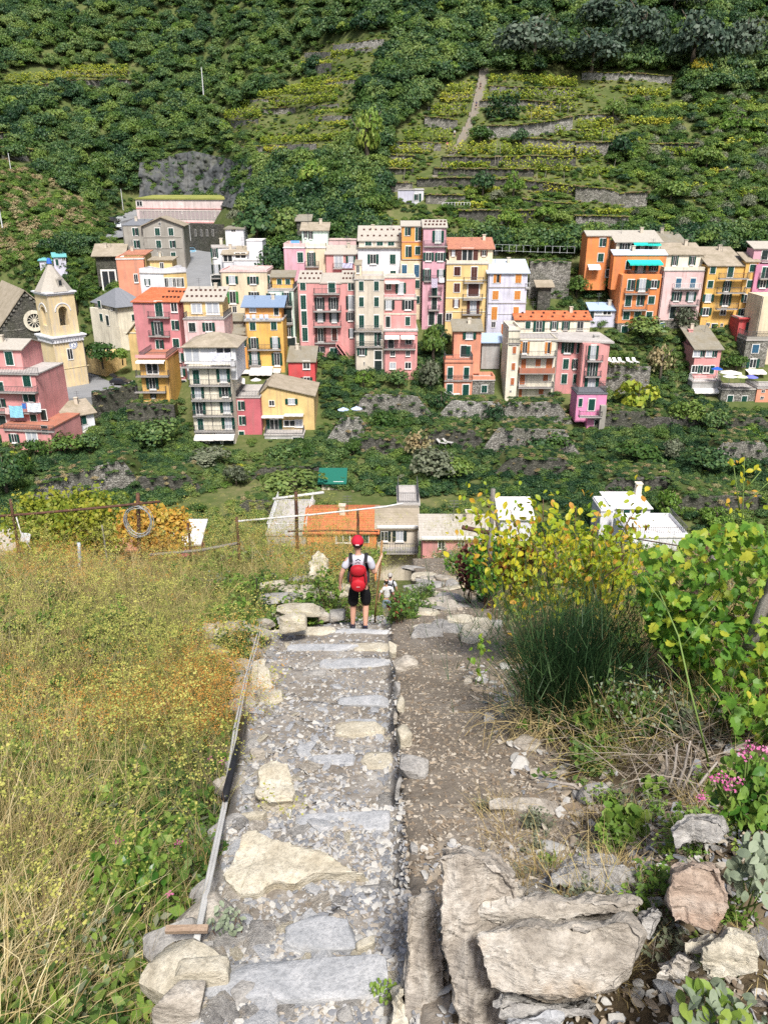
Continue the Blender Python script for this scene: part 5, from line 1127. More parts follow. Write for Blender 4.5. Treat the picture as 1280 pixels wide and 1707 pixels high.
P = sample(VIL, 700, LAWNS); plant_field('courtyard_plants', 'shrubs and pot plants in the courtyards between the houses', P, PM + PD[:2], .3, .95, .3)
P = sample([(960,450),(1160,540),(1160,640),(1010,640),(990,560),(895,530),(890,470)], 420); plant_field('slope_plants', 'green plants on the bank between the right hand houses', P, PM + PD, .5, 1.3, .3)
P = sample([(560,330),(960,330),(960,440),(900,440),(820,400),(560,380)], 400, [HOUSEX]); plant_field('roofline_bushes', 'bushes on the ledges right behind the village roofs', P, PM + PL + PD[:2], .6, 1.6, .3)
SLOPE2 = [(-100,845),(1400,845),(1400,935),(-100,935)]
P = sample(SLOPE2, 1100); plant_field('lower_bank_plants', 'dark green growth on the bank below the path', P, PM + PD, .5, 1.3, .3)
# trees and shrubs that can be told apart
BARK = rockmat('bark', (.05, .04, .03), (.11, .09, .065), (.17, .14, .10), (1, 1, .2), 8, (.2, .18, .14), .5)
def trunk_mesh():
    m = MB(); m.tube([(0, 0, -.1), (.01, .0, .25), (-.015, .01, .5), (.01, 0, .72)], [.045, .036, .028, .015], 6)
    for a in range(4):
        t = a * 1.57 + .4; z = .36 + .07 * a; m.tube([(0, 0, z), (.12 * math.cos(t), .12 * math.sin(t), z + .14), (.24 * math.cos(t), .24 * math.sin(t), z + .30)], [.02, .014, .005], 4)
    return m.mesh('trunk', BARK, True)
TRUNK = trunk_mesh()
KIND = {'dark': PD, 'mid': PM, 'light': PL, 'oak': PO, 'olive': POL, 'dry': PDR, 'vine': PV}
KIND['yellow'] = protos('yellow_crown', LM_YEL, 2, n=800, ncl=16, leaf=.08)
def tree(px, py, hp, wp, kind, label, Y=None, name='garden_tree', cat='tree', group=None, low=.0):
    b = hit(px, py) if Y is None else at(px, py, Y)
    k = depth(b.y, b.z) / F; hm, wm = hp * k * 1.03, wp * k
    e = empty(name, b, label, cat, group, ru(0, 6))
    t = link('trunk', TRUNK, e); t.scale = (hm, hm, hm)
    c = link('crown', R.choice(KIND[kind]).data, e); c.scale = (wm / 1.75, wm / 1.75, hm * (.66 - low * .1)); c.location = (0, 0, hm * (.42 - low))
    return e
for px, py, hp, wp, kd, lb in [
 (888,120,95,110,'oak','big grey green oak with a rounded crown at the top of the vineyard slope'), (985,128,80,90,'oak','grey green oak second from the left in the upper wood'),
 (1065,105,100,80,'oak','tall grey oak in the middle of the upper right wood'), (1150,130,110,95,'oak','dark grey oak with the broadest crown at the upper right'),
 (1235,120,90,80,'oak','grey green oak nearest the right edge of the upper wood'), (1010,60,70,90,'oak','grey oak crown high above the pale stone wall'), (1120,30,60,80,'oak','grey oak crown at the top picture edge'),
 (612,285,100,46,'light','slender yellow green tree standing over the middle terraces'), (622,262,50,30,'light','thin yellow crown beside the slender yellow tree'),
 (804,330,45,42,'dark','round dark tree above the hill house lane'), (855,335,52,36,'light','upright yellow green tree beside the round dark tree'), (785,340,26,24,'light','small bright bush under the round dark tree'),
 (828,342,28,28,'olive','pale grey bush between two trees above the lane'), (846,392,44,40,'light','bright citrus tree above the red penthouse roof'), (905,372,30,38,'light','citrus bush right of the bright citrus tree'),
 (935,380,30,36,'mid','dark bush on the ledge above the fenced lane'), (1115,345,45,60,'mid','ivy covered mound on the right terraces'), (1020,205,36,40,'mid','round bush by the upper vineyard'),
 (1032,270,44,46,'dark','dark round bush at the end of the vine rows'), (1160,140,45,40,'yellow','tree with yellow blossom tips under the oaks'), (1225,230,44,60,'light','bright green clump on the right slope'),
 (1175,285,40,50,'mid','tall scrub bush on the right slope'), (1255,250,30,40,'light','pale green bush near the right edge of the slope'),
 (865,245,30,30,'dark','dark bush under the hedge wall'), (800,240,30,44,'mid','creeper mound on the wall below the hedge'),
 (430,420,80,90,'dark','large dark tree crown behind the modern white house'), (480,415,70,70,'dark','dark tree between the modern house and the stone hut'), (520,330,60,60,'light','light green tree above the dark trees'), (570,330,46,50,'mid','mid green tree by the terrace hut'),
 (455,470,60,60,'dark','dark tree right behind the white roof tower'), (395,375,30,30,'olive','silvery shrub in front of the pale gallery'), (245,360,26,26,'olive','grey bush at the bend of the upper road'),
 (172,585,45,62,'mid','clipped green bush on the yellow planter by the square'), (205,580,28,30,'light','yellow green bush at the end of the planter'), (130,520,60,30,'mid','young tree with yellow leaves behind the bell tower'),
 (606,645,32,28,'light','small round tree in the courtyard of the beige house'), (664,650,38,44,'dark','dark red tree in front of the pink terraced house'), (722,612,72,44,'mid','tall tree between the pink house and the salmon cottage'), (716,655,60,40,'olive','airy grey tree below the tall gully tree'),
 (735,690,40,36,'dark','dark climbing shrub beside the lawn steps'), (822,706,36,36,'dark','dense ivy bush hanging over the lawn wall'), (560,635,26,28,'dark','dark bush below the outside stair of the pink house'),
 (1098,640,66,46,'dry','brown leaved tree beside the row of lounge chairs'), (1060,690,60,70,'vine','broad yellow green tree below the lounge chairs'), (1140,712,50,60,'mid','dark tree under the pink restaurant'), (1185,722,44,50,'dark','very dark tree right of the pink restaurant foot'),
 (1070,565,40,80,'dark','ivy hanging under the stone foot of the orange house'), (1140,555,46,40,'olive','airy tree in front of the white right house'), (1225,620,30,40,'mid','round bush between the restaurant and the stone cottage'),
 (960,495,36,48,'mid','green bush on the bank under the fenced lane'), (1000,490,34,46,'dark','dark bush beside the pergola'), (955,545,30,50,'olive','pale blossoming shrub behind the ivory house'), (925,540,26,40,'mid','bush left of the pale blossoming shrub'),
 (470,778,44,60,'dark','dark bushy tree under the dining terrace of the yellow restaurant'), (500,775,36,40,'mid','lighter bush right of the dark bushy tree'), (270,745,52,80,'dark','dark tree at the foot of the yellow corner house'), (352,778,36,76,'olive','silvery olive tree below the white tower house'),
 (240,740,26,40,'mid','green shrub on the little meadow'), (110,760,40,70,'mid','leafy shrub in front of the white cottage'), (150,755,36,50,'dark','dark shrub before the striped awning'), (60,765,36,44,'mid','shrub at the terrace foot of the pink corner house'),
 (15,830,80,60,'dark','dark tree in the lower left corner of the village'), (40,800,50,40,'mid','brighter tree beside the dark lower left tree'), (490,830,50,110,'dark','wide dark hedge like tree behind the rail landing'), (640,720,36,54,'mid','lemon tree on the middle garden terrace'),
 (700,770,55,50,'dry','dry reed clump with pale plumes'), (720,800,60,80,'olive','grey green willow like shrub below the reeds'), (760,800,44,60,'mid','green bush right of the grey willow like shrub'), (880,760,40,70,'dark','dark bush on the wall below the lawn'), (920,755,44,60,'mid','green bush right under the lawn wall'),
 (1060,775,40,80,'mid','spreading bush in the wild garden'), (1120,770,44,40,'olive','tall silvery thistle like shrub'), (1180,790,50,80,'dark','dark mound of shrubs on the lower right terrace'), (1240,745,36,70,'light','lime green bush on the right edge terrace'), (1240,800,40,50,'mid','bush under the right edge wall'),
 (1108,872,60,50,'light','full green tree beside the white villa'), (1190,880,44,50,'light','sprawling shrub right of the white villa tree'), (395,810,40,44,'olive','grey bush left of the green roofed hut'), (590,760,30,30,'mid','small shrub above the green roofed hut'), (560,770,26,40,'dark','dark shrub on the bed above the hut'), (700,640,30,30,'dark','dark ivy at the foot of the gully tree')]:
    tree(px, py + (26 if 'planter' in lb else 0), hp, wp * (1.15 if kd == 'oak' else 1), kd, lb, 150.5 if 'planter' in lb else None, low=.1 if kd in ('oak', 'yellow') else .04)
# clipped hedge on the hill, vine rows, posts
VROWS = []
def rowcloud(name, label, pts, h, mat, leafm=.36, dens=42, tile=(0, 0, 1), group=None, w_=.7, cat='vine row'):
    ox, oy, s = tile; pts = [(ox + p[0] / s, oy + p[1] / s) for p in pts]; W_ = hits(pts); V, Fs, k = [], [], 0
    P = []
    for a, b in zip(W_, W_[1:]):
        L = np.linalg.norm(b - a); n = int(L * dens); t = rng.random(n)[:, None]; q = a + (b - a) * t
        hm = 1.35 * h / s * a[1] / F; q[:, 2] += hm * (.15 + .85 * rng.random(n)) * (.8 + .25 * np.sin(t[:, 0] * L * 1.3) ** 2); q[:, 1] += rng.normal(size=n) * w_ * .5; q[:, 0] += rng.normal(size=n) * .15; P.append(q)
    P = np.concatenate(P); V, Fq = leaf_quads(P, np.tile([0, -.5, .8], (len(P), 1)), leafm, 1.2, .7)
    o = tag(link(name, np_mesh(name, V, Fq, mat)), label, cat, group); VROWS.append((o, pts[0][0], sum(p[1] for p in pts) / len(pts), group)); return o
HT = {'H0': (0, 0, 2), 'H1': (640, 100, 4), 'H2': (960, 100, 4), 'H3': (320, 60, 4)}
for tl, pts, h in [('H1', [(420,220),(590,212)], 40), ('H1', [(370,292),(590,280)], 50), ('H1', [(315,380),(560,372)], 55), ('H1', [(130,545),(450,545)], 55), ('H1', [(40,625),(330,622)], 40), ('H1', [(690,165),(960,160),(1280,178)], 40),
 ('H1', [(660,270),(920,262),(1280,268)], 45), ('H1', [(940,405),(1130,402)], 70), ('H1', [(420,640),(740,640)], 60), ('H1', [(780,635),(1260,642)], 55), ('H1', [(390,722),(700,722)], 30), ('H1', [(780,750),(1240,752)], 65), ('H1', [(0,715),(190,715)], 40), ('H1', [(1000,180),(1280,185)], 40), ('H1', [(1140,345),(1280,350)], 50), ('H1', [(1130,510),(1210,512)], 50),
 ('H2', [(0,258),(110,258)], 45), ('H2', [(0,455),(240,458)], 45), ('H2', [(0,540),(260,545)], 60), ('H2', [(0,655),(150,655)], 50), ('H2', [(40,775),(300,772)], 45), ('H2', [(870,340),(1180,335)], 50), ('H2', [(300,575),(480,578)], 40), ('H2', [(990,600),(1160,600)], 50),
 ('H3', [(730,318),(1080,280)], 22), ('H3', [(440,412),(1000,365)], 28), ('H3', [(280,485),(560,478)], 32), ('H3', [(570,475),(970,440)], 38), ('H3', [(220,560),(460,548)], 42), ('H3', [(460,722),(860,705),(1080,665)], 32), ('H3', [(820,530),(1060,515)], 22), ('H3', [(1060,510),(1280,470)], 36), ('H3', [(930,150),(1080,140)], 30), ('H3', [(480,775),(640,775)], 26),
 ('H2', [(340,245),(620,250)], 40), ('H2', [(470,355),(860,352)], 40), ('H2', [(330,430),(700,440)], 35), ('H2', [(1000,470),(1280,475)], 45), ('H2', [(500,640),(860,650)], 40), ('H2', [(880,780),(1240,790)], 40), ('H2', [(1060,930),(1280,950)], 50), ('H2', [(600,880),(900,890)], 45), ('H2', [(100,1030),(400,1035)], 30), ('H1', [(540,880),(760,885)], 30), ('H1', [(1060,875),(1280,900)], 40), ('H1', [(480,985),(700,990)], 30), ('H1', [(760,1080),(1000,1090)], 50), ('H3', [(620,370),(1090,310)], 24), ('H3', [(700,640),(1040,600)], 26), ('H3', [(1000,940),(1280,960)], 36), ('H3', [(720,215),(930,205)], 26), ('H3', [(330,830),(560,828)], 26),
 ('H0', [(20,280),(240,262),(430,258)], 20), ('H0', [(50,308),(240,300)], 18), ('H0', [(220,232),(430,230)], 10), ('H0', [(0,495),(130,490)], 14), ('H0', [(0,458),(60,452)], 16)]:
    rowcloud('vine_row', 'yellow green vine row along a terrace edge on the hill', pts, h, LM_VINE, tile=HT[tl], group='vine rows on the hill terraces')
ordinal_labels(VROWS, 'yellow green vine row')
rowcloud('clipped_hedge', 'dark clipped hedge on the hill terrace beside the stairway', [(685,405),(790,408),(895,405)], 105, LM_DARK, .45, 130, HT['H1'], None, .9, 'hedge')
POSTM = plain('weathered_post', (.30, .27, .22), .9)
pm = MB(); pm.tube([(0, 0, -.3), (0, 0, 1)], .05, 5); pme = pm.mesh('vine_post', POSTM)
for tl, x, y, h in [('H1', 745, 640, 80), ('H1', 775, 640, 70), ('H1', 735, 715, 70), ('H1', 758, 715, 65), ('H1', 540, 715, 60), ('H1', 490, 715, 50), ('H1', 530, 780, 55), ('H1', 602, 775, 50), ('H1', 930, 775, 55), ('H1', 1018, 805, 45), ('H1', 1066, 810, 60), ('H1', 1198, 815, 60), ('H1', 1020, 685, 50), ('H1', 980, 415, 100), ('H1', 1092, 405, 80), ('H1', 1170, 360, 60), ('H1', 1222, 360, 70), ('H1', 130, 810, 80), ('H1', 90, 710, 75), ('H1', 380, 545, 70), ('H2', 170, 545, 60), ('H2', 262, 545, 60), ('H2', 252, 715, 45), ('H2', 155, 815, 40), ('H2', 210, 690, 35), ('H2', 315, 340, 60), ('H2', 238, 345, 80)]:
    ox, oy, s = HT[tl]; b = hit(ox + x / s, oy + y / s); o = link('vine_post', pme); o.location = b; o.scale = (1, 1, h / s * b.y / F)
    o.rotation_euler = (ru(-.1, .1), ru(-.12, .12), 0); tag(o, 'thin weathered post among the vine rows', 'post', 'vine posts on the hill')
# stone stairway climbing the hill
st_px = [(716,305),(735,285),(752,262),(770,232),(780,212),(788,196),(795,172),(800,150),(806,128),(806,108)]
W_ = hits(st_px); road_o = empty('hill_stairway', W_[0], 'stony stairway climbing straight up between the vineyard terraces', 'stairway'); sm = rockmat('path_stone', (.20, .18, .15), (.30, .27, .22), (.40, .37, .31)); k = 0
for a, b in zip(W_, W_[1:]):
    a, b = Vector(a), Vector(b); n = max(2, int((b - a).length / .9))
    for i in range(n):
        p = a + (b - a) * ((i + .5) / n) - Vector(W_[0]); m = MB(); wd = ru(.8, 1.3); m.box(p.x - wd, p.x + wd, p.y - .5, p.y + .6, p.z - .6, p.z + ru(.15, .4)); m.build('step', sm, road_o)
# poles and wires
WOODP = plain('pole_pale', (.62, .63, .62), .6)
def pole(px, py0, py1, label, r=.14, Y=None, mat=None):
    b = hit(px, py1) if Y is None else at(px, py1, Y); zt_ = zrow(py0, b.y); m = MB(); m.tube([(0, 0, -.5), (0, 0, zt_ - b.z)], [r, r * .7], 7)
    o = m.build('utility_pole', mat or WOODP); o.location = b; tag(o, label, 'pole'); return b + Vector((0, 0, zt_ - b.z))
def wire(a, b, label, r=.03, sag=2., name='power_line'):
    m = MB(); m.tube([a + (b - a) * t - Vector((0, 0, sag * 4 * t * (1 - t))) for t in np.linspace(0, 1, 14)], r, 4); return tag(m.build(name, RAIL), label, 'cable')
pa = pole(341, 112, 176, 'tall pale pole standing in the forest above the gallery', .2)
wire(pa, at(418, -20, 255), 'thin cable running from the forest pole up out of the picture', .04, 1)
pb = pole(206, 315, 350, 'pole beside the upper road bend', .12); pc = pole(20, 255, 290, 'pole at the left edge of the scrub slope', .12); wire(pc, pb, 'cable sagging between the two poles left of the gallery', .035, 3)
pole(4, 310, 375, 'pale lamp pole cut by the left picture edge', .12, 160); pole(318, 368, 398, 'lamp pole beside the parked cars', .07, 208)
# rock face above the gallery
CL = rockmat('cliff_rock', (.035, .04, .042), (.085, .09, .09), (.16, .16, .15), (1, 1, .35), .25, (.09, .10, .05), 1.)
nx, ny = 110, 48; P = np.array([[236 + 195 * i / (nx - 1), 252 + 22 * abs(i / (nx - 1) - .45) * 2 + (332 - 252) * j / (ny - 1)] for j in range(ny) for i in range(nx)]); W_ = hits(P)
for q in W_:
    nz = mnoise.fractal(Vector(q) * .3, .8, 2.1, 6); ri = abs(mnoise.noise(Vector((q[0] * .5, q[1] * .1, q[2] * .1)))); vo = mnoise.voronoi(Vector((q[0] * .35, q[1] * .35, q[2] * .2)))[0]; q[1] -= 2.2 + 1.3 * nz - 2.2 * ri + 2.0 * (vo[1] - vo[0])
ii = (np.arange(ny - 1)[:, None] * nx + np.arange(nx - 1)).ravel(); tag(link('rock_face', np_mesh('rock_face', W_, np.stack([ii, ii + nx, ii + nx + 1, ii + 1], 1), CL, False)), kind='structure')

# grass and creepers along the tops of the terrace walls, and turf between the bushes of the hill
tp_, k = [], 0
for rows, bed in TW:
    for (a, b) in zip(rows, rows[1:]):
        for j in range(2 + int(1.6 * bed)):
            t = R.random(); tp_.append((a[0] + (b[0] - a[0]) * t, a[1] + (ru(-.05, 1.2) if j < 2 else ru(.6, bed + .8)), a[3] + (b[3] - a[3]) * t + (ru(-.35, .15) if j < 2 else .1)))
lip = []
for rows, bed in TW:
    if rows[0][1] < 150:
        for (a, b) in zip(rows, rows[1:]):
            for j in range(1): t = R.random(); tp_.append((a[0] + (b[0] - a[0]) * t, a[1] - .1, a[3] + (b[3] - a[3]) * t - 2.6 * R.random() ** 1.3))
    if rows[0][1] > 165:
        for (a, b) in zip(rows, rows[1:]):
            for j in range(7): t = R.random(); lip.append((a[0] + (b[0] - a[0]) * t, a[1] + ru(-.1, .25), a[3] + (b[3] - a[3]) * t + ru(-.05, .1)))
n = len(lip); s_ = rng.uniform(.28, .5, n); scatter('wall_top_grass', lip, np.stack([np.zeros(n), np.zeros(n), rng.uniform(0, 6.28, n)], 1), np.stack([s_ * 1.5, s_, s_ * .6], 1), rng.integers(0, 3, n), PDR[:2] + PV[:1], 'stuff', 'dry pale grass along the edges of the hill terraces')
n = len(tp_); s_ = rng.uniform(.22, .65, n); pr = PM[:1] + PDR[:1] + PD[:5]
scatter('wall_top_plants', tp_, np.stack([np.zeros(n), np.zeros(n), rng.uniform(0, 6.28, n)], 1), np.stack([s_ * 1.3, s_, s_ * .7], 1), rng.integers(0, len(pr), n), pr, 'stuff', 'tufts and creepers hanging over the tops of the terrace walls')
P = np.concatenate([sample(T3, 2300, [STAIR, HOUSEX]), sample(T2, 800), sample(T1, 120), sample(RIGHTS, 500), sample(SPUR, 400)]); plant_field('hill_turf', 'yellow green turf and weeds on the hill terraces', P, PV + PL[:2] + PDR[:1], .3, .8, .15, (.35, .6))
# ================================================================== THINGS IN THE VILLAGE
def car_mesh():
    root = bpy.data.objects
    b = MB(); pr = [(-2.05, .35), (-2.0, .75), (-1.5, .9), (-.9, .95), (-.35, 1.42), (1.1, 1.45), (1.75, .98), (2.0, .9), (2.05, .35)]
    n = len(pr)
    for y, k in ((-.82, 1), (.82, 1)):
        for x, z in pr: yy = y * (.82 if z > 1.2 else 1); b.v.append((x, yy, z))
    b.f.append(tuple(range(n))[::1]); b.f.append(tuple(range(n, 2 * n))[::-1]); b.mi += [0, 0]
    for i in range(n): j = (i + 1) % n; b.f.append((i, i + n, j + n, j)); b.mi.append(0)
    return b
CARB = car_mesh(); TYRE = plain('tyre', (.02, .02, .02), .8)
tm = MB(); tm.tube([(0, -.1, 0), (0, .1, 0)], .32, 12); TYM = tm.mesh('tyre', TYRE, True); rmh = MB(); rmh.tube([(0, -.115, 0), (0, .115, 0)], .19, 10); RIM = rmh.mesh('rim', plain('rim_metal', (.5, .5, .5), .3, .8))
def car(px, py, rz, col, label, Y=None, lift=.3):
    b = hit(px, py) if Y is None else at(px, py, Y); b = b + Vector((0, 0, lift)); e = empty('parked_car', b, label, 'car', 'cars parked along the village road', rz)
    me = CARB.mesh('body', plain('car_paint_' + col[0], col[1], .3, spec=.6)); bd = link('body', me, e)
    for sx in (-1, 1):
        m = MB(); y = sx * .78; yt = sx * .70; m.add([(-.75, y * 1.01, 1.0), (1.45, y * 1.01, 1.0), (1.02, yt, 1.38), (-.33, yt, 1.36)], [(0, 1, 2, 3)]); m.build('side_window', GLASS, bd)
    m = MB(); m.add([(-.93, -.72, .985), (-.93, .72, .985), (-.40, .6, 1.41), (-.40, -.6, 1.41)], [(0, 1, 2, 3)]); m.build('windscreen', GLASS, bd)
    m = MB(); m.add([(1.74, -.70, 1.02), (1.74, .70, 1.02), (1.16, .6, 1.43), (1.16, -.6, 1.43)], [(0, 1, 2, 3)]); m.build('rear_window', GLASS, bd)
    for x in (-1.3, 1.25):
        for y in (-.76, .76):
            w_ = link('wheel', TYM, e); w_.location = (x, y, .32); link('rim', RIM, w_)
    for y in (-.6, .6): m = MB(); m.box(-2.06, -1.98, y - .18, y + .18, .62, .76); m.build('headlight', plain('lamp_glass', (.7, .7, .68), .2), bd); m = MB(); m.box(1.98, 2.06, y - .14, y + .14, .66, .84); m.build('tail_light', plain('tail_red', (.4, .02, .02), .3), bd)
    return e
G_ = 160, 310, 4.923
def gp(x, y): return 160 + x / 4.923, 310 + y / 4.923
for x, y, rz, c, lb in [(760,455,2.2,('blue',(.03,.10,.45)),'bright blue car second in the parked row by the arched wall'), (735,432,2.2,('navy',(.03,.05,.14)),'dark blue car at the far end of the parked row'), (805,470,2.2,('black',(.02,.02,.025)),'black car between the blue and the white parked cars'), (850,495,2.2,('white',(.7,.7,.7)),'white car in the parked row by the arched wall'), (890,512,2.2,('red',(.30,.03,.03)),'dark red car in the parked row'), (925,525,2.2,('silver',(.5,.55,.58)),'silver car nearest the modern white house'),
 (735,570,2.0,('sky',(.15,.33,.55)),'light blue car at the left kerb'), (790,565,2.0,('steel',(.20,.38,.5)),'steel blue car beside the road parapet'),
 (140,310,2.9,('graphite',(.05,.05,.055)),'dark car at the top of the upper car park'), (225,300,2.9,('grey',(.38,.40,.42)),'grey car beside the upper road'), (185,355,1.9,('pearl',(.7,.72,.74)),'white car parked in the upper car park')]:
    px, py = gp(x, y); car(px, py, rz, c, lb)
bc = car(203, 640, 2.9, ('jet', (.015, .015, .018)), 'black car with raised tailgate parked on the church square', 146, .0); bc.location.z = zp
m = MB(); m.hexa([(1.1, -.7, 1.45), (2.0, -.7, 2.0), (2.0, .7, 2.0), (1.1, .7, 1.45), (1.1, -.7, 1.5), (2.0, -.7, 2.06), (2.0, .7, 2.06), (1.1, .7, 1.5)]); m.build('tailgate', plain('car_paint_jet', (.015, .015, .018)), bc)
# parasols, loungers, tables, laundry
def parasol(px, py, Y, col, label, r=1.2, h=2.2):
    b = at(px, py, Y); e = empty('parasol', b - Vector((0, 0, h)), label, 'parasol'); m = MB(); n = 8
    m.v.append((0, 0, h + .1)); 
    for i in range(n): t = 2 * math.pi * i / n; m.v.append((r * math.cos(t), r * math.sin(t), h - .35))
    for i in range(n): m.f.append((0, 1 + i, 1 + (i + 1) % n)); m.mi.append(0)
    m.build('canopy', plain('parasol_' + col[0], col[1], .8), e); m = MB(); m.tube([(0, 0, 0), (0, 0, h)], .03, 5); m.build('pole', WRAIL, e)
for x, y, Y, c, lb, r in [(940,1048,136.5,('blue',(.02,.10,.50)),'bright blue parasol by the pink restaurant',1.0), (1030,1072,136,('cream',(.7,.68,.6)),'wide cream parasol on the stone terrace',2.0), (1025,1098,134.5,('white',(.75,.75,.73)),'white parasol in front of the wide cream one',1.2), (1100,1100,134.5,('lime',(.55,.62,.38)),'pale lime parasol on the stone terrace',1.25), (1168,1102,134.5,('violet',(.16,.17,.55)),'violet blue parasol at the end of the stone terrace',1.2)]:
    parasol(960 + x / 4, 350 + y / 4, Y, c, lb, r)
for x, y, Y, c, lb, r in [(968,1208,127,('ice',(.45,.55,.75)),'pale blue parasol left of its twin on the gravel terrace',1.0), (1046,1202,127.5,('ice',(.45,.55,.75)),'pale blue parasol right of its twin on the gravel terrace',1.0), (450,1033,139.5,('canvas',(.72,.70,.66)),'white parasol left before the ochre house',1.0), (548,1028,139.5,('canvas',(.72,.70,.66)),'white parasol right before the ochre house',1.0)]:
    parasol(300 + x / 3.5559, 340 + y / 3.5559, Y, c, lb, r)
LW = plain('lounger_white', (.72, .71, .68), .6)
def lounger(p, rz, label, mat=LW, group=None):
    e = empty('lounge_chair', p, label, 'lounge chair', group, rz)
    m = MB(); m.box(-.32, .32, -.9, .35, .30, .38); m.build('seat', mat, e); m = MB(); m.hexa([(-.32, .35, .30), (.32, .35, .30), (.32, .9, .80), (-.32, .9, .80), (-.32, .35, .38), (.32, .35, .38), (.32, .86, .88), (-.32, .86, .88)]); m.build('backrest', mat, e)
    for x in (-.28, .28):
        for y in (-.8, .3): m = MB(); m.tube([(x, y, 0), (x, y, .3)], .025, 4); m.build('leg', mat, e)
    return e
for i, x in enumerate((230, 262, 298, 352, 392)):
    px, py = 960 + x / 4, 350 + 1022 / 4; lounger(at(px, py, 138), .25, ['white lounge chair at the left end of the terrace row', 'white lounge chair second from the left in the terrace row', 'white lounge chair in the middle of the terrace row', 'white lounge chair second from the right in the terrace row', 'white lounge chair at the right end of the terrace row'][i], LW, 'lounge chairs on the stone terrace')
lounger(at(749, 661, 136.5), 1.9, 'white lounge chair left on the lawn of the salmon cottage'); lounger(at(758, 660, 136.5), 1.9, 'white lounge chair right on the lawn of the salmon cottage')
lounger(at(736, 741, 120), 1.0, 'grey lounge chair left beside the reeds', plain('lounger_grey', (.45, .44, .42))); lounger(at(746, 740, 120), 1.0, 'grey lounge chair right beside the reeds', plain('lounger_grey', (.45, .44, .42)))
for i, x in enumerate((690, 707, 722)):
    e = lounger(at(300 + (x - 20) / 3.5559, 340 + 247 / 3.5559, 160.5), .2, ['blue deck chair left on the pink terrace roof', 'blue deck chair in the middle of the pink terrace roof', 'blue deck chair right on the pink terrace roof'][i], plain('deck_blue', (.10, .25, .55)), 'blue deck chairs')
for i, x in enumerate((405, 440, 485, 515)):
    lounger(at(300 + x / 3.5559, 340 + 688 / 3.5559, 144.6), .2, ['pale deck chair at the left on the ochre house terrace', 'pale deck chair second from left on the ochre house terrace', 'pale deck chair second from right on the ochre house terrace', 'pale deck chair at the right on the ochre house terrace'][i], plain('deck_pale', (.35, .42, .55)), 'deck chairs on the ochre house')
def cloth(px0, px1, py0, py1, Y, col, label, sag=.25):
    a, b = at(px0, py0, Y), at(px1, py0, Y); hh = a.z - zrow(py1, Y); m = MB(); n, k = 8, 5
    for j in range(k + 1):
        for i in range(n + 1):
            t = i / n; p = a + (b - a) * t; m.v.append((p.x, p.y + .06 * math.sin(i * 1.7 + j), p.z - hh * j / k - sag * 4 * t * (1 - t) * .3))
    for j in range(k):
        for i in range(n): q = j * (n + 1) + i; m.f.append((q, q + 1, q + n + 2, q + n + 1)); m.mi.append(0)
    return tag(m.build('washing', plain('cloth_' + col[0], col[1], .9)), label, 'washing')
za = lambda x, y: (x / 3.5563, 340 + y / 3.5563); zb = lambda x, y: (300 + x / 3.5559, 340 + y / 3.5559); zc = lambda x, y: (560 + x / 3.5559, 340 + y / 3.5559)
def cl(z, x0, x1, y0, y1, Y, col, label): a = z(x0, y0); b = z(x1, y1); cloth(a[0], b[0], a[1], b[1], Y, col, label)
cl(za, 52, 132, 1195, 1265, 116.6, ('aqua', (.25, .55, .68)), 'light blue towel drying on the pink corner house'); cl(za, 158, 240, 1178, 1232, 116.4, ('pattern', (.60, .66, .70)), 'pale patterned sheet drying on the pink corner house'); cl(za, 28, 52, 1205, 1245, 116.6, ('blush', (.72, .50, .48)), 'small pink cloth drying beside the blue towel'); cl(za, 130, 154, 1180, 1212, 116.5, ('cobalt', (.06, .18, .50)), 'small blue cloth drying beside the patterned sheet')
cl(zb, 178, 300, 880, 930, 121.6, ('sheet', (.70, .70, .80)), 'big white sheet drying on the top balcony of the white tower house'); cl(zc, 566, 602, 440, 495, 150.8, ('stripe', (.52, .46, .56)), 'lilac sheet drying on the mauve pink tall house'); cl(zc, 610, 642, 435, 465, 150.8, ('pale', (.68, .68, .70)), 'white shirt drying on the mauve pink tall house')
cl(zb, 962, 1022, 350, 378, 155.6, ('mauve', (.50, .50, .66)), 'grey blue towels drying on the small pink house')
def sail(px, label, mat, Y):
    P_ = [at(a, b, Y + c) for a, b, c in px]; m = MB(); m.add(P_ + [p - Vector((0, 0, .05)) for p in P_], [tuple(range(len(P_))), tuple(range(2 * len(P_) - 1, len(P_) - 1, -1))]); tag(m.build('shade_sail', mat), label, 'awning')
a, b, c = zb(325, 1010), zb(385, 1035), zb(330, 1055); d = zb(385, 1068); sail([(*a, 0), (*b, -1), (*d, -2), (*c, -1)], 'white shade sail beside the white tower house', AWN, 130)
# lane fence above the lilac house
m = MB(); W_ = [hit(822, 428), hit(880, 430), hit(952, 432)]
for a, b in zip(W_, W_[1:]): seg_rail(m, a + Vector((0, -2, 1.2)), b + Vector((0, -2, 1.2)), 1.3, 1.4, .04)
tag(m.build('lane_fence', plain('galvanised', (.45, .47, .47), .5)), 'grey metal fence along the lane right of the lilac house', 'fence')
W_ = [hit(737, 350), hit(783, 350)]; m = MB(); seg_rail(m, W_[0] + Vector((0, 0, .3)), W_[1] + Vector((0, 0, .3)), 1.2, .6, .05); tag(m.build('white_fence', WRAIL), 'white railing beside the lone hill house', 'fence')
# wooden ramp rails among the garden walls, garden table
m = MB(); a, b = hit(175, 832), hit(222, 797); seg_rail(m, a + Vector((0, 0, .8)), b + Vector((0, 0, 1.6)), .5, 1.2, .08); tag(m.build('timber_ramp', plain('old_timber', (.14, .09, .06), .9)), 'dark timber rail ramp leaning on the garden wall', 'ramp')
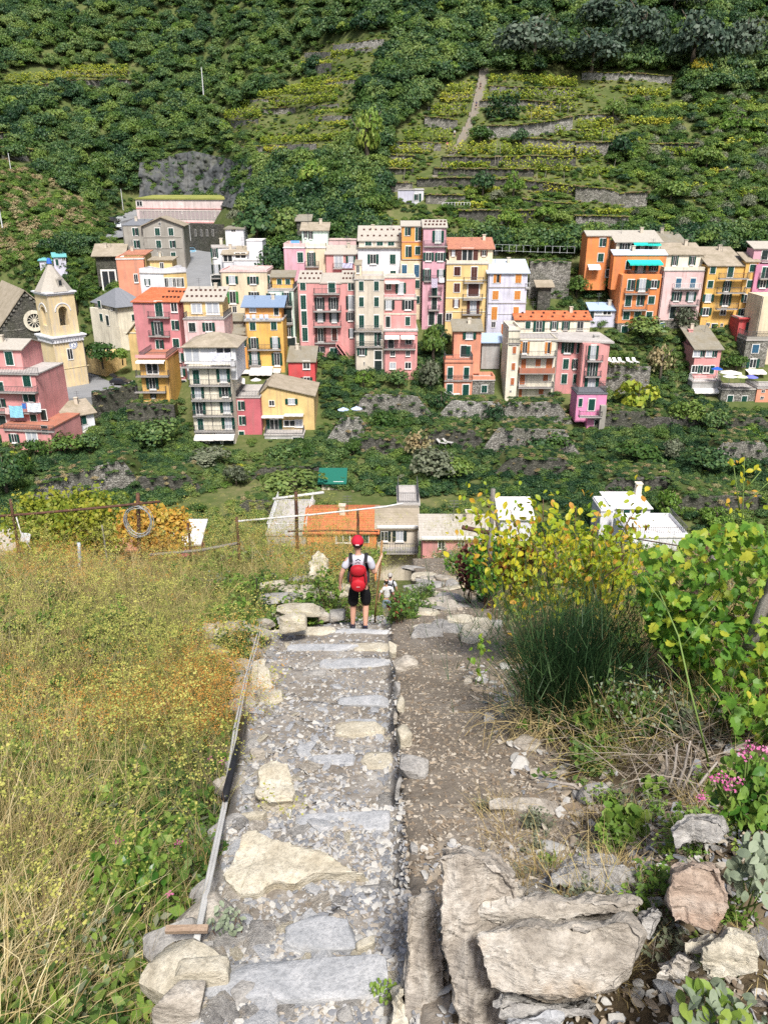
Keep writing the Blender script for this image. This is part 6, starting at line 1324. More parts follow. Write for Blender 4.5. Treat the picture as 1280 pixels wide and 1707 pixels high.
# yellow planter by the square
h = House('yellow_planter', 'yellow plastered planter wall on the church square', 'A', 'planter')
h.block(622, 748, 890, 940, 152, 156, 3, 'straw', None, below=2); h.block(515, 622, 868, 940, 156, 152, 3, 'straw', None, below=2)
# ================================================================== NEAR GROUND: path, steps, field, bank
def sm(a, b, x): t = np.clip((np.asarray(x, float) - a) / (b - a), 0, 1); return t * t * (3 - 2 * t)
def Yplane(py): s_ = math.tan(PITCH + math.atan((py - CY) / F)); return 2.12 / (s_ - .42)
XLk = ([0, 1.5, 2, 5.2, 9, 11.3, 12.2, 14, 31], [-.62, -.72, -.8, -1.2, -1.7, -1.95, -.95, -.72, -.3])
XMk = ([0, 11.6, 13, 16, 24, 31], [.1, .1, .35, .75, 1.0, 1.2])
def XM(Y): return np.interp(Y, *XMk)
XRk = ([0, 2.4, 2.7, 4, 7.3, 11.5, 15.8, 28, 31], [.13, .16, .85, 1.15, 1.35, 1.9, 1.95, 2.5, 2.6])
def XL(Y): return np.interp(Y, *XLk)
def XR(Y): return np.interp(Y, *XRk)
EDGE = [.55, .95, 1.4] + [Yplane(p) for p in (1610, 1512, 1362, 1262, 1212, 1165, 1105, 1078, 1052)] + [12.05, 12.7, 13.4, 14.2, 15, 15.9, 16.8, 17.8, 18.8, 20, 21.2, 22.5, 24, 25.5, 27, 28.5, 30, 32]
EDGE = np.array(EDGE)
def toff(Y): return np.interp(Y, [12.1, 14, 18, 24, 31], [0, .22, .8, 1.75, 2.0])
def zstep(Y):
    Y = np.asarray(Y, float); i = np.clip(np.searchsorted(EDGE, Y), 0, len(EDGE) - 1); e = EDGE[i]
    return zpath(e) - toff(e) + .03 + .09 * (e - Y)
def nz2(X, Y, f, s=0):
    return (np.sin(X * f + s + 1.3 * np.sin(Y * f * .7 + s)) * np.cos(Y * f * 1.1 - s) + .5 * np.sin(X * f * 2.3 + Y * f * 1.7 + s * 2)) * .66
def G(X, Y):
    X = np.asarray(X, float); Y = np.asarray(Y, float); z0 = zpath(Y)
    xl, xr = XL(Y), XR(Y)
    left = z0 - .55 * (1 - sm(8, 11.5, Y)) + .25 * sm(12, 14, Y) + .10 * nz2(X, Y, .9, 1) + .05 * nz2(X, Y, 2.7, 4)
    left = left + .25 * sm(0, 8, -X - 1.5) * (1 - sm(8, 14, Y))
    path = zstep(Y + np.where(Y < 11, .11 * np.sin(X * 3.1 + Y * 1.3) + .05 * np.sin(X * 9 + Y * 2.1), 0)) + .018 * nz2(X, Y, 5, 2) + .03 * sm(0, -.6, X - 0) * 0
    right = z0 + .09 + .02 * nz2(X, Y, 3.3, 5) + .05 * sm(2.5, 4, Y) * sm(.1, .5, X)
    bank = z0 + .16 + .24 * sm(1.85, 2.15, Y) * (1 - sm(2.3, 3.0, Y)) + .35 * sm(0, 1.6, X - xr) + .07 * nz2(X, Y, 1.7, 3)
    w1 = sm(xl - .22, xl + .02, X); z = left * (1 - w1) + path * w1
    w2 = sm(-.04, .05, X - XM(Y)); z = z * (1 - w2) + right * w2
    w3 = sm(0, .28, X - xr); z = z * (1 - w3) + bank * w3
    return z
xs = np.concatenate([np.arange(-24, -4, .8), np.arange(-4, -2.2, .15), np.arange(-2.2, 2.2, .05), np.arange(2.2, 4, .15), np.arange(4, 24.1, .8)])
ysn = np.concatenate([np.arange(-5, .5, .25), np.arange(.5, 6, .04), np.arange(6, 14, .07), np.arange(14, 31.2, .3)])
Yg, Xg = np.meshgrid(ysn, xs, indexing='ij'); Zg = G(Xg.ravel(), Yg.ravel()).reshape(Xg.shape)
# small lumps on the trodden parts
Zg = Zg + .008 * nz2(Xg, Yg, 17, 1.2) + .005 * nz2(Xg, Yg, 37, 4.1)
V = np.stack([Xg, Yg, Zg], -1).reshape(-1, 3); nx, ny = len(xs), len(ysn)
ii = (np.arange(ny - 1)[:, None] * nx + np.arange(nx - 1)[None]); xc = (xs[:-1] + xs[1:]) / 2; yc = (ysn[:-1] + ysn[1:]) / 2
XC, YC = np.meshgrid(xc, yc); zone = np.where((XC > XL(YC) - .05) & (XC < XM(YC)), 1, np.where((XC >= XM(YC)) & (XC < XR(YC) + .1), 2, 0))
SOIL = groundmat('field_soil', [(.3, (.05, .038, .024)), (.5, (.10, .075, .045)), (.7, (.17, .135, .085))], 1.2)
DUST = groundmat('path_dust', [(.3, (.13, .11, .085)), (.48, (.22, .195, .165)), (.6, (.31, .29, .26)), (.72, (.40, .385, .36))], 2.2, bump=.6, bdist=.02)
BROWN = groundmat('path_brown_earth', [(.32, (.13, .105, .08)), (.5, (.215, .18, .14)), (.64, (.31, .27, .22)), (.75, (.40, .365, .315))], 1.6, bump=.6, bdist=.02)
def sub(name, k, mat):
    f = ii[zone == k]; Fq = np.stack([f, f + 1, f + nx + 1, f + nx], 1); u, inv = np.unique(Fq, return_inverse=True)
    return tag(link(name, np_mesh(name, V[u], inv.reshape(-1, 4), mat, True)), kind='structure')
sub('field_ground', 0, SOIL); STEPS = sub('stone_path', 1, DUST); DIRT = sub('earth_path', 2, BROWN)
# ------------------------------------------------------------------ rocks
SCHIST = rockmat('schist_tan', (.17, .145, .115), (.41, .37, .31), (.62, .585, .52), (1, 1, 3.2), 2.6, (.42, .27, .13), 1.)
SCHISTG = rockmat('schist_grey', (.16, .15, .14), (.34, .325, .30), (.54, .52, .48), (1, 1, 3.2), 2.8, (.38, .30, .20), 1.)
PALE = rockmat('pale_yellow_stone', (.28, .24, .17), (.50, .455, .355), (.64, .61, .52), (.8, .8, 2.4), 3., (.48, .37, .20), .9)
BLUE = rockmat('blue_grey_slab', (.24, .25, .26), (.39, .395, .40), (.54, .535, .525), (1, 1, 3), 4, (.38, .33, .26), .6)
REDD = rockmat('reddish_stone', (.22, .155, .115), (.37, .285, .22), (.48, .41, .34), (.8, .8, 3), 3, (.36, .18, .09), 1.)
CUBE = {}
def cube_grid(n):
    if n not in CUBE:
        bm = bmesh.new(); bmesh.ops.create_cube(bm, size=2); bmesh.ops.subdivide_edges(bm, edges=bm.edges, cuts=n - 1, use_grid_fill=True)
        bm.verts.ensure_lookup_table(); CUBE[n] = (np.array([v.co[:] for v in bm.verts]), np.array([[v.index for v in f.verts] for f in bm.faces])); bm.free()
    return CUBE[n]
def rock_mesh(name, mat, size, seed, n=9, k=7., cuts=8, amp=.05, lo=.62, hi=.95, flat=.0):
    r = np.random.default_rng(seed); p, f = cube_grid(n); nm = (np.abs(p) ** k).sum(1) ** (1 / k); q = p / nm[:, None]
    for _ in range(cuts):
        d = r.normal(size=3); d[2] *= (1 - flat); d /= np.linalg.norm(d); h_ = r.uniform(lo, hi) * np.abs(d).sum() ** .55
        t = q @ d - h_; q = q - np.where(t > 0, t, 0)[:, None] * d * .97
    s_ = np.array(size) / 2; q = q * s_; o = r.uniform(-50, 50, 3); m_ = float(np.mean(s_))
    for i in range(len(q)):
        v = Vector(q[i] + o); sv = Vector((v.x * .5, v.y * .5, v.z * 5)) / m_
        dsp = mnoise.fractal(v * (1.5 / m_), 1., 2., 4) * .7 + mnoise.noise(sv * 1.2) * .5
        q[i] = q[i] * (1 + amp * dsp)
    me = np_mesh(name, q, f, mat, True)
    try: me.set_sharp_from_angle(angle=rad(28))
    except Exception: pass
    return me
def ground_at(px, py, lift=0.):
    """where the sight ray meets the near ground"""
    d = ray(px, py); lo = None
    for Y in np.arange(.8, 32, .02):
        k = Y / d.y
        if d.z * k - lift < float(G(d.x * k, Y)): return Vector((d.x * k, Y, d.z * k))
    return at(px, py, 31)
def rock(px, py, w_, h_, th, mat, label, rz=0., seed=1, lift=0., name='boulder', tilt=(0, 0), sink=.25, n=9, Y=None, z=None, parent=None, amp=.05, cuts=8, flat=.3, cat='rock', lo=.62, hi=.95):
    b = ground_at(px, py, lift) if Y is None else at(px, py, Y); D = depth(b.y, b.z)
    sx = w_ * D / F; a = math.atan2(-b.z, b.y); sy = max(.6 * th, (h_ * D / F - th * math.cos(a) * .8) / math.sin(a))
    o = link(name, rock_mesh(name, mat, (sx, sy, th), seed, n, amp=amp, cuts=cuts, flat=flat, lo=lo, hi=hi), parent)
    o.location = (b.x, b.y, b.z + th * (.5 - sink)); o.rotation_euler = (tilt[0] - .12, tilt[1], rz)
    if label: tag(o, label, cat)
    return o
# step lips: long worn slabs
si = 0
for py, x0, x1, th, mt in [(1612,345,642,.10,BLUE),(1530,480,600,.07,BLUE),(1362,495,650,.10,BLUE),(1268,515,600,.09,BLUE),(1262,600,655,.08,PALE),(1222,560,652,.10,PALE),(1205,540,640,.08,SCHISTG),(1168,565,650,.08,BLUE),(1140,500,575,.06,BLUE),(1106,530,650,.08,BLUE),(1080,480,600,.08,BLUE),(1076,590,652,.08,PALE),(1054,560,652,.09,BLUE),(1052,440,560,.10,PALE),(1632,300,360,.09,PALE),(1310,545,600,.05,BLUE),(1185,575,640,.05,BLUE),(1440,590,640,.05,SCHISTG)]:
    si += 1
    Ye = EDGE[np.argmin(np.abs(EDGE - Yplane(py)))] if py not in (1530, 1205, 1140, 1310, 1185, 1440) else Yplane(py)
    zz = float(zstep(Ye - .02)); D = depth(Ye, zz); X0, X1 = (x0 - CX) / F * D, (x1 - CX) / F * D
    o = link('step_slab', rock_mesh('step_slab', mt, (X1 - X0, ru(.13, .24), th + .03), 100 + si, 10, 9., 9, .06, .7, 1., .5), STEPS)
    o.location = ((X0 + X1) / 2, Ye - .10, zz - th * .5 + .028); o.rotation_euler = (ru(-.05, .1), ru(-.03, .03), ru(-.06, .06))
# kerb of upright stones between the two halves of the path
for i, (px, py, w_, h_) in enumerate([(655,1082,14,46),(662,1150,10,30),(676,1108,40,30),(672,1230,26,44),(690,1285,50,36),(660,1200,8,26),(668,1180,14,20),(665,1320,8,26)]):
    b = ground_at(px, py + h_ * .3); D = depth(b.y, b.z); o = link('kerb_stone', rock_mesh('kerb_stone', [PALE, SCHISTG, SCHIST][i % 3], (w_ * D / F, .22, h_ * D / F * .8), 140 + i, 6), DIRT); o.location = b + Vector((0, .05, .04)); o.rotation_euler = (ru(-.1, .1), ru(-.1, .1), ru(-.3, .3))
for a in [(484,1346,64,20,.06,SCHIST,'thin ochre slab between the pale block and the broad slab',.1,13),
 (452,1165,40,36,.12,PALE,'low tan stone just below the tan rounded stone',.5,15),(488,1045,48,34,.28,PALE,'blocky pale stone below the stacked slabs left of the hiker',.1,16),
 (500,1020,76,28,.14,PALE,'lowest slab of the stack left of the hiker',-.05,17),(470,1000,70,22,.14,SCHISTG,'middle slab of the stack left of the hiker',.1,18),(492,985,62,20,.14,PALE,'upper slab of the stack left of the hiker',-.1,19),(455,978,44,18,.14,PALE,'small slab at the left end of the stack left of the hiker',.2,20),
 (505,968,48,16,.12,SCHISTG,'slab lying under the big pale boulder left of the hiker',.0,21),(553,950,12,46,.6,SCHISTG,'upright grey stone right beside the big pale boulder',0,23),
 (525,1125,38,14,.06,SCHISTG,'small dark flat stone lying in the middle of the left steps',.1,24),(522,1110,22,10,.04,SCHISTG,'small grey chip slab just above the dark flat stone',.6,25),(600,1250,20,12,.04,SCHISTG,'small grey stone on a middle step',.2,26),
 (735,1046,100,18,.10,PALE,'long pale slab crossing the earth path',.05,31),(825,1045,30,18,.14,SCHISTG,'small stone between the big pale block and the yellow vine',.1,32),
 (878,1247,38,36,.09,SCHIST,'short ochre slab leaning under the broom bush',-.7,34),(915,1295,70,14,.05,SCHIST,'thin brown slab under the dead twigs',.15,35),(988,1337,52,36,.16,SCHISTG,'dull brown block in front of the green vine sprig',.1,36),
 (940,1285,22,14,.07,SCHISTG,'small round grey stone near the thin brown slab',.1,37),(965,1330,26,26,.05,SCHISTG,'thin grey slab leaning on the dull brown block',-.6,38),(1012,1295,30,16,.06,SCHIST,'brown stone under the twigs',.3,39),
 (405,1665,36,56,.07,SCHISTG,'loose elongated grey stone on the lowest step',-.5,40),(612,1585,40,26,.08,PALE,'pale angular stone at the right end of the lower step',.4,41),(440,1655,24,24,.07,SCHISTG,'small blocky stone beside the loose elongated stone',.2,42),(340,1640,90,60,.14,PALE,'pale ledge stone at the bottom left of the steps',.1,43),
 (305,1692,90,40,.18,SCHIST,'tan stone at the bottom picture edge left of the steps',.05,44),(575,1700,26,34,.05,SCHISTG,'slim grey stone at the bottom picture edge',.3,45),(345,1585,26,14,.06,SCHISTG,'small pale stone by the lower end of the cables',.2,46),(690,1420,14,30,.06,SCHISTG,'small stone beside the tall standing slab',.2,47),
 (430,1265,24,30,.12,SCHIST,'small brown stone above the pale yellowish block',.3,48),(425,1370,50,24,.1,PALE,'tan stone beside the ochre slab',.2,49)]:
    px, py, w_, h_, th, mt, lb, rz, sd_ = a; rock(px, py, w_, h_, th, mt, lb, rz, sd_, .3 if 16 <= sd_ <= 21 else 0.)
for i in range(46):                                  # rubble of flat slabs between trench and earth path
    px, py = ru(652, 770), ru(948, 1062); w_ = ru(22, 60)
    if px < 690 and py > 1040 or px < 690 - (1040 - py) * .1: continue
    b = ground_at(px, py); D = depth(b.y, b.z); o = link('flat_stone', rock_mesh('flat_stone', [PALE, SCHISTG, SCHIST, SCHISTG][i % 4], (w_ * D / F, ru(.25, .5), ru(.06, .16)), 200 + i, 5), DIRT); o.location = b + Vector((0, 0, .03)); o.rotation_euler = (ru(-.3, .15), ru(-.2, .2), ru(-.5, .5))
for i in range(26):                                  # edge stones along the left side of the steps
    Y = ru(2.2, 11); X = float(XL(Y)) + ru(-.12, .1); s_ = ru(.12, .3); o = link('edge_stone', rock_mesh('edge_stone', [PALE, SCHISTG, SCHIST][i % 3], (s_, s_ * ru(.6, 1), s_ * ru(.4, .8)), 300 + i, 5), STEPS); o.location = (X, Y, float(G(X + .1, Y)) - .06); o.rotation_euler = (ru(-.2, .2), ru(-.3, .1), ru(0, 3))
for i in range(46):                                  # broken pale stones piled along the upper left edge
    Y = ru(7.5, 15); X = float(XL(Y)) - .05 - .9 * R.random() ** 1.3 * (1 if Y > 9 else .5); s_ = ru(.18, .5); o = link('edge_stone', rock_mesh('edge_stone', [PALE, SCHISTG, PALE, SCHIST][i % 4], (s_ * 1.3, s_ * ru(.6, 1), s_ * ru(.22, .6)), 400 + i, 6), STEPS); o.location = (X, Y, float(G(X, Y)) + .12 + .12 * R.random()); o.rotation_euler = (ru(-.3, .1), ru(-.25, .25), ru(-.6, .6))
# wall blocks at the lower right: outlines given real depth, remeshed and chipped
def slab(outline, Y, th, mat, label, seed, vox=.011, amp=.034, lean=.75, strata='v', name='wall_stone', cat='rock', normal=None):
    """stone with a traced face: the face plane leans back by lean (0 upright, 1 square to the view), the body runs back and down behind it"""
    cx_ = sum(p[0] for p in outline) / len(outline); cy_ = sum(p[1] for p in outline) / len(outline); c = at(cx_, cy_, Y); vd_ = c.normalized()
    nn = Vector(normal).normalized() if normal else (Vector((0, 1, 0)) * (1 - lean) + vd_ * lean).normalized()
    pts = [ray(*p) * (c.dot(nn) / ray(*p).dot(nn)) for p in outline]; m = MB(); n = len(pts); r = random.Random(seed); bkd = nn if normal else (nn + vd_ * .8).normalized()
    fr = [p - c for p in pts]; bk = [p * .95 + bkd * (th + r.uniform(-.04, .04)) for p in fr]
    m.add(fr + bk, [tuple(range(n)), tuple(range(2 * n - 1, n - 1, -1))] + [(i, i + n, (i + 1) % n + n, (i + 1) % n) for i in range(n)])
    o = m.build('tmp_source', mat); bm = bmesh.new(); bm.from_mesh(o.data); bmesh.ops.triangulate(bm, faces=bm.faces); bmesh.ops.recalc_face_normals(bm, faces=bm.faces); bm.to_mesh(o.data); bm.free()
    md = o.modifiers.new('r', 'REMESH'); md.mode = 'VOXEL'; md.voxel_size = vox
    dg = bpy.context.evaluated_depsgraph_get(); me = bpy.data.meshes.new_from_object(o.evaluated_get(dg)); bpy.data.objects.remove(o)
    co = np.zeros(len(me.vertices) * 3, np.float32); me.vertices.foreach_get('co', co); co = co.reshape(-1, 3); no = np.array([v.normal[:] for v in me.vertices]); off = Vector((seed * 3.1, seed * 1.7, seed * .9))
    for i in range(len(co)):
        v = Vector(co[i]); f1 = mnoise.fractal(v * 4 + off, 1., 2., 5)
        sv = Vector((v.x * 14, v.y * 14, v.z * 1.6)) if strata == 'v' else Vector((v.x * 1.6, v.y * 10, v.z * 14))
        f2 = mnoise.noise(sv + off); f3 = mnoise.cell(v * 5 + off) * .5
        q = mnoise.fractal(v * 2.6 - off, 1., 2., 4); st = math.floor(q * 5) / 5 - q
        vd = mnoise.voronoi(Vector((v.x * 5, v.y * 5, v.z * (2.2 if strata == 'v' else 7))) + off)[0]
        co[i] += no[i] * (amp * (f1 * .8 + f2 * .7 + st * 1.3 + (vd[1] - vd[0]) * 1.1 - .5))
    me.vertices.foreach_set('co', co.ravel()); me.materials.clear(); me.materials.append(mat); me.polygons.foreach_set('use_smooth', [True] * len(me.polygons)); me.update()
    try: me.set_sharp_from_angle(angle=rad(24))
    except Exception: pass
    o = link(name, me); o.location = c; return tag(o, label, cat)
VS = rockmat('schist_upright', (.15, .125, .10), (.40, .355, .295), (.62, .58, .51), (6, 6, .8), 1.6, (.27, .26, .25), 1.)
slab([(726,1432),(738,1421),(790,1424),(842,1448),(872,1475),(868,1520),(852,1545),(846,1720),(760,1720),(740,1600)], 1.92, .20, VS, 'tall standing slab with a rough upright grain at the lower right of the path', 3, lean=.45)
slab([(674,1502),(690,1492),(727,1485),(740,1580),(752,1720),(672,1720),(668,1650),(676,1590)], 2.08, .16, VS, 'grey upright slab left of the tall standing slab', 4, lean=.45)
slab([(796,1560),(830,1545),(930,1537),(1050,1532),(1080,1560),(1072,1605),(1030,1660),(960,1676),(880,1668),(812,1655),(797,1610)], 1.72, .34, SCHIST, 'largest block with a rippled pale face at the bottom right', 5, strata='h', amp=.028)
slab([(786,1515),(900,1503),(1000,1498),(1076,1495),(1082,1508),(1060,1528),(930,1535),(830,1545),(790,1538)], 1.92, .24, SCHIST, 'long thin layer stone lying on top behind the largest block', 6, strata='h')
slab([(905,1468),(960,1440),(1040,1436),(1080,1480),(1075,1494),(990,1490),(912,1476)], 2.22, .42, SCHISTG, 'wide grey slab resting behind the long thin layer stone', 7, strata='h')
slab([(1120,1455),(1150,1440),(1200,1442),(1222,1490),(1215,1530),(1190,1556),(1120,1540),(1112,1500)], 1.9, .26, REDD, 'reddish brown angular block among the loose stones at the right', 8)
slab([(1060,1530),(1100,1505),(1112,1530),(1085,1575),(1066,1570)], 1.86, .2, SCHISTG, 'dark grey wedge stone right behind the largest block', 9)
slab([(1162,1605),(1215,1545),(1262,1570),(1275,1625),(1230,1640),(1175,1645)], 1.66, .22, PALE, 'white and tan angular stone at the lower right corner', 10, strata='h')
slab([(1115,1385),(1150,1360),(1200,1362),(1222,1395),(1190,1412),(1120,1415)], 2.3, .26, SCHISTG, 'light grey stone under the pink flowers', 12, strata='h')
slab([(1090,1610),(1130,1590),(1160,1600),(1150,1640),(1100,1645)], 1.68, .16, SCHIST, 'small tan stone beside the white and tan stone', 13)
slab([(1138,1568),(1190,1560),(1200,1580),(1160,1598),(1140,1595)], 1.75, .14, PALE, 'small pale stone below the reddish block', 14)
slab([(820,1660),(960,1676),(1000,1676),(985,1700),(830,1700)], 1.66, .3, SCHISTG, 'grey foot stone beneath the largest block', 15, strata='h')
slab([(840,1695),(940,1692),(945,1730),(838,1730)], 1.6, .2, BLUE, 'blue grey slab at the bottom picture edge under the wall', 16, strata='h')
slab([(650,1660),(672,1640),(690,1720),(645,1720)], 1.98, .2, PALE, 'pale broken stone at the foot of the grey upright slab', 17)
slab([(1190,1470),(1240,1480),(1262,1510),(1215,1520)], 2.1, .2, SCHISTG, 'flat grey stone behind the reddish block', 18, strata='h')
slab([(735,1560),(775,1530),(800,1560),(790,1700),(750,1710)], 2.1, .2, SCHISTG, 'rough stone wedged between the upright slabs', 19)
slab([(852,1470),(876,1480),(880,1510),(852,1530)], 2.1, .2, SCHIST, 'broken corner piece leaning on the tall standing slab', 20)
GN_ = (0, .16, -1)
def gslab(outline, th, mat, label, seed, rise, **k):
    """stone lying on the steps: traced top face, level with the ground behind it"""
    cx_ = sum(p[0] for p in outline) / len(outline); cy_ = sum(p[1] for p in outline) / len(outline); b = ground_at(cx_, cy_, rise)
    return slab(outline, b.y, th, mat, label, seed, normal=GN_, strata='h', name='boulder', **k)
o_ = lambda L, ox, oy, s: [(ox + x / s, oy + y / s) for x, y in L]
gslab(o_([(180,455),(215,380),(250,300),(268,255),(340,248),(410,298),(520,330),(640,370),(740,418),(815,448),(700,452),(565,452),(490,505),(405,482),(330,540),(250,540),(200,500)], 300, 1280, 2.56), .20, PALE, 'broad pale flat slab lying across the left side of the steps', 61, .12, vox=.02, amp=.02)
gslab([(423,1316),(428,1278),(450,1262),(480,1270),(495,1300),(493,1335),(455,1336),(430,1330)], .25, PALE, 'pale yellowish block at the left edge of the steps', 62, .16, vox=.02, amp=.03)
gslab([(413,1120),(420,1098),(440,1095),(448,1118),(456,1140),(450,1160),(425,1156),(414,1140)], .25, PALE, 'tan rounded stone beside the cables halfway down the path', 63, .2, vox=.03, amp=.03)
gslab([(768,1040),(786,1028),(815,1028),(822,1036),(812,1060),(785,1076),(768,1068)], .3, PALE, 'big pale block with a blue grey face beside the green bush', 64, .2, vox=.03, amp=.03)
gslab([(812,1332),(830,1325),(880,1326),(925,1334),(940,1350),(920,1357),(860,1343),(815,1344)], .10, SCHIST, 'long tan slab lying across the earth path', 65, .08, vox=.015, amp=.02)
gslab([(512,965),(518,925),(530,917),(545,925),(548,950),(540,965)], .5, PALE, "big pale boulder standing above the hiker's left shoulder", 66, .7, vox=.04, amp=.05)
# ------------------------------------------------------------------ gravel
def chip_protos(base, mats, k):
    out = []
    for i in range(k):
        me = rock_mesh(base, mats[i % len(mats)], (1, .32 + .4 * R.random(), .10 + .16 * R.random()), 500 + i + len(base), 3, 6., 9, .10, .45, .85); out.append(proto(base, me))
    return out
CHG = [plain('chip_grey', (.33, .325, .32), .75), plain('chip_pale', (.43, .415, .38), .75), plain('chip_blue', (.20, .205, .215), .75), plain('chip_tan', (.34, .30, .245), .8)]
CHB = [plain('chip_straw', (.32, .26, .19), .8), plain('chip_brown', (.19, .145, .10), .8), plain('chip_dull', (.25, .21, .16), .8), plain('chip_buff', (.38, .335, .27), .8)]
CP = chip_protos('grey_chip', CHG, 8); CB = chip_protos('brown_chip', CHB, 8)
def screen_pts(n, xf0, xf1, y0, y1):
    """ground points spread evenly over the visible strip between two edges"""
    py = rng.uniform(y0, y1, n); s_ = np.tan(PITCH + np.arctan((py - CY) / F)); Y = 2.12 / (s_ - .42); a, b = xf0(Y), xf1(Y); X = a + (b - a) * rng.random(n); return X, Y
def gravel(name, label, n, f0, f1, y0, y1, P_, smin, smax, pw=2.1, k=None):
    X, Y = screen_pts(n, f0, f1, y0, y1)
    d = nz2(X, Y, 2.1, 7) + .6 * nz2(X, Y, 6.1, 2); keep = d + rng.random(n) * 2.2 > .3; X, Y = X[keep], Y[keep]; n = len(X)
    s = (smin + (smax - smin) * rng.random(n) ** pw) * (.75 + .04 * Y); pts = np.stack([X, Y, G(X, Y) + s * .05], 1)
    rot = np.stack([rng.normal(size=n) * .28 - .1, rng.normal(size=n) * .28, rng.uniform(0, 6.28, n)], 1)
    return pts, rot, s, rng.integers(0, len(P_), n)
for nm, lb, n, f0, f1, y0, y1, P_, s0, s1, par in [('grey_gravel', 'grey slate gravel strewn over the steps', 42000, lambda Y: XL(Y) + .03, lambda Y: XM(Y) + .03, 985, 1760, CP, .008, .07, STEPS),
    ('brown_gravel', 'brown stone splinters strewn over the earth path', 15000, lambda Y: XM(Y) + .02, lambda Y: XR(Y) + .3, 935, 1480, CB, .007, .055, DIRT)]:
    p, r_, s, ix = gravel(nm, lb, n, f0, f1, y0, y1, P_, s0, s1)
    big = np.argsort(-(s / p[:, 1]))[:280]; rest = np.ones(len(p), bool); rest[big] = False
    scatter(nm, p[rest], r_[rest], s[rest], ix[rest], P_, 'stuff', lb)
    for i in big:
        o = link('stone_chip', P_[ix[i]].data, par); o.location = p[i]; o.rotation_euler = r_[i]; o.scale = (s[i],) * 3
FP = [rock_mesh('path_stone', [SCHISTG, PALE, BLUE, SCHIST, SCHISTG, BLUE][i], (1, .5 + .08 * i, .16 + .05 * (i % 3)), 700 + i, 5, 6., 9, .09, .5, .9) for i in range(6)]
X, Y = screen_pts(290, lambda Y: XL(Y) + .05, lambda Y: 0 * Y + .08, 1050, 1700)
for x, y in zip(X, Y):
    if R.random() < .45: x = float(XL(y)) + .1 + .5 * R.random() ** 2
    s_ = ru(.05, .11) + .10 * R.random() ** 3; o = link('path_stone', R.choice(FP), STEPS); o.location = (x, y, float(G(x, y)) + s_ * .03); o.rotation_euler = (ru(-.25, .1), ru(-.2, .2), ru(0, 6)); o.scale = (s_,) * 3
GROUND = bpy.data.objects['field_ground']
for i in range(90):
    x, y = ru(.5, 2.2), ru(1.25, 3.2); s_ = ru(.05, .10) + .09 * R.random() ** 2; o = link('rubble_stone', R.choice(FP), GROUND); o.location = (x, y, float(G(x, y)) + s_ * .05); o.rotation_euler = (ru(-.6, .3), ru(-.4, .4), ru(0, 6)); o.scale = (s_, s_, s_ * 1.3)
n = 9000; X = rng.uniform(.2, 3.0, n); Y = rng.uniform(1.1, 3.3, n); s = .012 + .06 * rng.random(n) ** 3
scatter('bank_rubble', np.stack([X, Y, G(X, Y) + .01], 1), np.stack([rng.normal(size=n) * .4, rng.normal(size=n) * .4, rng.uniform(0, 6.28, n)], 1), s, rng.integers(0, 8, n), CB[:4] + CP[:4], 'stuff', 'loose slate rubble between the wall stones')
n = 900; X = rng.uniform(.9, 2.6, n); Y = rng.uniform(2.9, 8, n); s = .03 + .14 * rng.random(n) ** 3
scatter('edge_rubble', np.stack([X, Y, G(X, Y) + .01], 1), np.stack([rng.normal(size=n) * .3, rng.normal(size=n) * .3, rng.uniform(0, 6.28, n)], 1), s, rng.integers(0, 8, n), CB[:4] + CP[:4], 'stuff', 'flat slate pieces along the right edge of the earth path')
# ------------------------------------------------------------------ grasses and herbs
def strips(base, L, dirv, wid, seg=3, droop=.5, bend=None):
    """tapered blades: base (n,3), length, start direction, width"""
    n = len(base); d = dirv / np.linalg.norm(dirv, axis=1, keepdims=True); sd = np.cross(d, np.array([0, 0, 1.])); sd += rng.normal(size=(n, 3)) * .3; sd /= np.linalg.norm(sd, axis=1, keepdims=True)
    Vs = []; p = base.copy()
    for i in range(seg + 1):
        w_ = (wid * (1 - (i / seg) ** 1.5 * .9))[:, None] * .5; Vs += [p - sd * w_, p + sd * w_]
        d = d + np.array([0, 0, -1.]) * (droop * (i + 1) / seg)[:, None] if hasattr(droop, '__len__') else d + np.array([0, 0, -droop / seg]); d /= np.linalg.norm(d, axis=1, keepdims=True); p = p + d * (L / seg)[:, None]
    Vv = np.stack(Vs, 1); k = 2 * (seg + 1); f = np.array([[2 * i, 2 * i + 1, 2 * i + 3, 2 * i + 2] for i in range(seg)])
    return Vv.reshape(-1, 3), (np.arange(n)[:, None, None] * k + f[None]).reshape(-1, 4), p
GR = {'dry': leafmat('grass_dry', [(.24, .165, .06), (.44, .325, .13), (.60, .48, .23), (.40, .35, .12)], .25, .6, .6), 'straw': leafmat('grass_straw', [(.42, .32, .15), (.58, .47, .24), (.66, .57, .34)], .25, .6, .8),
      'green': leafmat('grass_green', [(.06, .11, .02), (.12, .19, .03), (.22, .27, .06), (.32, .31, .10)], .3, .5, .7), 'olive': leafmat('grass_olive', [(.13, .13, .04), (.22, .22, .06), (.32, .30, .10), (.40, .36, .14)], .25, .6, .6),
      'orange': leafmat('stalk_orange', [(.46, .19, .04), (.58, .29, .06), (.52, .36, .11)], .2, .7, .6), 'fennel': leafmat('fennel_umbel', [(.26, .30, .06), (.42, .42, .10), (.56, .52, .14)], .35, .6, .7), 'stem': leafmat('herb_stem', [(.16, .18, .05), (.28, .26, .10), (.20, .12, .06)], .1, .7, .7),
      'bright': leafmat('grass_bright', [(.08, .20, .02), (.13, .28, .03), (.20, .34, .06)], .3, .5, .7), 'twig': leafmat('dead_twig', [(.10, .075, .05), (.18, .14, .10), (.30, .26, .21)], 0., .8, .7)}
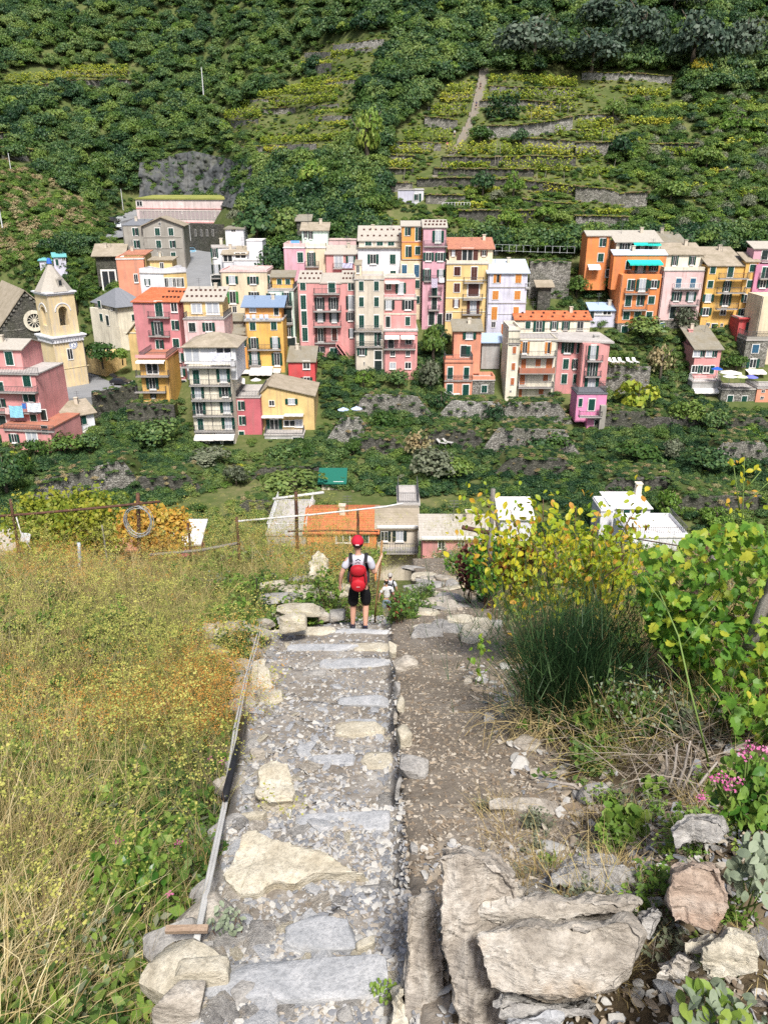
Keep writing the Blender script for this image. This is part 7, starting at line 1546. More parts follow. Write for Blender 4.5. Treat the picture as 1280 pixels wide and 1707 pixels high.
def tuft(name, mat, n, h0, h1, spread, lean, wid, droop=.9, seg=3):
    a = rng.uniform(0, 6.28, n); r = spread * np.sqrt(rng.random(n)); base = np.stack([r * np.cos(a), r * np.sin(a), -.04 * np.ones(n)], 1); a2 = a + rng.normal(size=n) * 1.0
    d = np.stack([np.cos(a2) * lean * rng.random(n), np.sin(a2) * lean * rng.random(n), np.ones(n)], 1)
    V, Fq, _ = strips(base, rng.uniform(h0, h1, n), d, wid * rng.uniform(.6, 1.3, n), seg, droop * rng.random(n)); return proto(name, np_mesh(name, V, Fq, mat))
def fennel(name, n, h0, h1, mat='fennel', um=9, us=.011):
    Vs, Fs, k = [], [], 0; mi = []
    base = np.stack([rng.normal(size=n) * .12, rng.normal(size=n) * .12, np.zeros(n)], 1); d = np.stack([rng.normal(size=n) * .22, rng.normal(size=n) * .22, np.ones(n)], 1)
    V, Fq, tip = strips(base, rng.uniform(h0, h1, n), d, np.full(n, .006), 3, .15); Vs.append(V); Fs.append(Fq); k = len(V); mi += [0] * len(Fq)
    hd = np.repeat(tip, 5, 0) + rng.normal(size=(n * 5, 3)) * np.array([.05, .05, .05]); b2 = np.repeat(tip, 5, 0) - np.array([0, 0, .12])
    V, Fq, t2 = strips(b2, np.linalg.norm(hd - b2, axis=1), hd - b2, np.full(n * 5, .003), 1, .0); Vs.append(V); Fs.append(Fq + k); k += len(V); mi += [0] * len(Fq)
    u = np.repeat(hd, um, 0) + rng.normal(size=(len(hd) * um, 3)) * np.array([.022, .022, .008]); V, Fq = leaf_quads(u, np.tile([0, 0, 1.], (len(u), 1)), us, 1., .4); Vs.append(V); Fs.append(Fq + k); mi += [1] * len(Fq)
    me = np_mesh(name, np.concatenate(Vs), np.concatenate(Fs), [GR['stem'], GR[mat]]); me.polygons.foreach_set('material_index', mi); return proto(name, me)
def herb(name, mat, n=26, h=.3, spread=.2, leaf=.035, nl=9):
    base = np.stack([rng.normal(size=n) * spread * .4, rng.normal(size=n) * spread * .4, np.zeros(n)], 1); d = np.stack([rng.normal(size=n) * .5, rng.normal(size=n) * .5, np.ones(n)], 1); d /= np.linalg.norm(d, axis=1, keepdims=True); L = h * rng.uniform(.5, 1.1, n)
    V, Fq, tip = strips(base, L, d, np.full(n, .006), 2, .1); t = rng.uniform(.3, 1.05, (n, nl)); P = (base[:, None] + d[:, None] * (L[:, None] * t)[..., None]).reshape(-1, 3) + rng.normal(size=(n * nl, 3)) * leaf * .6
    V2, F2 = leaf_quads(P, np.tile([0, 0, 1.], (len(P), 1)), leaf, 1.9, .55); me = np_mesh(name, np.concatenate([V, V2]), np.concatenate([Fq, F2 + len(V)]), [GR['stem'], mat]); me.polygons.foreach_set('material_index', [0] * len(Fq) + [1] * len(F2)); return proto(name, me)
TD = [tuft('dry_grass_tuft', GR['dry'], 64, .2, .75, .22, 1.1, .007, 1.6) for _ in range(4)]; TS = [tuft('straw_tuft', GR['straw'], 70, .3, .9, .25, 2.2, .009, 1.6, 4) for _ in range(3)]
TO = [tuft('olive_grass_tuft', GR['olive'], 70, .2, .65, .22, 1.0, .007, 1.3) for _ in range(3)]; TG = [tuft('green_grass_tuft', GR['green'], 90, .15, .45, .16, .6, .006, .9) for _ in range(2)]; TB = [tuft('bright_grass_tuft', GR['bright'], 90, .15, .4, .14, .5, .006, .8)]
TF = [fennel('fennel_stalks', 7, .5, .95) for _ in range(3)]; TR = [fennel('orange_stalks', 9, .4, .85, 'orange', 6, .012) for _ in range(2)]
HB = [herb('green_herb', LM_MID), herb('broad_herb', LM_LIGHT, 16, .3, .25, .042, 8), herb('light_herb', LM_LIGHT, 22, .28), herb('grey_herb', LM_OLIVE, 24, .25, .2, .028)]; TW_ = [tuft('dead_twig_tuft', GR['twig'], 60, .2, .6, .2, 1.4, .005, 1.2)]
def spread(name, label, n, f0, f1, y0, y1, P_, s0, s1, dens=None, lift=0., tilt=.15, zf=G):
    X, Y = screen_pts(n, f0, f1, y0, y1)
    if dens is not None: k_ = rng.random(n) < np.clip(dens(X, Y), 0, 1); X, Y = X[k_], Y[k_]
    n = len(X); s = rng.uniform(s0, s1, n) * np.clip(.8 + .03 * Y, .8, 1.5)
    return scatter(name, np.stack([X, Y, zf(X, Y) + lift], 1), np.stack([rng.normal(size=n) * tilt, rng.normal(size=n) * tilt, rng.uniform(0, 6.28, n)], 1), s, rng.integers(0, len(P_), n), P_, 'stuff', label)
fl = lambda Y: -.58 * np.clip(Y * 1.12, 2.6, 40) - 2.6
fr = lambda Y: XL(Y) - .16
near = lambda X, Y: 1 - sm(3.2, 6, Y)
far_ = lambda X, Y: sm(3, 6.5, Y)
side = lambda X, Y: 1 - .93 * sm(-1.15, -.45, X - XL(Y)) * (1 - sm(9, 11, Y)) - .97 * ((X > XL(Y) - 1.0) & (Y > 8.5) & (Y < 12.1)) - .9 * ((X > -2.9) & (X < -.9) & (Y >= 12.1) & (Y < 15))
spread('dry_grass', 'dry tan grass covering the field left of the path', 4650, fl, fr, 905, 1760, TD + TD + TO, .6, 1.45, lambda X, Y: side(X, Y) * np.clip(.65 + .6 * nz2(X, Y, 1.6, 9), .08, 1))
spread('olive_grass', 'olive green grass in the field left of the path', 2635, fl, fr, 905, 1700, TO + TG, .8, 1.2, lambda X, Y: side(X, Y) * (.3 + .7 * far_(X, Y)) * np.clip(.6 + .7 * nz2(X, Y, .7, 3), .1, 1))
spread('fennel_plants', 'yellow flowering fennel stalks across the field', 1240, fl, fr, 905, 1560, TF, .7, 1.6, lambda X, Y: (.2 + .8 * far_(X, Y)) * np.clip(.35 + .9 * nz2(X, Y, .5, 2), .04, 1))
spread('orange_weeds', 'orange brown seed stalks in drifts across the field', 2325, fl, fr, 905, 1300, TR, .7, 1.1, lambda X, Y: np.clip(nz2(X, Y, .4, 5) * 1.8 + .3, 0, 1) * sm(5, 8, Y))
spread('straw_grass', 'pale bent straw at the lower left', 1178, fl, lambda Y: XL(Y) - .55, 1180, 1780, TS, .7, 1.2, lambda X, Y: near(X, Y) * np.clip(.4 + .9 * nz2(X, Y, 1.3, 1), .12, 1))
spread('field_herbs', 'low green herbs among the dry grass', 2325, fl, fr, 930, 1760, HB, .7, 1.4, lambda X, Y: np.clip(.35 + .7 * nz2(X, Y, 1.1, 6) + .4 * sm(-2, -.3, X - XL(Y)), .05, 1))
spread('bright_grass', 'bright green grass beside the cables', 130, lambda Y: XL(Y) - .75, lambda Y: XL(Y) - .2, 1030, 1200, TB + TG, .8, 1.2)
TT = [tuft('tall_stalks', GR['straw'], 16, .7, 1.25, .3, .5, .007, .5, 4) for _ in range(2)] + [tuft('tall_green_stalks', GR['green'], 16, .6, 1.1, .3, .6, .008, .6, 4)]
spread('tall_stalks', 'tall pale stalks standing above the field grass', 700, fl, fr, 905, 1650, TT, .7, 1.2, lambda X, Y: np.clip(.5 + .7 * nz2(X, Y, 1.0, 8), .1, 1) * side(X, Y))
spread('leafy_weeds', 'fresh green leafy weeds at the foot of the field beside the ditch', 260, lambda Y: XL(Y) - 1.7, lambda Y: XL(Y) - .3, 1250, 1760, [HB[0], HB[2]], .9, 1.5)
spread('path_side_grass', 'mid green grass and herbs in the band nearest the cables', 420, lambda Y: XL(Y) - 2.6, lambda Y: XL(Y) - .3, 985, 1330, TG + TO[:1] + HB[:2], .8, 1.4)
spread('dead_stems', 'dark dead stems in the ditch beside the path', 420, lambda Y: XL(Y) - 1.2, lambda Y: XL(Y) - .1, 1180, 1720, TW_, .7, 1.1)
spread('ditch_grass', 'grass along the foot of the path edge', 130, lambda Y: XL(Y) - .5, lambda Y: XL(Y) - .05, 1060, 1700, TG + TD + HB[:1], .4, .8)
spread('trench_weeds', 'weeds on the bank left of the hiker', 90, lambda Y: XL(Y) - .5, lambda Y: XL(Y) + .15, 930, 1050, HB + TG, .6, 1.0, lambda X, Y: sm(12.2, 13, Y))
spread('kerb_weeds', 'green weeds on the rubble right of the hiker', 46, lambda Y: XM(Y) - .1, lambda Y: XM(Y) + .35, 1000, 1045, HB + TG, .5, 1.0)
spread('right_edge_grass', 'dry grass along the right edge of the earth path', 900, lambda Y: XR(Y) + .25, lambda Y: XR(Y) + 10, 915, 1320, TD + TO + HB, .7, 1.2)
spread('crest_weeds', 'green weeds along the crest where the path drops away', 420, lambda Y: 0 * Y - 6, lambda Y: 0 * Y + 3.5, 920, 965, HB + TO + TF, .9, 1.5, lambda X, Y: 1 - 1.0 * ((X > .3) & (X < 2.6)))

spread('bank_litter', 'dead twigs and dry weeds among the wall stones', 150, lambda Y: 0 * Y + .55, lambda Y: 0 * Y + 2.2, 1370, 1740, TW_ + HB[2:] + TD[:1], .25, .6)
# ================================================================== PEOPLE
def skin(name, nodes, edges, mat, sub_=2, root=0, parent=None, smooth=True):
    """one continuous body grown over a jointed skeleton: nodes (x,y,z,rx,ry)"""
    me = bpy.data.meshes.new(name); me.from_pydata([n[:3] for n in nodes], edges, []); me.update()
    o = bpy.data.objects.new(name, me); COL.objects.link(o)
    md = o.modifiers.new('s', 'SKIN'); md.use_smooth_shade = True; md.branch_smoothing = .6
    for v, n in zip(me.skin_vertices[0].data, nodes): v.radius = (n[3], n[4] if len(n) > 4 else n[3])
    me.skin_vertices[0].data[root].use_root = True
    sb = o.modifiers.new('u', 'SUBSURF'); sb.levels = sub_; sb.render_levels = sub_
    dg = bpy.context.evaluated_depsgraph_get(); m2 = bpy.data.meshes.new_from_object(o.evaluated_get(dg)); bpy.data.objects.remove(o)
    m2.materials.clear(); m2.materials.append(mat); m2.polygons.foreach_set('use_smooth', [True] * len(m2.polygons)); m2.name = name
    return link(name, m2, parent)
def ball(m, c, r, n=12, k=8, z0=-1., z1=1.):
    b = len(m.v)
    for j in range(k + 1):
        t = z0 + (z1 - z0) * j / k; rr = math.sqrt(max(0, 1 - t * t))
        for i in range(n): a = 2 * math.pi * i / n; m.v.append((c[0] + r[0] * rr * math.cos(a), c[1] + r[1] * rr * math.sin(a), c[2] + r[2] * t))
    for j in range(k):
        for i in range(n): m.f.append((b + j * n + i, b + j * n + (i + 1) % n, b + (j + 1) * n + (i + 1) % n, b + (j + 1) * n + i)); m.mi.append(0)
    m.f.append(tuple(b + k * n + i for i in range(n))); m.mi.append(0); m.f.append(tuple(b + i for i in range(n))[::-1]); m.mi.append(0)
SKINM = plain('skin', (.56, .31, .22), .55); SKIND = plain('skin_tanned', (.46, .25, .17), .55)
def person(loc, label, c, stick_arm=True, rz=0., s=1.):
    e = empty('person', loc, label, 'person', None, rz); e.scale = (s, s, s)
    hip = .93
    N = [(0, 0, .98, .10, .09), (0, .0, 1.18, .10, .08), (-.01, .01, 1.38, .11, .075), (-.015, .015, 1.47, .052, .052), (-.02, .02, 1.54, .05, .05), (-.022, .03, 1.62, .066, .075), (-.022, .03, 1.71, .068, .082), (-.022, .025, 1.765, .04, .05)]
    E = [(i, i + 1) for i in range(7)]
    def add(p, pts):
        k = p
        for q in pts: N.append(q); E.append((k, len(N) - 1)); k = len(N) - 1
        return k
    # legs: left forward and lower on the slope, right behind
    add(0, [(-.09, 0, .90, .085, .09), (-.115, .06, .50, .055, .058), (-.12, .05, .34, .056, .058), (-.125, .02, .10, .036, .036), (-.125, .10, .04, .035, .03)])
    add(0, [(.09, 0, .90, .085, .09), (.105, .10, .52, .055, .058), (.10, .05, .34, .056, .058), (.095, -.04, .10, .036, .036), (.095, .05, .04, .035, .03)])
    la = add(2, [(-.19, .0, 1.40, .055), (-.30, -.02, 1.12, .040), (-.335, .04, .88, .028)])
    if stick_arm: ra = add(2, [(.19, 0, 1.40, .055), (.25, .04, 1.10, .042), (.36, .20, 1.30, .028)])
    else: ra = add(2, [(.19, 0, 1.40, .055), (.27, -.02, 1.12, .040), (.28, .06, .88, .028)])
    def hand(w_, d, side, grip):
        p = Vector(N[w_][:3]); d = Vector(d).normalized(); sd = Vector(side); palm = p + d * .06
        N.append((*palm, .026, .018)); E.append((w_, len(N) - 1)); pi = len(N) - 1
        for i in range(4):
            o = palm + sd * (.012 * (i - 1.5)) ; L = (.055, .068, .064, .048)[i]; q1 = o + d * L * .55; q2 = q1 + (d * .5 + grip * .8).normalized() * L * .6
            N.append((*q1, .0085)); E.append((pi, len(N) - 1)); N.append((*q2, .007)); E.append((len(N) - 2, len(N) - 1))
        t = p + d * .03 + grip * .03 - sd * .03; N.append((*t, .010)); E.append((w_, len(N) - 1)); N.append((*(t + d * .035 + grip * .012), .008)); E.append((len(N) - 2, len(N) - 1))
    hand(la, (-.05, .12, -1), (0, 1, 0), Vector((.6, 0, -.3)))
    if stick_arm: hand(ra, (.3, .7, .5), (0, 0, 1), Vector((-.7, .3, 0)))
    else: hand(ra, (.05, .12, -1), (0, -1, 0), Vector((-.6, 0, -.3)))
    skin('body', N, E, SKINM, 2, 0, e)
    # face side (turned away from the viewer): nose, ears, eyes and mouth
    m = MB(); ball(m, (-.022, .118, 1.655), (.014, .022, .022), 6, 5); m.build('nose', SKINM, e, True)
    for x in (-.10, .056): m = MB(); ball(m, (x, .02, 1.66), (.010, .022, .034), 6, 5); m.build('ear', SKINM, e, True)
    for x in (-.052, .008): m = MB(); ball(m, (x, .102, 1.685), (.012, .008, .008), 6, 4); m.build('eye', plain('eye_dark', (.05, .04, .035), .3), e, True)
    m = MB(); m.box(-.045, .0, .098, .104, 1.605, 1.613); m.build('mouth', plain('lip', (.35, .12, .10)), e)
    m = MB(); ball(m, (-.022, .012, 1.675), (.094, .105, .075), 14, 6, -.9, .7); m.build('hair', plain('hair_' + c['hair'][0], c['hair'][1], .8), e, True)
    # clothing
    T = [(0, .0, .96, .155, .115), (0, 0, 1.12, .150, .105), (-.005, .0, 1.30, .165, .11), (-.01, .01, 1.415, .12, .09), (-.015, .012, 1.475, .062, .062)]
    TE = [(0, 1), (1, 2), (2, 3), (3, 4)]
    for i in (-1, 1):
        el = N[9 + 10] if False else None
        tgt = (-.262, -.012, 1.215) if i < 0 else ((.235, .027, 1.19) if stick_arm else (.245, -.012, 1.20))
        T += [(i * .175, 0, 1.395, .075, .075), (*tgt, .072, .068)]; TE += [(2 if False else 3, len(T) - 2), (len(T) - 2, len(T) - 1)]
    skin('shirt', T, TE, plain('cloth_' + c['shirt'][0], c['shirt'][1], .9), 2, 0, e)
    S = [(0, 0, .98, .155, .12), (0, 0, .90, .14, .12), (-.095, .015, .82, .105, .11), (-.112, .045, .60, .100, .10), (-.115, .055, .47, .098, .098), (.095, .02, .82, .105, .11), (.104, .075, .60, .100, .10), (.106, .095, .475, .098, .098)]
    skin('shorts', S, [(0, 1), (1, 2), (2, 3), (3, 4), (1, 5), (5, 6), (6, 7)], plain('cloth_' + c['shorts'][0], c['shorts'][1], .9), 2, 0, e)
    for i, (x, y) in enumerate(((-.125, .02), (.095, -.04))):
        skin('sock', [(x, y, .15, .043), (x, y, .08, .042)], [(0, 1)], plain('sock_navy', (.02, .025, .06), .9), 1, 0, e)
        sh_ = skin('shoe', [(x, y - .03, .055, .048, .05), (x, y + .08, .045, .05, .042), (x, y + .18, .035, .042, .03)], [(0, 1), (1, 2)], plain('shoe_dark', (.03, .035, .05), .7), 1, 0, e)
        m = MB(); m.box(x - .048, x + .048, y - .09, y + .22, -.005, .022); m.build('sole', plain('shoe_sole', (.45, .43, .40), .8), sh_)
    if c.get('cap'):
        m = MB(); ball(m, (-.022, .022, 1.70), (.104, .118, .125), 16, 6, -.12, .98); cp = m.build('cap', plain('cap_' + c['cap'][0], c['cap'][1], .8), e, True)
        m = MB(); m.hexa([(-.10, .12, 1.70), (.056, .12, 1.70), (.045, .22, 1.675), (-.09, .22, 1.675), (-.10, .12, 1.712), (.056, .12, 1.712), (.045, .22, 1.685), (-.09, .22, 1.685)]); m.build('peak', cp.data.materials[0], cp)
        m = MB(); m.box(-.052, .008, -.103, -.092, 1.69, 1.705); m.build('strap', plain('cap_strap', (.75, .6, .6)), cp)
    return e
def backpack(loc, label, col, rz=0., s=1.):
    e = empty('backpack', loc, label, 'backpack', None, rz); e.scale = (s, s, s); mt = plain('pack_' + col[0], col[1], .65); dk = plain('pack_dark', (.015, .015, .018), .8)
    N = [(-.01, -.17, .93, .125, .085), (-.01, -.185, 1.02, .165, .115), (-.01, -.185, 1.16, .160, .115), (-.01, -.175, 1.28, .150, .105), (-.01, -.16, 1.37, .115, .085)]
    skin('pack_body', N, [(0, 1), (1, 2), (2, 3), (3, 4)], mt, 2, 0, e)
    m = MB(); ball(m, (-.01, -.275, 1.30), (.125, .05, .10), 12, 8); m.build('top_pocket', plain('pack_' + col[0] + '_top', sc(col[1], .85), .65), e, True)
    m = MB(); ball(m, (-.01, -.285, 1.04), (.125, .045, .12), 12, 8); m.build('front_pocket', mt, e, True)
    for x in (-.13, .11):
        m = MB(); m.tube([(x * .55, -.265, 1.36), (x * .9, -.27, 1.2), (x * 1.05, -.262, .98)], .008, 5); m.build('seam', dk, e)
        m = MB(); pts = [(x, -.13, 1.40), (x * 1.1, -.04, 1.475), (x * 1.1, .06, 1.465), (x * 1.15, .125, 1.36), (x * 1.2, .12, 1.18), (x * 1.35, .0, 1.05), (x * 1.3, -.10, 1.0)]
        for a, b in zip(pts, pts[1:]): a, b = Vector(a), Vector(b); w_ = Vector((.03, 0, 0)); t = Vector((0, .01, .012)); m.hexa([a - w_, a + w_, b + w_, b - w_, a - w_ + t, a + w_ + t, b + w_ + t, b - w_ + t])
        m.build('strap', dk, e)
    m = MB(); m.tube([(-.05, -.14, 1.43), (-.01, -.15, 1.465), (.03, -.14, 1.43)], .009, 5); m.build('handle', dk, e)
    m = MB(); m.box(-.04, .02, -.338, -.330, 1.03, 1.045); m.build('emblem', plain('pack_emblem', (.55, .25, .25)), e)
    return e
HX, HY_ = xcol(600, 11.75, -7.0), 11.75
hz = float(zstep(HY_ + .0)); hl = Vector((HX, HY_, hz + .005))
person(hl, 'hiker seen from behind in red cap, grey T-shirt and black shorts holding a wooden stick', dict(hair=('dark', (.03, .02, .015)), shirt=('pale_grey', (.52, .53, .60)), shorts=('black', (.006, .006, .008)), cap=('red', (.46, .012, .035))))
backpack(hl, 'red backpack on the back of the hiker with the red cap', ('red', (.44, .012, .022)))
m = MB(); a = hl + Vector((.385, .24, 1.62)); b = hl + Vector((.25, .62, -.22)); m.tube([a, a + (b - a) * .33 + Vector((.012, 0, 0)), a + (b - a) * .7 - Vector((.01, 0, 0)), b], [.021, .019, .017, .014], 7)
tag(m.build('walking_stick', rockmat('stick_wood', (.24, .13, .05), (.36, .21, .09), (.44, .28, .13), (6, 6, .6), 6, (.2, .11, .05), .3), None, True), 'tall wooden walking stick in the right hand of the hiker', 'walking stick')
for px, py, Y, rz, lb, c, bp in [(645, 966, 27, .2, 'distant hiker in a white T-shirt on the hidden part of the path', dict(hair=('black', (.015, .012, .01)), shirt=('white', (.66, .66, .68)), shorts=('blue', (.18, .28, .38))), None), (651, 957, 29.5, -.2, 'farther hiker with a black backpack and grey cap behind the white shirted hiker', dict(hair=('brown', (.06, .04, .03)), shirt=('light', (.55, .56, .60)), shorts=('dark', (.03, .03, .04)), cap=('grey', (.40, .38, .36))), ('black', (.012, .014, .03)))]:
    z = zrow(py, Y) - 1.78; p = Vector((xcol(px, Y, z + 1.7), Y, z)); person(p, lb, c, False, rz)
    if bp: backpack(p, 'black backpack on the farther hiker', bp, rz)
# walkers on the hill stairway
for px, py, rz, lb, cl_ in [(793, 184, .3, 'walker in dark blue high on the hill stairway', ('navy', (.02, .03, .10))), (800, 152, .0, 'dark clothed walker at the upper bend of the hill stairway', ('umber', (.06, .04, .04))), (757, 232, -.3, 'walker in white on the lower hill stairway', ('linen', (.6, .6, .6))), (745, 252, .2, 'walker in pink on the lowest flight of the hill stairway', ('rose', (.55, .16, .20)))]:
    b = hit(px, py); person(b + Vector((0, -.3, .35)), lb, dict(hair=('black', (.015, .012, .01)), shirt=cl_, shorts=('dark', (.03, .03, .04))), False, rz)
# ================================================================== NEAR PLANTS
def ovate(name, mat, lobes=False):
    m = MB()
    if lobes: out = [(0, -.46), (.20, -.5), (.44, -.22), (.34, -.06), (.5, .14), (.26, .16), (.22, .34), (0, .56), (-.22, .34), (-.26, .16), (-.5, .14), (-.34, -.06), (-.44, -.22), (-.20, -.5)]
    else: out = [(0, -.5), (.2, -.34), (.31, -.08), (.26, .18), (.12, .38), (0, .54), (-.12, .38), (-.26, .18), (-.31, -.08), (-.2, -.34)]
    m.v = [(0, -.05, .0)] + [(x, y, .16 * abs(x) - .18 * (y) ** 2) for x, y in out]; n = len(out)
    m.f = [(0, 1 + i, 1 + (i + 1) % n) for i in range(n)]; m.mi = [0] * n
    return m.mesh(name, mat)
VL = [leafmat('vine_leaf_%d' % i, c, .4, .45, 1.5) for i, c in enumerate([[(.12, .26, .028), (.20, .35, .04), (.33, .44, .055)], [(.22, .32, .03), (.37, .42, .045), (.54, .50, .06)], [(.06, .16, .022), (.10, .23, .03), (.16, .30, .04)]])]
YL = [leafmat('yellow_leaf_%d' % i, c, .4, .45, 1.5) for i, c in enumerate([[(.34, .38, .02), (.52, .48, .03), (.62, .50, .045)], [(.20, .32, .02), (.32, .40, .03), (.44, .46, .035)], [(.52, .30, .03), (.60, .36, .06), (.50, .18, .04)]])]
LEAFV = [ovate('leaf', m_, True) for m_ in VL]; LEAFY = [ovate('leaf', m_) for m_ in YL]
LEAFG = [ovate('leaf', LM_LIGHT, True), ovate('leaf', LM_MID)]; LEAFN = ovate('leaf', LM_LIGHT)
STEMM = plain('vine_stem', (.13, .075, .05), .8); STEMG = plain('green_stem', (.16, .24, .06), .7)
def rotm(n, up=.6, seed=0, face=(0, -.5, .7)):
    """random leaf attitudes leaning towards face"""
    out = []
    for i in range(n):
        z = (Vector(face) + Vector((R.gauss(0, 1), R.gauss(0, 1), R.gauss(0, 1))) * up).normalized(); y = Vector((R.gauss(0, .6), R.gauss(0, .6), -1)); x = y.cross(z).normalized(); y = z.cross(x); out.append(Matrix((x, y, z)).transposed())
    return out
def leafy(e, pts, sizes, meshes, weights, part_name='leaf', limit=300, face=(0, -.5, .7), up=.6):
    """leaves as parts up to the limit, the rest joined into one part"""
    mats = rotm(len(pts), up, 0, face); order = sorted(range(len(pts)), key=lambda i: -sizes[i] / max(1, (e.location + Vector(pts[i])).length)); rest = {}
    for k, i in enumerate(order):
        me = R.choices(meshes, weights)[0]; M4 = mats[i].to_4x4(); M4.translation = pts[i]
        if k < limit:
            o = link(part_name, me, e); o.location = pts[i]; o.rotation_euler = mats[i].to_euler(); o.scale = (sizes[i],) * 3
        else: rest.setdefault(me, []).append(M4 @ Matrix.Scale(sizes[i], 4))
    if rest:
        V, Fs, mi, ms, b = [], [], [], [], 0
        for me, Ms in rest.items():
            ms.append(me.materials[0]); co = [v.co.copy() for v in me.vertices]; fs = [tuple(p.vertices) for p in me.polygons]
            for M4 in Ms: V += [tuple(M4 @ c) for c in co]; Fs += [tuple(q + b for q in f) for f in fs]; mi += [len(ms) - 1] * len(fs); b += len(co)
        m = bpy.data.meshes.new('foliage'); m.from_pydata(V, [], Fs)
        for q in ms: m.materials.append(q)
        m.polygons.foreach_set('material_index', mi); m.update(); link('foliage', m, e)['kind'] = 'stuff'
def canes(e, base, tips, r=.008, mat=STEMM, name='cane', wig=.08):
    for b, t in zip(base, tips):
        b, t = Vector(b), Vector(t); pts = [b.lerp(t, k) + Vector((R.gauss(0, wig), R.gauss(0, wig), R.gauss(0, wig * .5))) * math.sin(math.pi * k) for k in (0, .25, .5, .75, 1)]
        m = MB(); m.tube(pts, r, 5, 0, .4); m.build(name, mat, e, True)
def region(n, poly, Y0, Y1, thin=None):
    P = sample(poly, n); out = []
    for px, py in P: out.append(at(px, py, ru(Y0, Y1)))
    return out
# yellow leaved vine behind the broom
org = ground_at(930, 1000); org = Vector((org.x, 8.2, float(G(org.x, 8.2))))
e = empty('yellow_vine', org, 'sprawling vine with yellow and lime leaves rising behind the broom bush', 'vine')
pts = []
arms = []
for (x0, y0), (x1, y1) in [((880,1010),(812,838)),((900,1000),(850,850)),((930,1010),(905,832)),((960,1010),(960,845)),((980,1005),(1000,850)),((1000,1000),(1050,860)),((880,1000),(835,930)),((920,990),(880,880)),((950,980),(935,880)),((990,990),(985,900)),((1010,990),(1040,930)),((900,1010),(860,960)),((1020,985),(1062,845)),((840,990),(795,850))]:
    Y = ru(7.3, 8.6); a, b = at(x0, y0, Y), at(x1, y1, Y + ru(-.4, .4)); arms.append((a - org, b - org))
    for k in range(105):
        t = R.random() ** .8; p = a.lerp(b, t) + Vector((R.gauss(0, .17), R.gauss(0, .2), R.gauss(0, .13))); pts.append(p - org)
for p in region(700, [(840,900),(1010,880),(1060,960),(1030,1010),(850,1000),(820,950)], 7.4, 8.6): pts.append(p - org)
canes(e, [a for a, b in arms], [b for a, b in arms], .011)
leafy(e, pts, [ru(.05, .105) for _ in pts], LEAFY, (4, 5, 1.2))
# green grape vine on its posts at the right
org = Vector((2.6, 5.2, float(G(2.6, 5.2))))
e = empty('grape_vine', org, 'lush green grape vine trained along posts at the right edge', 'vine')
pts = []
for n_, poly, Y0, Y1 in [(1100, [(1075,925),(1180,880),(1300,868),(1400,880),(1400,1030),(1240,1050),(1130,1010),(1065,990)], 4.6, 6.2), (800, [(1060,960),(1180,1010),(1180,1120),(1120,1110),(1080,1060)], 4.8, 6.0), (700, [(1150,1040),(1400,1020),(1400,1200),(1190,1180)], 4.4, 5.8), (450, [(1190,1160),(1400,1160),(1400,1260),(1240,1230)], 3.9, 4.8)]:
    pts += [p - org for p in region(n_, poly, Y0, Y1)]
leafy(e, pts, [ru(.045, .095) for _ in pts], LEAFV, (4, 2, 4))
canes(e, [at(x, y, 5.4) - org for x, y in [(1110,1150),(1115,1130),(1180,1200),(1250,1230),(1275,1200),(1150,1210)]], [at(x, y, 5.3) - org for x, y in [(1100,930),(1290,935),(1260,1000),(1200,900),(1300,880),(1120,960)]], .012)
canes(e, [at(x, y, 5.0) - org for x, y in [(1080,1100),(1120,1020),(1090,1180),(1200,1060)]], [at(x, y, 5.2) - org for x, y in [(1300,960),(1330,1000),(1220,1010),(1340,1100)]], .007)
def stake(px, y0, y1, Y, r, label, mat=POSTM, lean=0., name='vine_stake', rings=0, kind='post'):
    b = at(px, y1, Y); zt_ = zrow(y0, Y); m = MB(); n = 6; m.tube([Vector((lean * i / n + .006 * math.sin(i * 2.1), .006 * math.cos(i * 1.3), -.35 + (zt_ - b.z + .35) * i / n)) for i in range(n + 1)], r, 8, 0, .85)
    o = m.build(name, mat, None, True); o.location = b; return tag(o, label, kind)
WOODG = rockmat('grey_wood', (.13, .115, .10), (.25, .23, .20), (.36, .34, .30), (8, 8, .5), 3, (.2, .15, .1), .5); RUST = rockmat('rusty_iron', (.045, .025, .02), (.10, .05, .035), (.17, .085, .05), (1, 1, 1), 8, (.22, .09, .04), .4); BROWNW = rockmat('brown_wood', (.12, .075, .05), (.22, .15, .11), (.32, .24, .18), (8, 8, .5), 3, (.16, .1, .06), .5)
stake(1112, 985, 1190, 5.3, .032, 'brown wooden stake under the leaves of the grape vine', BROWNW, .05); stake(1262, 880, 1010, 4.7, .045, 'thick grey stake leaning at the right edge of the vine', WOODG, .12); stake(1186, 905, 935, 8.5, .04, 'short pale post behind the grape vine', WOODG); stake(1170, 890, 940, 9.0, .045, 'dark post beside the short pale post', RUST)
stake(817, 815, 900, 9.5, .035, 'grey wooden stake at the left end of the yellow vine', WOODG)
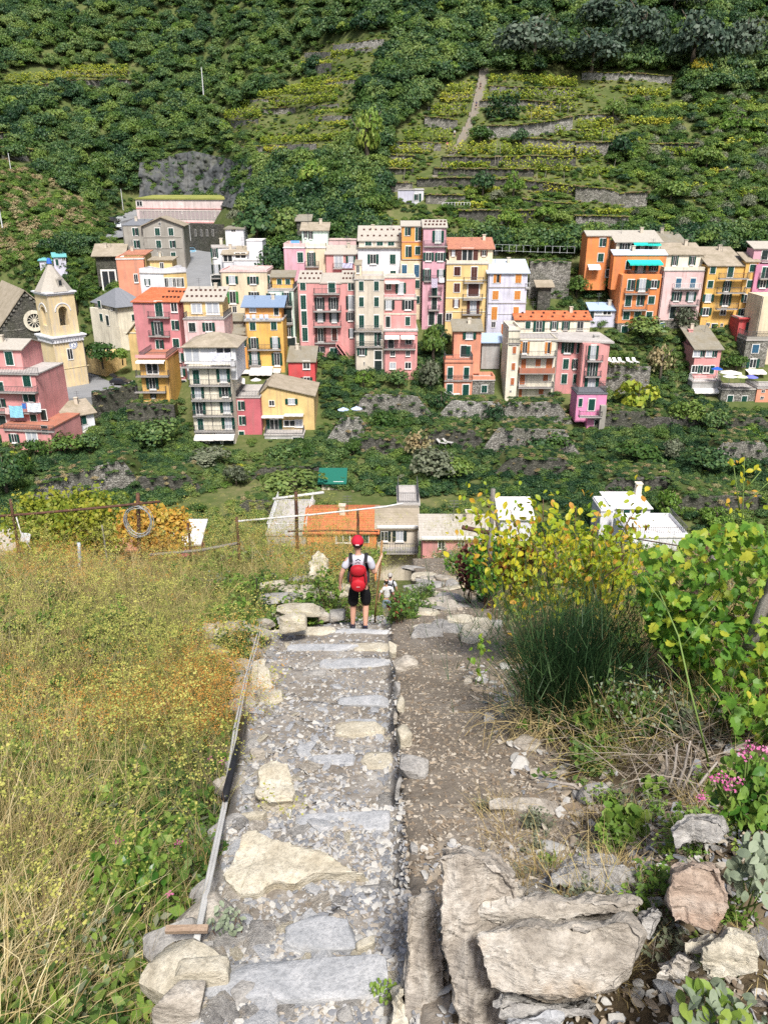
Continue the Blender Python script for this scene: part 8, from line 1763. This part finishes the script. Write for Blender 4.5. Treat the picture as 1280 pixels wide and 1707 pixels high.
# fennel stem with dry flower heads leaning across the vine
org = at(1180, 1270, 3.6); e = empty('tall_fennel', org, 'long pale green fennel stem bending across the front of the grape vine', 'plant')
m = MB(); m.tube([Vector(), at(1150, 1150, 3.7) - org, at(1130, 1060, 3.9) - org, at(1098, 985, 4.1) - org], .007, 6, 0, .5); m.build('stem', STEMG, e, True)
for a, b in (((1135,1080),(1190,1010)), ((1150,1150),(1095,1090)), ((1115,1020),(1070,960))): m = MB(); m.tube([at(*a, 3.9) - org, at(*b, 3.95) - org], .004, 5, 0, .5); m.build('stem', STEMG, e, True)
org = at(1235, 900, 6.2); e = empty('yellow_sprig', org, 'tall bare sprig with small yellow leaves rising at the right edge against the village', 'plant')
for a, b in (((1235,905),(1240,765)), ((1238,820),(1268,785)), ((1232,850),(1222,775)), ((1240,840),(1285,800))): m = MB(); m.tube([at(*a, 6.2) - org, at(*b, 6.2) - org], .007, 5, 0, .4); m.build('stem', STEMG, e, True)
pts = [at(R.choice([1240, 1235, 1222, 1262]) + R.gauss(0, 8), ru(765, 860), ru(6, 6.4)) - org for _ in range(34)]; leafy(e, pts, [ru(.04, .075) for _ in pts], LEAFY, (5, 1, 1))
# broom: a fan of thin dark green rods
org = ground_at(945, 1215); e = empty('broom_bush', org, 'dense dark green broom bush of thin upright rods beside the earth path', 'bush')
n = 2600; a = rng.uniform(0, 6.28, n); r = .16 * np.sqrt(rng.random(n)); base = np.stack([r * np.cos(a) * 1.6, r * np.sin(a), np.zeros(n)], 1)
d = np.stack([rng.normal(size=n) * .33, rng.normal(size=n) * .3, np.ones(n)], 1); L = rng.uniform(.55, 1.5, n)
BR = leafmat('broom_rod', [(.010, .030, .012), (.022, .055, .020), (.04, .085, .028), (.07, .12, .04)], .1, .5, 2.)
V, Fq, tp = strips(base, L, d, np.full(n, .0085), 4, .25 * rng.random(n)); link('rods', np_mesh('rods', V, Fq, BR), e)['kind'] = 'stuff'
n2 = 1500; b2 = tp[rng.integers(0, n, n2)] - d[rng.integers(0, n, n2)] * .0 - np.array([0, 0, .2]); V, Fq, _ = strips(b2, rng.uniform(.12, .3, n2), np.stack([rng.normal(size=n2) * .4, rng.normal(size=n2) * .4, np.ones(n2)], 1), np.full(n2, .006), 2, .1); link('side_shoots', np_mesh('side_shoots', V, Fq, BR), e)['kind'] = 'stuff'
n = 420; base = np.stack([rng.normal(size=n) * .22 - .2, rng.normal(size=n) * .1 - .12, rng.uniform(.0, .35, n)], 1); V, Fq, _ = strips(base, rng.uniform(.25, .6, n), np.stack([rng.normal(size=n) * .7, -.3 + rng.normal(size=n) * .4, .3 + rng.normal(size=n) * .4], 1), np.full(n, .006), 3, .9); link('dead_rods', np_mesh('dead_rods', V, Fq, GR['straw']), e)['kind'] = 'stuff'
# dead twigs under the broom and vine
P = np.array([ground_at(px, py)[:] for px, py in sample([(850,1200),(960,1190),(1130,1170),(1230,1240),(1200,1360),(1090,1330),(960,1280)], 160)])
n = len(P) * 4; Pb = np.repeat(P, 4, 0) + rng.normal(size=(n, 3)) * .06; V, Fq, _ = strips(Pb, rng.uniform(.2, .7, n), np.stack([rng.normal(size=n), rng.normal(size=n) * .6, .5 * np.abs(rng.normal(size=n)) + .1], 1), rng.uniform(.004, .009, n), 3, .4)
tag(link('dead_twigs', np_mesh('dead_twigs', V, Fq, GR['twig'])), 'tangle of dead twigs below the broom and the grape vine', None, None, 'stuff')
for i, (x0, y0, x1, y1) in enumerate([(1108,1330,1128,1240), (1118,1335,1150,1235), (1128,1330,1160,1250), (1100,1325,1110,1250), (1135,1340,1195,1270), (970,1400,1018,1380), (1000,1330,900,1300)]):
    a, b = ground_at(x0, y0), at(x1, y1, ground_at(x0, y0).y + .1); m = MB(); m.tube([a - Vector((0, 0, .05)), a.lerp(b, .5) + Vector((.02, 0, .03)), b], .012 if i < 5 else .014, 6, 0, .5)
    tag(m.build('dead_branch', rockmat('grey_twig', (.20, .17, .14), (.33, .29, .25), (.44, .40, .35), (5, 5, .6), 6, (.2, .16, .12), .3), None, True), ['pale dead branch, first from the left of the upright bunch by the green sprig', 'pale dead branch, second of the upright bunch by the green sprig', 'pale dead branch, third of the upright bunch by the green sprig', 'short dead branch at the left of the upright bunch', 'curved dead branch right of the upright bunch', 'dark dead branch pointing up between the wall stones', 'long dead branch lying under the broom bush'][i], 'branch')
def bush_leaf(name, label, px, py, hp, wp, meshes, wts, n, leaf, Y=None, cat='bush', stems=6, stemm=STEMM, face=(0, -.5, .7), up=.7, limit=300, lowf=.15):
    b = ground_at(px, py) if Y is None else Vector((at(px, py, Y).x, Y, at(px, py, Y).z)); k = depth(b.y, b.z) / F; h_ = hp * k * 1.1; w_ = wp * k; e = empty(name, b, label, cat)
    pts = []
    for _ in range(n):
        u = Vector((R.gauss(0, 1), R.gauss(0, 1), R.gauss(0, 1))).normalized() * (R.random() ** .4); pts.append(Vector((u.x * w_ / 2, u.y * w_ / 2.2, h_ * (.5 + lowf) + u.z * h_ * (.5 - lowf * .4))))
    tips = [R.choice(pts) for _ in range(stems)]; canes(e, [Vector((R.gauss(0, .04), R.gauss(0, .04), -.05)) for _ in tips], tips, max(.004, h_ * .010), stemm, 'stem', h_ * .04)
    leafy(e, pts, [leaf * ru(.6, 1.3) for _ in pts], meshes, wts, 'leaf', limit, face, up); return e
REDL = ovate('leaf', leafmat('red_leaf', [(.06, .018, .018), (.13, .03, .025), (.20, .07, .03)], .25, .5, 2.)); GLOS = ovate('leaf', leafmat('glossy_leaf', [(.03, .09, .015), (.06, .16, .02), (.12, .24, .03)], .25, .3, 2.)); GREYL = ovate('leaf', leafmat('sage_leaf', [(.16, .20, .13), (.24, .29, .19), (.32, .36, .25)], .2, .6, 2.))
bush_leaf('glossy_bush', 'glossy green bush on the right edge of the earth path before the pink house', 812, 1015, 115, 80, [GLOS], [1], 900, .085, None, limit=0); bush_leaf('red_leaved_bush', 'dark red leaved bush left of the glossy green bush', 780, 1005, 90, 46, [REDL, GLOS], [4, 1], 520, .085, None, limit=0); bush_leaf('ragged_bush', 'pale ragged bush at the bend where the earth path drops away', 762, 965, 40, 46, [GLOS, LEAFG[0]], [2, 3], 260, .09, None, limit=0)
bush_leaf('red_leaved_shoots', 'reddish leaves at the left foot of the yellow vine', 862, 985, 70, 70, [REDL, LEAFY[2]], [3, 1], 200, .08, 8.0, 'shrub', limit=120)
bush_leaf('ivy_sprig', 'bright green lobed sprig in front of the dead branches', 1035, 1395, 60, 90, [LEAFG[0]], [1], 110, .06, None, 'plant', 8, STEMG, lowf=.05); bush_leaf('ivy_shoot', 'small green shoot rising beside the dead branches', 1085, 1335, 40, 50, [LEAFG[0]], [1], 50, .045, None, 'plant', 5, STEMG, lowf=.05)
bush_leaf('sage_plant', 'grey green broad leaved plant at the right edge beside the reddish block', 1248, 1500, 120, 90, [GREYL], [1], 90, .052, 1.95, 'plant', 9, STEMG, (0, -.7, .5), .6, lowf=.0); bush_leaf('grey_herb_clump', 'grey green herb clump at the lower right corner', 1190, 1735, 90, 150, [GREYL, LEAFN], [2, 1], 130, .05, 1.5, 'plant', 12, STEMG, (0, -.6, .6), .7, lowf=.0); bush_leaf('rue_bush', 'grey leaved wild bush under the broom', 1040, 1230, 110, 150, [GREYL, LEAFG[1]], [1, 2], 300, .032, None, 'bush', 12)
bush_leaf('wild_shrub', 'light green wild shrub in front of the glossy bush', 800, 1140, 80, 44, [LEAFY[1], LEAFV[0]], [2, 2], 26, .06, None, 'plant', 4, STEMG, lowf=.1)
PINK = leafmat('pink_blossom', [(.50, .08, .25), (.62, .16, .36), (.70, .28, .46)], .3, .6, 6.)
def valerian(px, py, hp, wp, n, label, heads, Y=None):
    e = bush_leaf('valerian', label, px, py, hp, wp, [LEAFN, GLOS], [3, 1], n, .06 if Y is None else .05, Y, 'flowering plant', 10, STEMG, (0, -.6, .6), .7, lowf=.0)
    k = depth(e.location.y, e.location.z) / F
    for (x, y) in heads:
        p = at(x, y, e.location.y - .05) - e.location; m = np.array([p[:]]) + rng.normal(size=(26, 3)) * np.array([.013, .012, .010]); V, Fq = leaf_quads(m, np.tile([0, -.4, .9], (26, 1)), .010, 1., .6); link('flower_head', np_mesh('flower_head', V, Fq, PINK), e)
        mm = MB(); mm.tube([p * .35, p], .004, 5); mm.build('flower_stalk', STEMG, e)
valerian(1235, 1375, 130, 130, 300, 'leafy valerian with pink flower heads at the right edge above the stones', [(1190,1297),(1228,1303),(1205,1296),(1243,1258),(1250,1243),(1170,1328),(1272,1250),(1212,1310)], 2.55)
valerian(232, 1580, 230, 140, 380, 'fresh green valerian with one pink head in the ditch left of the cables', [(282,1490),(198,1402)]); valerian(305, 1510, 120, 80, 120, 'darker valerian close beside the white cables', [(298,1405)]); valerian(370, 1320, 70, 50, 70, 'small valerian with a pink head by the upper ditch', [(352,1265),(371,1268)])
bush_leaf('clover_bush', 'small leaved grey green bush at the bottom left of the ditch', 150, 1690, 150, 200, [LEAFG[1], GREYL, LEAFN], [2, 2, 2], 520, .035, None, 'bush', 14, STEMG); bush_leaf('bramble_leaves', 'large leaved green seedling in the dry grass', 125, 1280, 50, 110, [LEAFV[2]], [1], 40, .10, None, 'plant', 6, STEMG); bush_leaf('wormwood_sprig', 'small grey sprig growing at the path edge above the lower step', 380, 1565, 60, 60, [GREYL], [1], 60, .03, None, 'plant', 5, STEMM); bush_leaf('left_herb', 'light green leafy herb at the left picture edge', 40, 1330, 90, 110, [LEAFN], [1], 130, .06, None, 'plant', 8, STEMG)
bush_leaf('trench_bush', 'green bush on the bank between the stacked slabs and the hiker', 545, 1030, 80, 40, [LEAFG[1], LEAFG[0]], [2, 1], 260, .06, None, 'bush', 7, limit=0); bush_leaf('rubble_bush', 'low green bush growing from the rubble right of the hiker', 664, 1040, 50, 40, [LEAFG[1], REDL, LEAFG[0]], [3, 1, 1], 200, .06, None, 'bush', 6, limit=0); bush_leaf('step_weed', 'small weed with tiny leaves on the lowest step', 640, 1665, 30, 50, [LEAFN], [1], 60, .022, None, 'plant', 6, STEMG)
# trees at the brink of the field
def leaf_tree(px, py, Y, hp, wp, mat, label, n, leaf, name):
    b = at(px, py, Y); k = depth(b.y, b.z) / F; h_, w_ = hp * k, wp * k; e = empty(name, b, label, 'tree'); t = link('trunk', TRUNK, e); t.scale = (h_,) * 3
    ncl = 46; c = rng.normal(size=(ncl, 3)); c /= np.linalg.norm(c, axis=1, keepdims=True); c *= rng.uniform(.45, 1, (ncl, 1)) ; c = c * np.array([w_ / 2, w_ / 3, h_ * .42]) * .82 + np.array([0, 0, h_ * .56]); q = c[rng.integers(0, ncl, n)] + rng.normal(size=(n, 3)) * w_ * .055
    V, Fq = leaf_quads(q, np.tile([0, -.5, .7], (n, 1)), leaf, 1.2, .7); link('crown', np_mesh('crown', V, Fq, mat), e)['kind'] = 'stuff'
    for i in range(14): m = MB(); z = h_ * ru(.05, .3); cc = c[i]; m.tube([(0, 0, z), (cc[0] * .5, cc[1] * .5, (z + cc[2]) * .5 - .1), tuple(cc)], .05, 5, 0, .3); m.build('branch', BARK, e)
AUT = leafmat('autumn_leaf', [(.40, .17, .03), (.52, .25, .045), (.58, .33, .06), (.46, .36, .06)], .35, .5, .5); AUTG = leafmat('autumn_green_leaf', [(.13, .19, .02), (.24, .28, .03), (.38, .36, .04), (.46, .36, .05)], .35, .5, .5)
leaf_tree(130, 960, 27, 155, 250, AUTG, 'wide yellow green tree at the brink of the grass field', 9000, .13, 'yellow_green_tree'); leaf_tree(262, 945, 26, 120, 140, AUT, 'orange leaved tree beside the pole with the coiled wire', 4200, .12, 'orange_tree')
# ================================================================== POSTS, WIRES, CABLES
WHITEP = plain('white_pipe', (.58, .57, .54), .5); BLACKP = plain('black_pipe', (.018, .018, .02), .4); STEELP = plain('galvanised_post', (.42, .47, .52), .45)
p1 = stake(232, 822, 930, 24, .075, 'rusty iron post carrying a big coil of wire', RUST, .25, 'iron_post'); stake(38, 832, 960, 22, .05, 'rusty thin post with a white junction box', RUST, .1, 'iron_post'); stake(134, 905, 960, 20, .06, 'galvanised steel post leaning in the grass', STEELP, .12, 'steel_post'); stake(178, 875, 925, 23, .03, 'thin grey stick in front of the orange tree', WOODG, .0, 'vine_stake')
stake(495, 820, 905, 24, .065, 'rusty post with a white crossbeam at the crest', RUST, .05, 'iron_post'); stake(597, 848, 890, 26, .05, 'black post in front of the terracotta roof', RUST, 0, 'iron_post'); stake(400, 862, 930, 22, .05, 'dark rusty post at the crest left of the hiker', RUST, 0, 'iron_post'); stake(318, 872, 915, 23, .045, 'dark post by the white slab roof', RUST, 0, 'iron_post'); stake(430, 965, 1000, 13, .012, 'short black iron rod by the cables', BLACKP, 0, 'iron_rod'); stake(636, 880, 1005, 20, .02, 'thin pale stick leaning behind the hiker', POSTM, .3, 'vine_stake') if False else None
def pipe(pts, r, mat, label, name='pipe', kind='pipe', n=7):
    m = MB(); m.tube(pts, r, n); return tag(m.build(name, mat, None, True), label, kind)
pipe([at(-20, 862, 23), at(60, 856, 23.2), at(150, 848, 23.5), at(268, 836, 24)], .045, RUST, 'rusty horizontal bar running from the left edge to the coil post', 'trellis_bar', 'bar'); pipe([at(395, 869, 23), at(520, 858, 24), at(640, 845, 25), at(672, 839, 25)], .032, WHITEP, 'long white pipe crossing in front of the terracotta roof', 'trellis_bar', 'bar'); pipe([at(455, 832, 24), at(540, 821, 24.2)], .05, WHITEP, 'short white crossbeam on the rusty post at the crest', 'trellis_bar', 'bar'); pipe([at(480, 886, 24), at(560, 884, 24.5), at(630, 886, 25)], .025, RUST, 'thin dark wire bar below the terracotta roof', 'trellis_bar', 'bar')
pipe([at(770, 879, 9), at(815, 888, 9)], .03, RUST, 'dark iron bar sticking out before the pink slate roof', 'trellis_bar', 'bar'); pipe([at(1040, 895, 9), at(1180, 918, 8.5), at(1290, 925, 8.5)], .008, RUST, 'thin trellis wire above the grape vine', 'trellis_wire', 'wire')
pipe([at(250, 925, 22), at(330, 918, 22), at(400, 905, 22.5)], .05, WOODG, 'grey timber rail lying at the crest of the field', 'timber_rail', 'rail')
m = MB(); c = at(231, 868, 23.85)
for i in range(9):
    rx, rz_ = ru(.40, .47), ru(.48, .58); o = Vector((ru(-.05, .05), ru(-.08, .08), ru(-.06, .06))); ph = ru(0, 6); m.tube([c + o + Vector((rx * math.cos(t + ph), .04 * math.sin(3 * t + ph), rz_ * math.sin(t + ph))) for t in np.linspace(0, 6.2, 22)], .012, 4)
tag(m.build('wire_coil', plain('wire_grey', (.30, .31, .31), .5), None), 'large coil of grey wire hanging on the rusty post', 'wire coil')
m = MB(); c = at(43, 896, 21.9); m.box(-.13, .13, -.07, .07, -.12, .12); o = m.build('junction_box', plain('box_white', (.7, .7, .7), .5)); o.location = c; o.rotation_euler = (0, .3, .4); tag(o, 'small white junction box on the thin rusty post', 'box')
pipe([at(28, 862, 22), at(36, 890, 21.8), at(52, 915, 21.8), at(45, 935, 21.9)], .02, WHITEP, 'white flexible tube hanging below the junction box', 'tube', 'tube')
cab = [(318,1600),(330,1545),(348,1455),(372,1345),(391,1215),(408,1130),(424,1078),(437,1030),(462,990),(485,962),(516,928)]
for dx, r, mt, lb in [(0, .011, WHITEP, 'outer white pipe of the pair running down the left edge of the path'), (6, .010, WHITEP, 'inner white pipe of the pair running down the left edge of the path')]:
    pts = []
    for i, (px, py) in enumerate(cab):
        t = i / (len(cab) - 1); q = at(px + dx * (1 - t * .75) + ru(-1, 1), py, float(Yplane(py + 12))); pts.append(q)
    pipe(pts, r, mt, lb, 'cable_pipe')
pipe([at(375, 1330, float(Yplane(1352))), at(400, 1232, float(Yplane(1255))), at(408, 1195, float(Yplane(1215)))], .026, BLACKP, 'thick black pipe beside the white pipes', 'black_pipe')
m = MB(); m.box(-.095, .095, -.015, .015, -.012, .012); o = m.build('bracket_board', rockmat('board_wood', (.22, .15, .10), (.33, .24, .17), (.42, .32, .24), (.6, 6, 6), 5, (.2, .13, .08), .3)); o.location = at(312, 1549, float(Yplane(1549)) - .12); o.rotation_euler = (.2, 0, .02); tag(o, 'short wooden board under the white pipes', 'board')
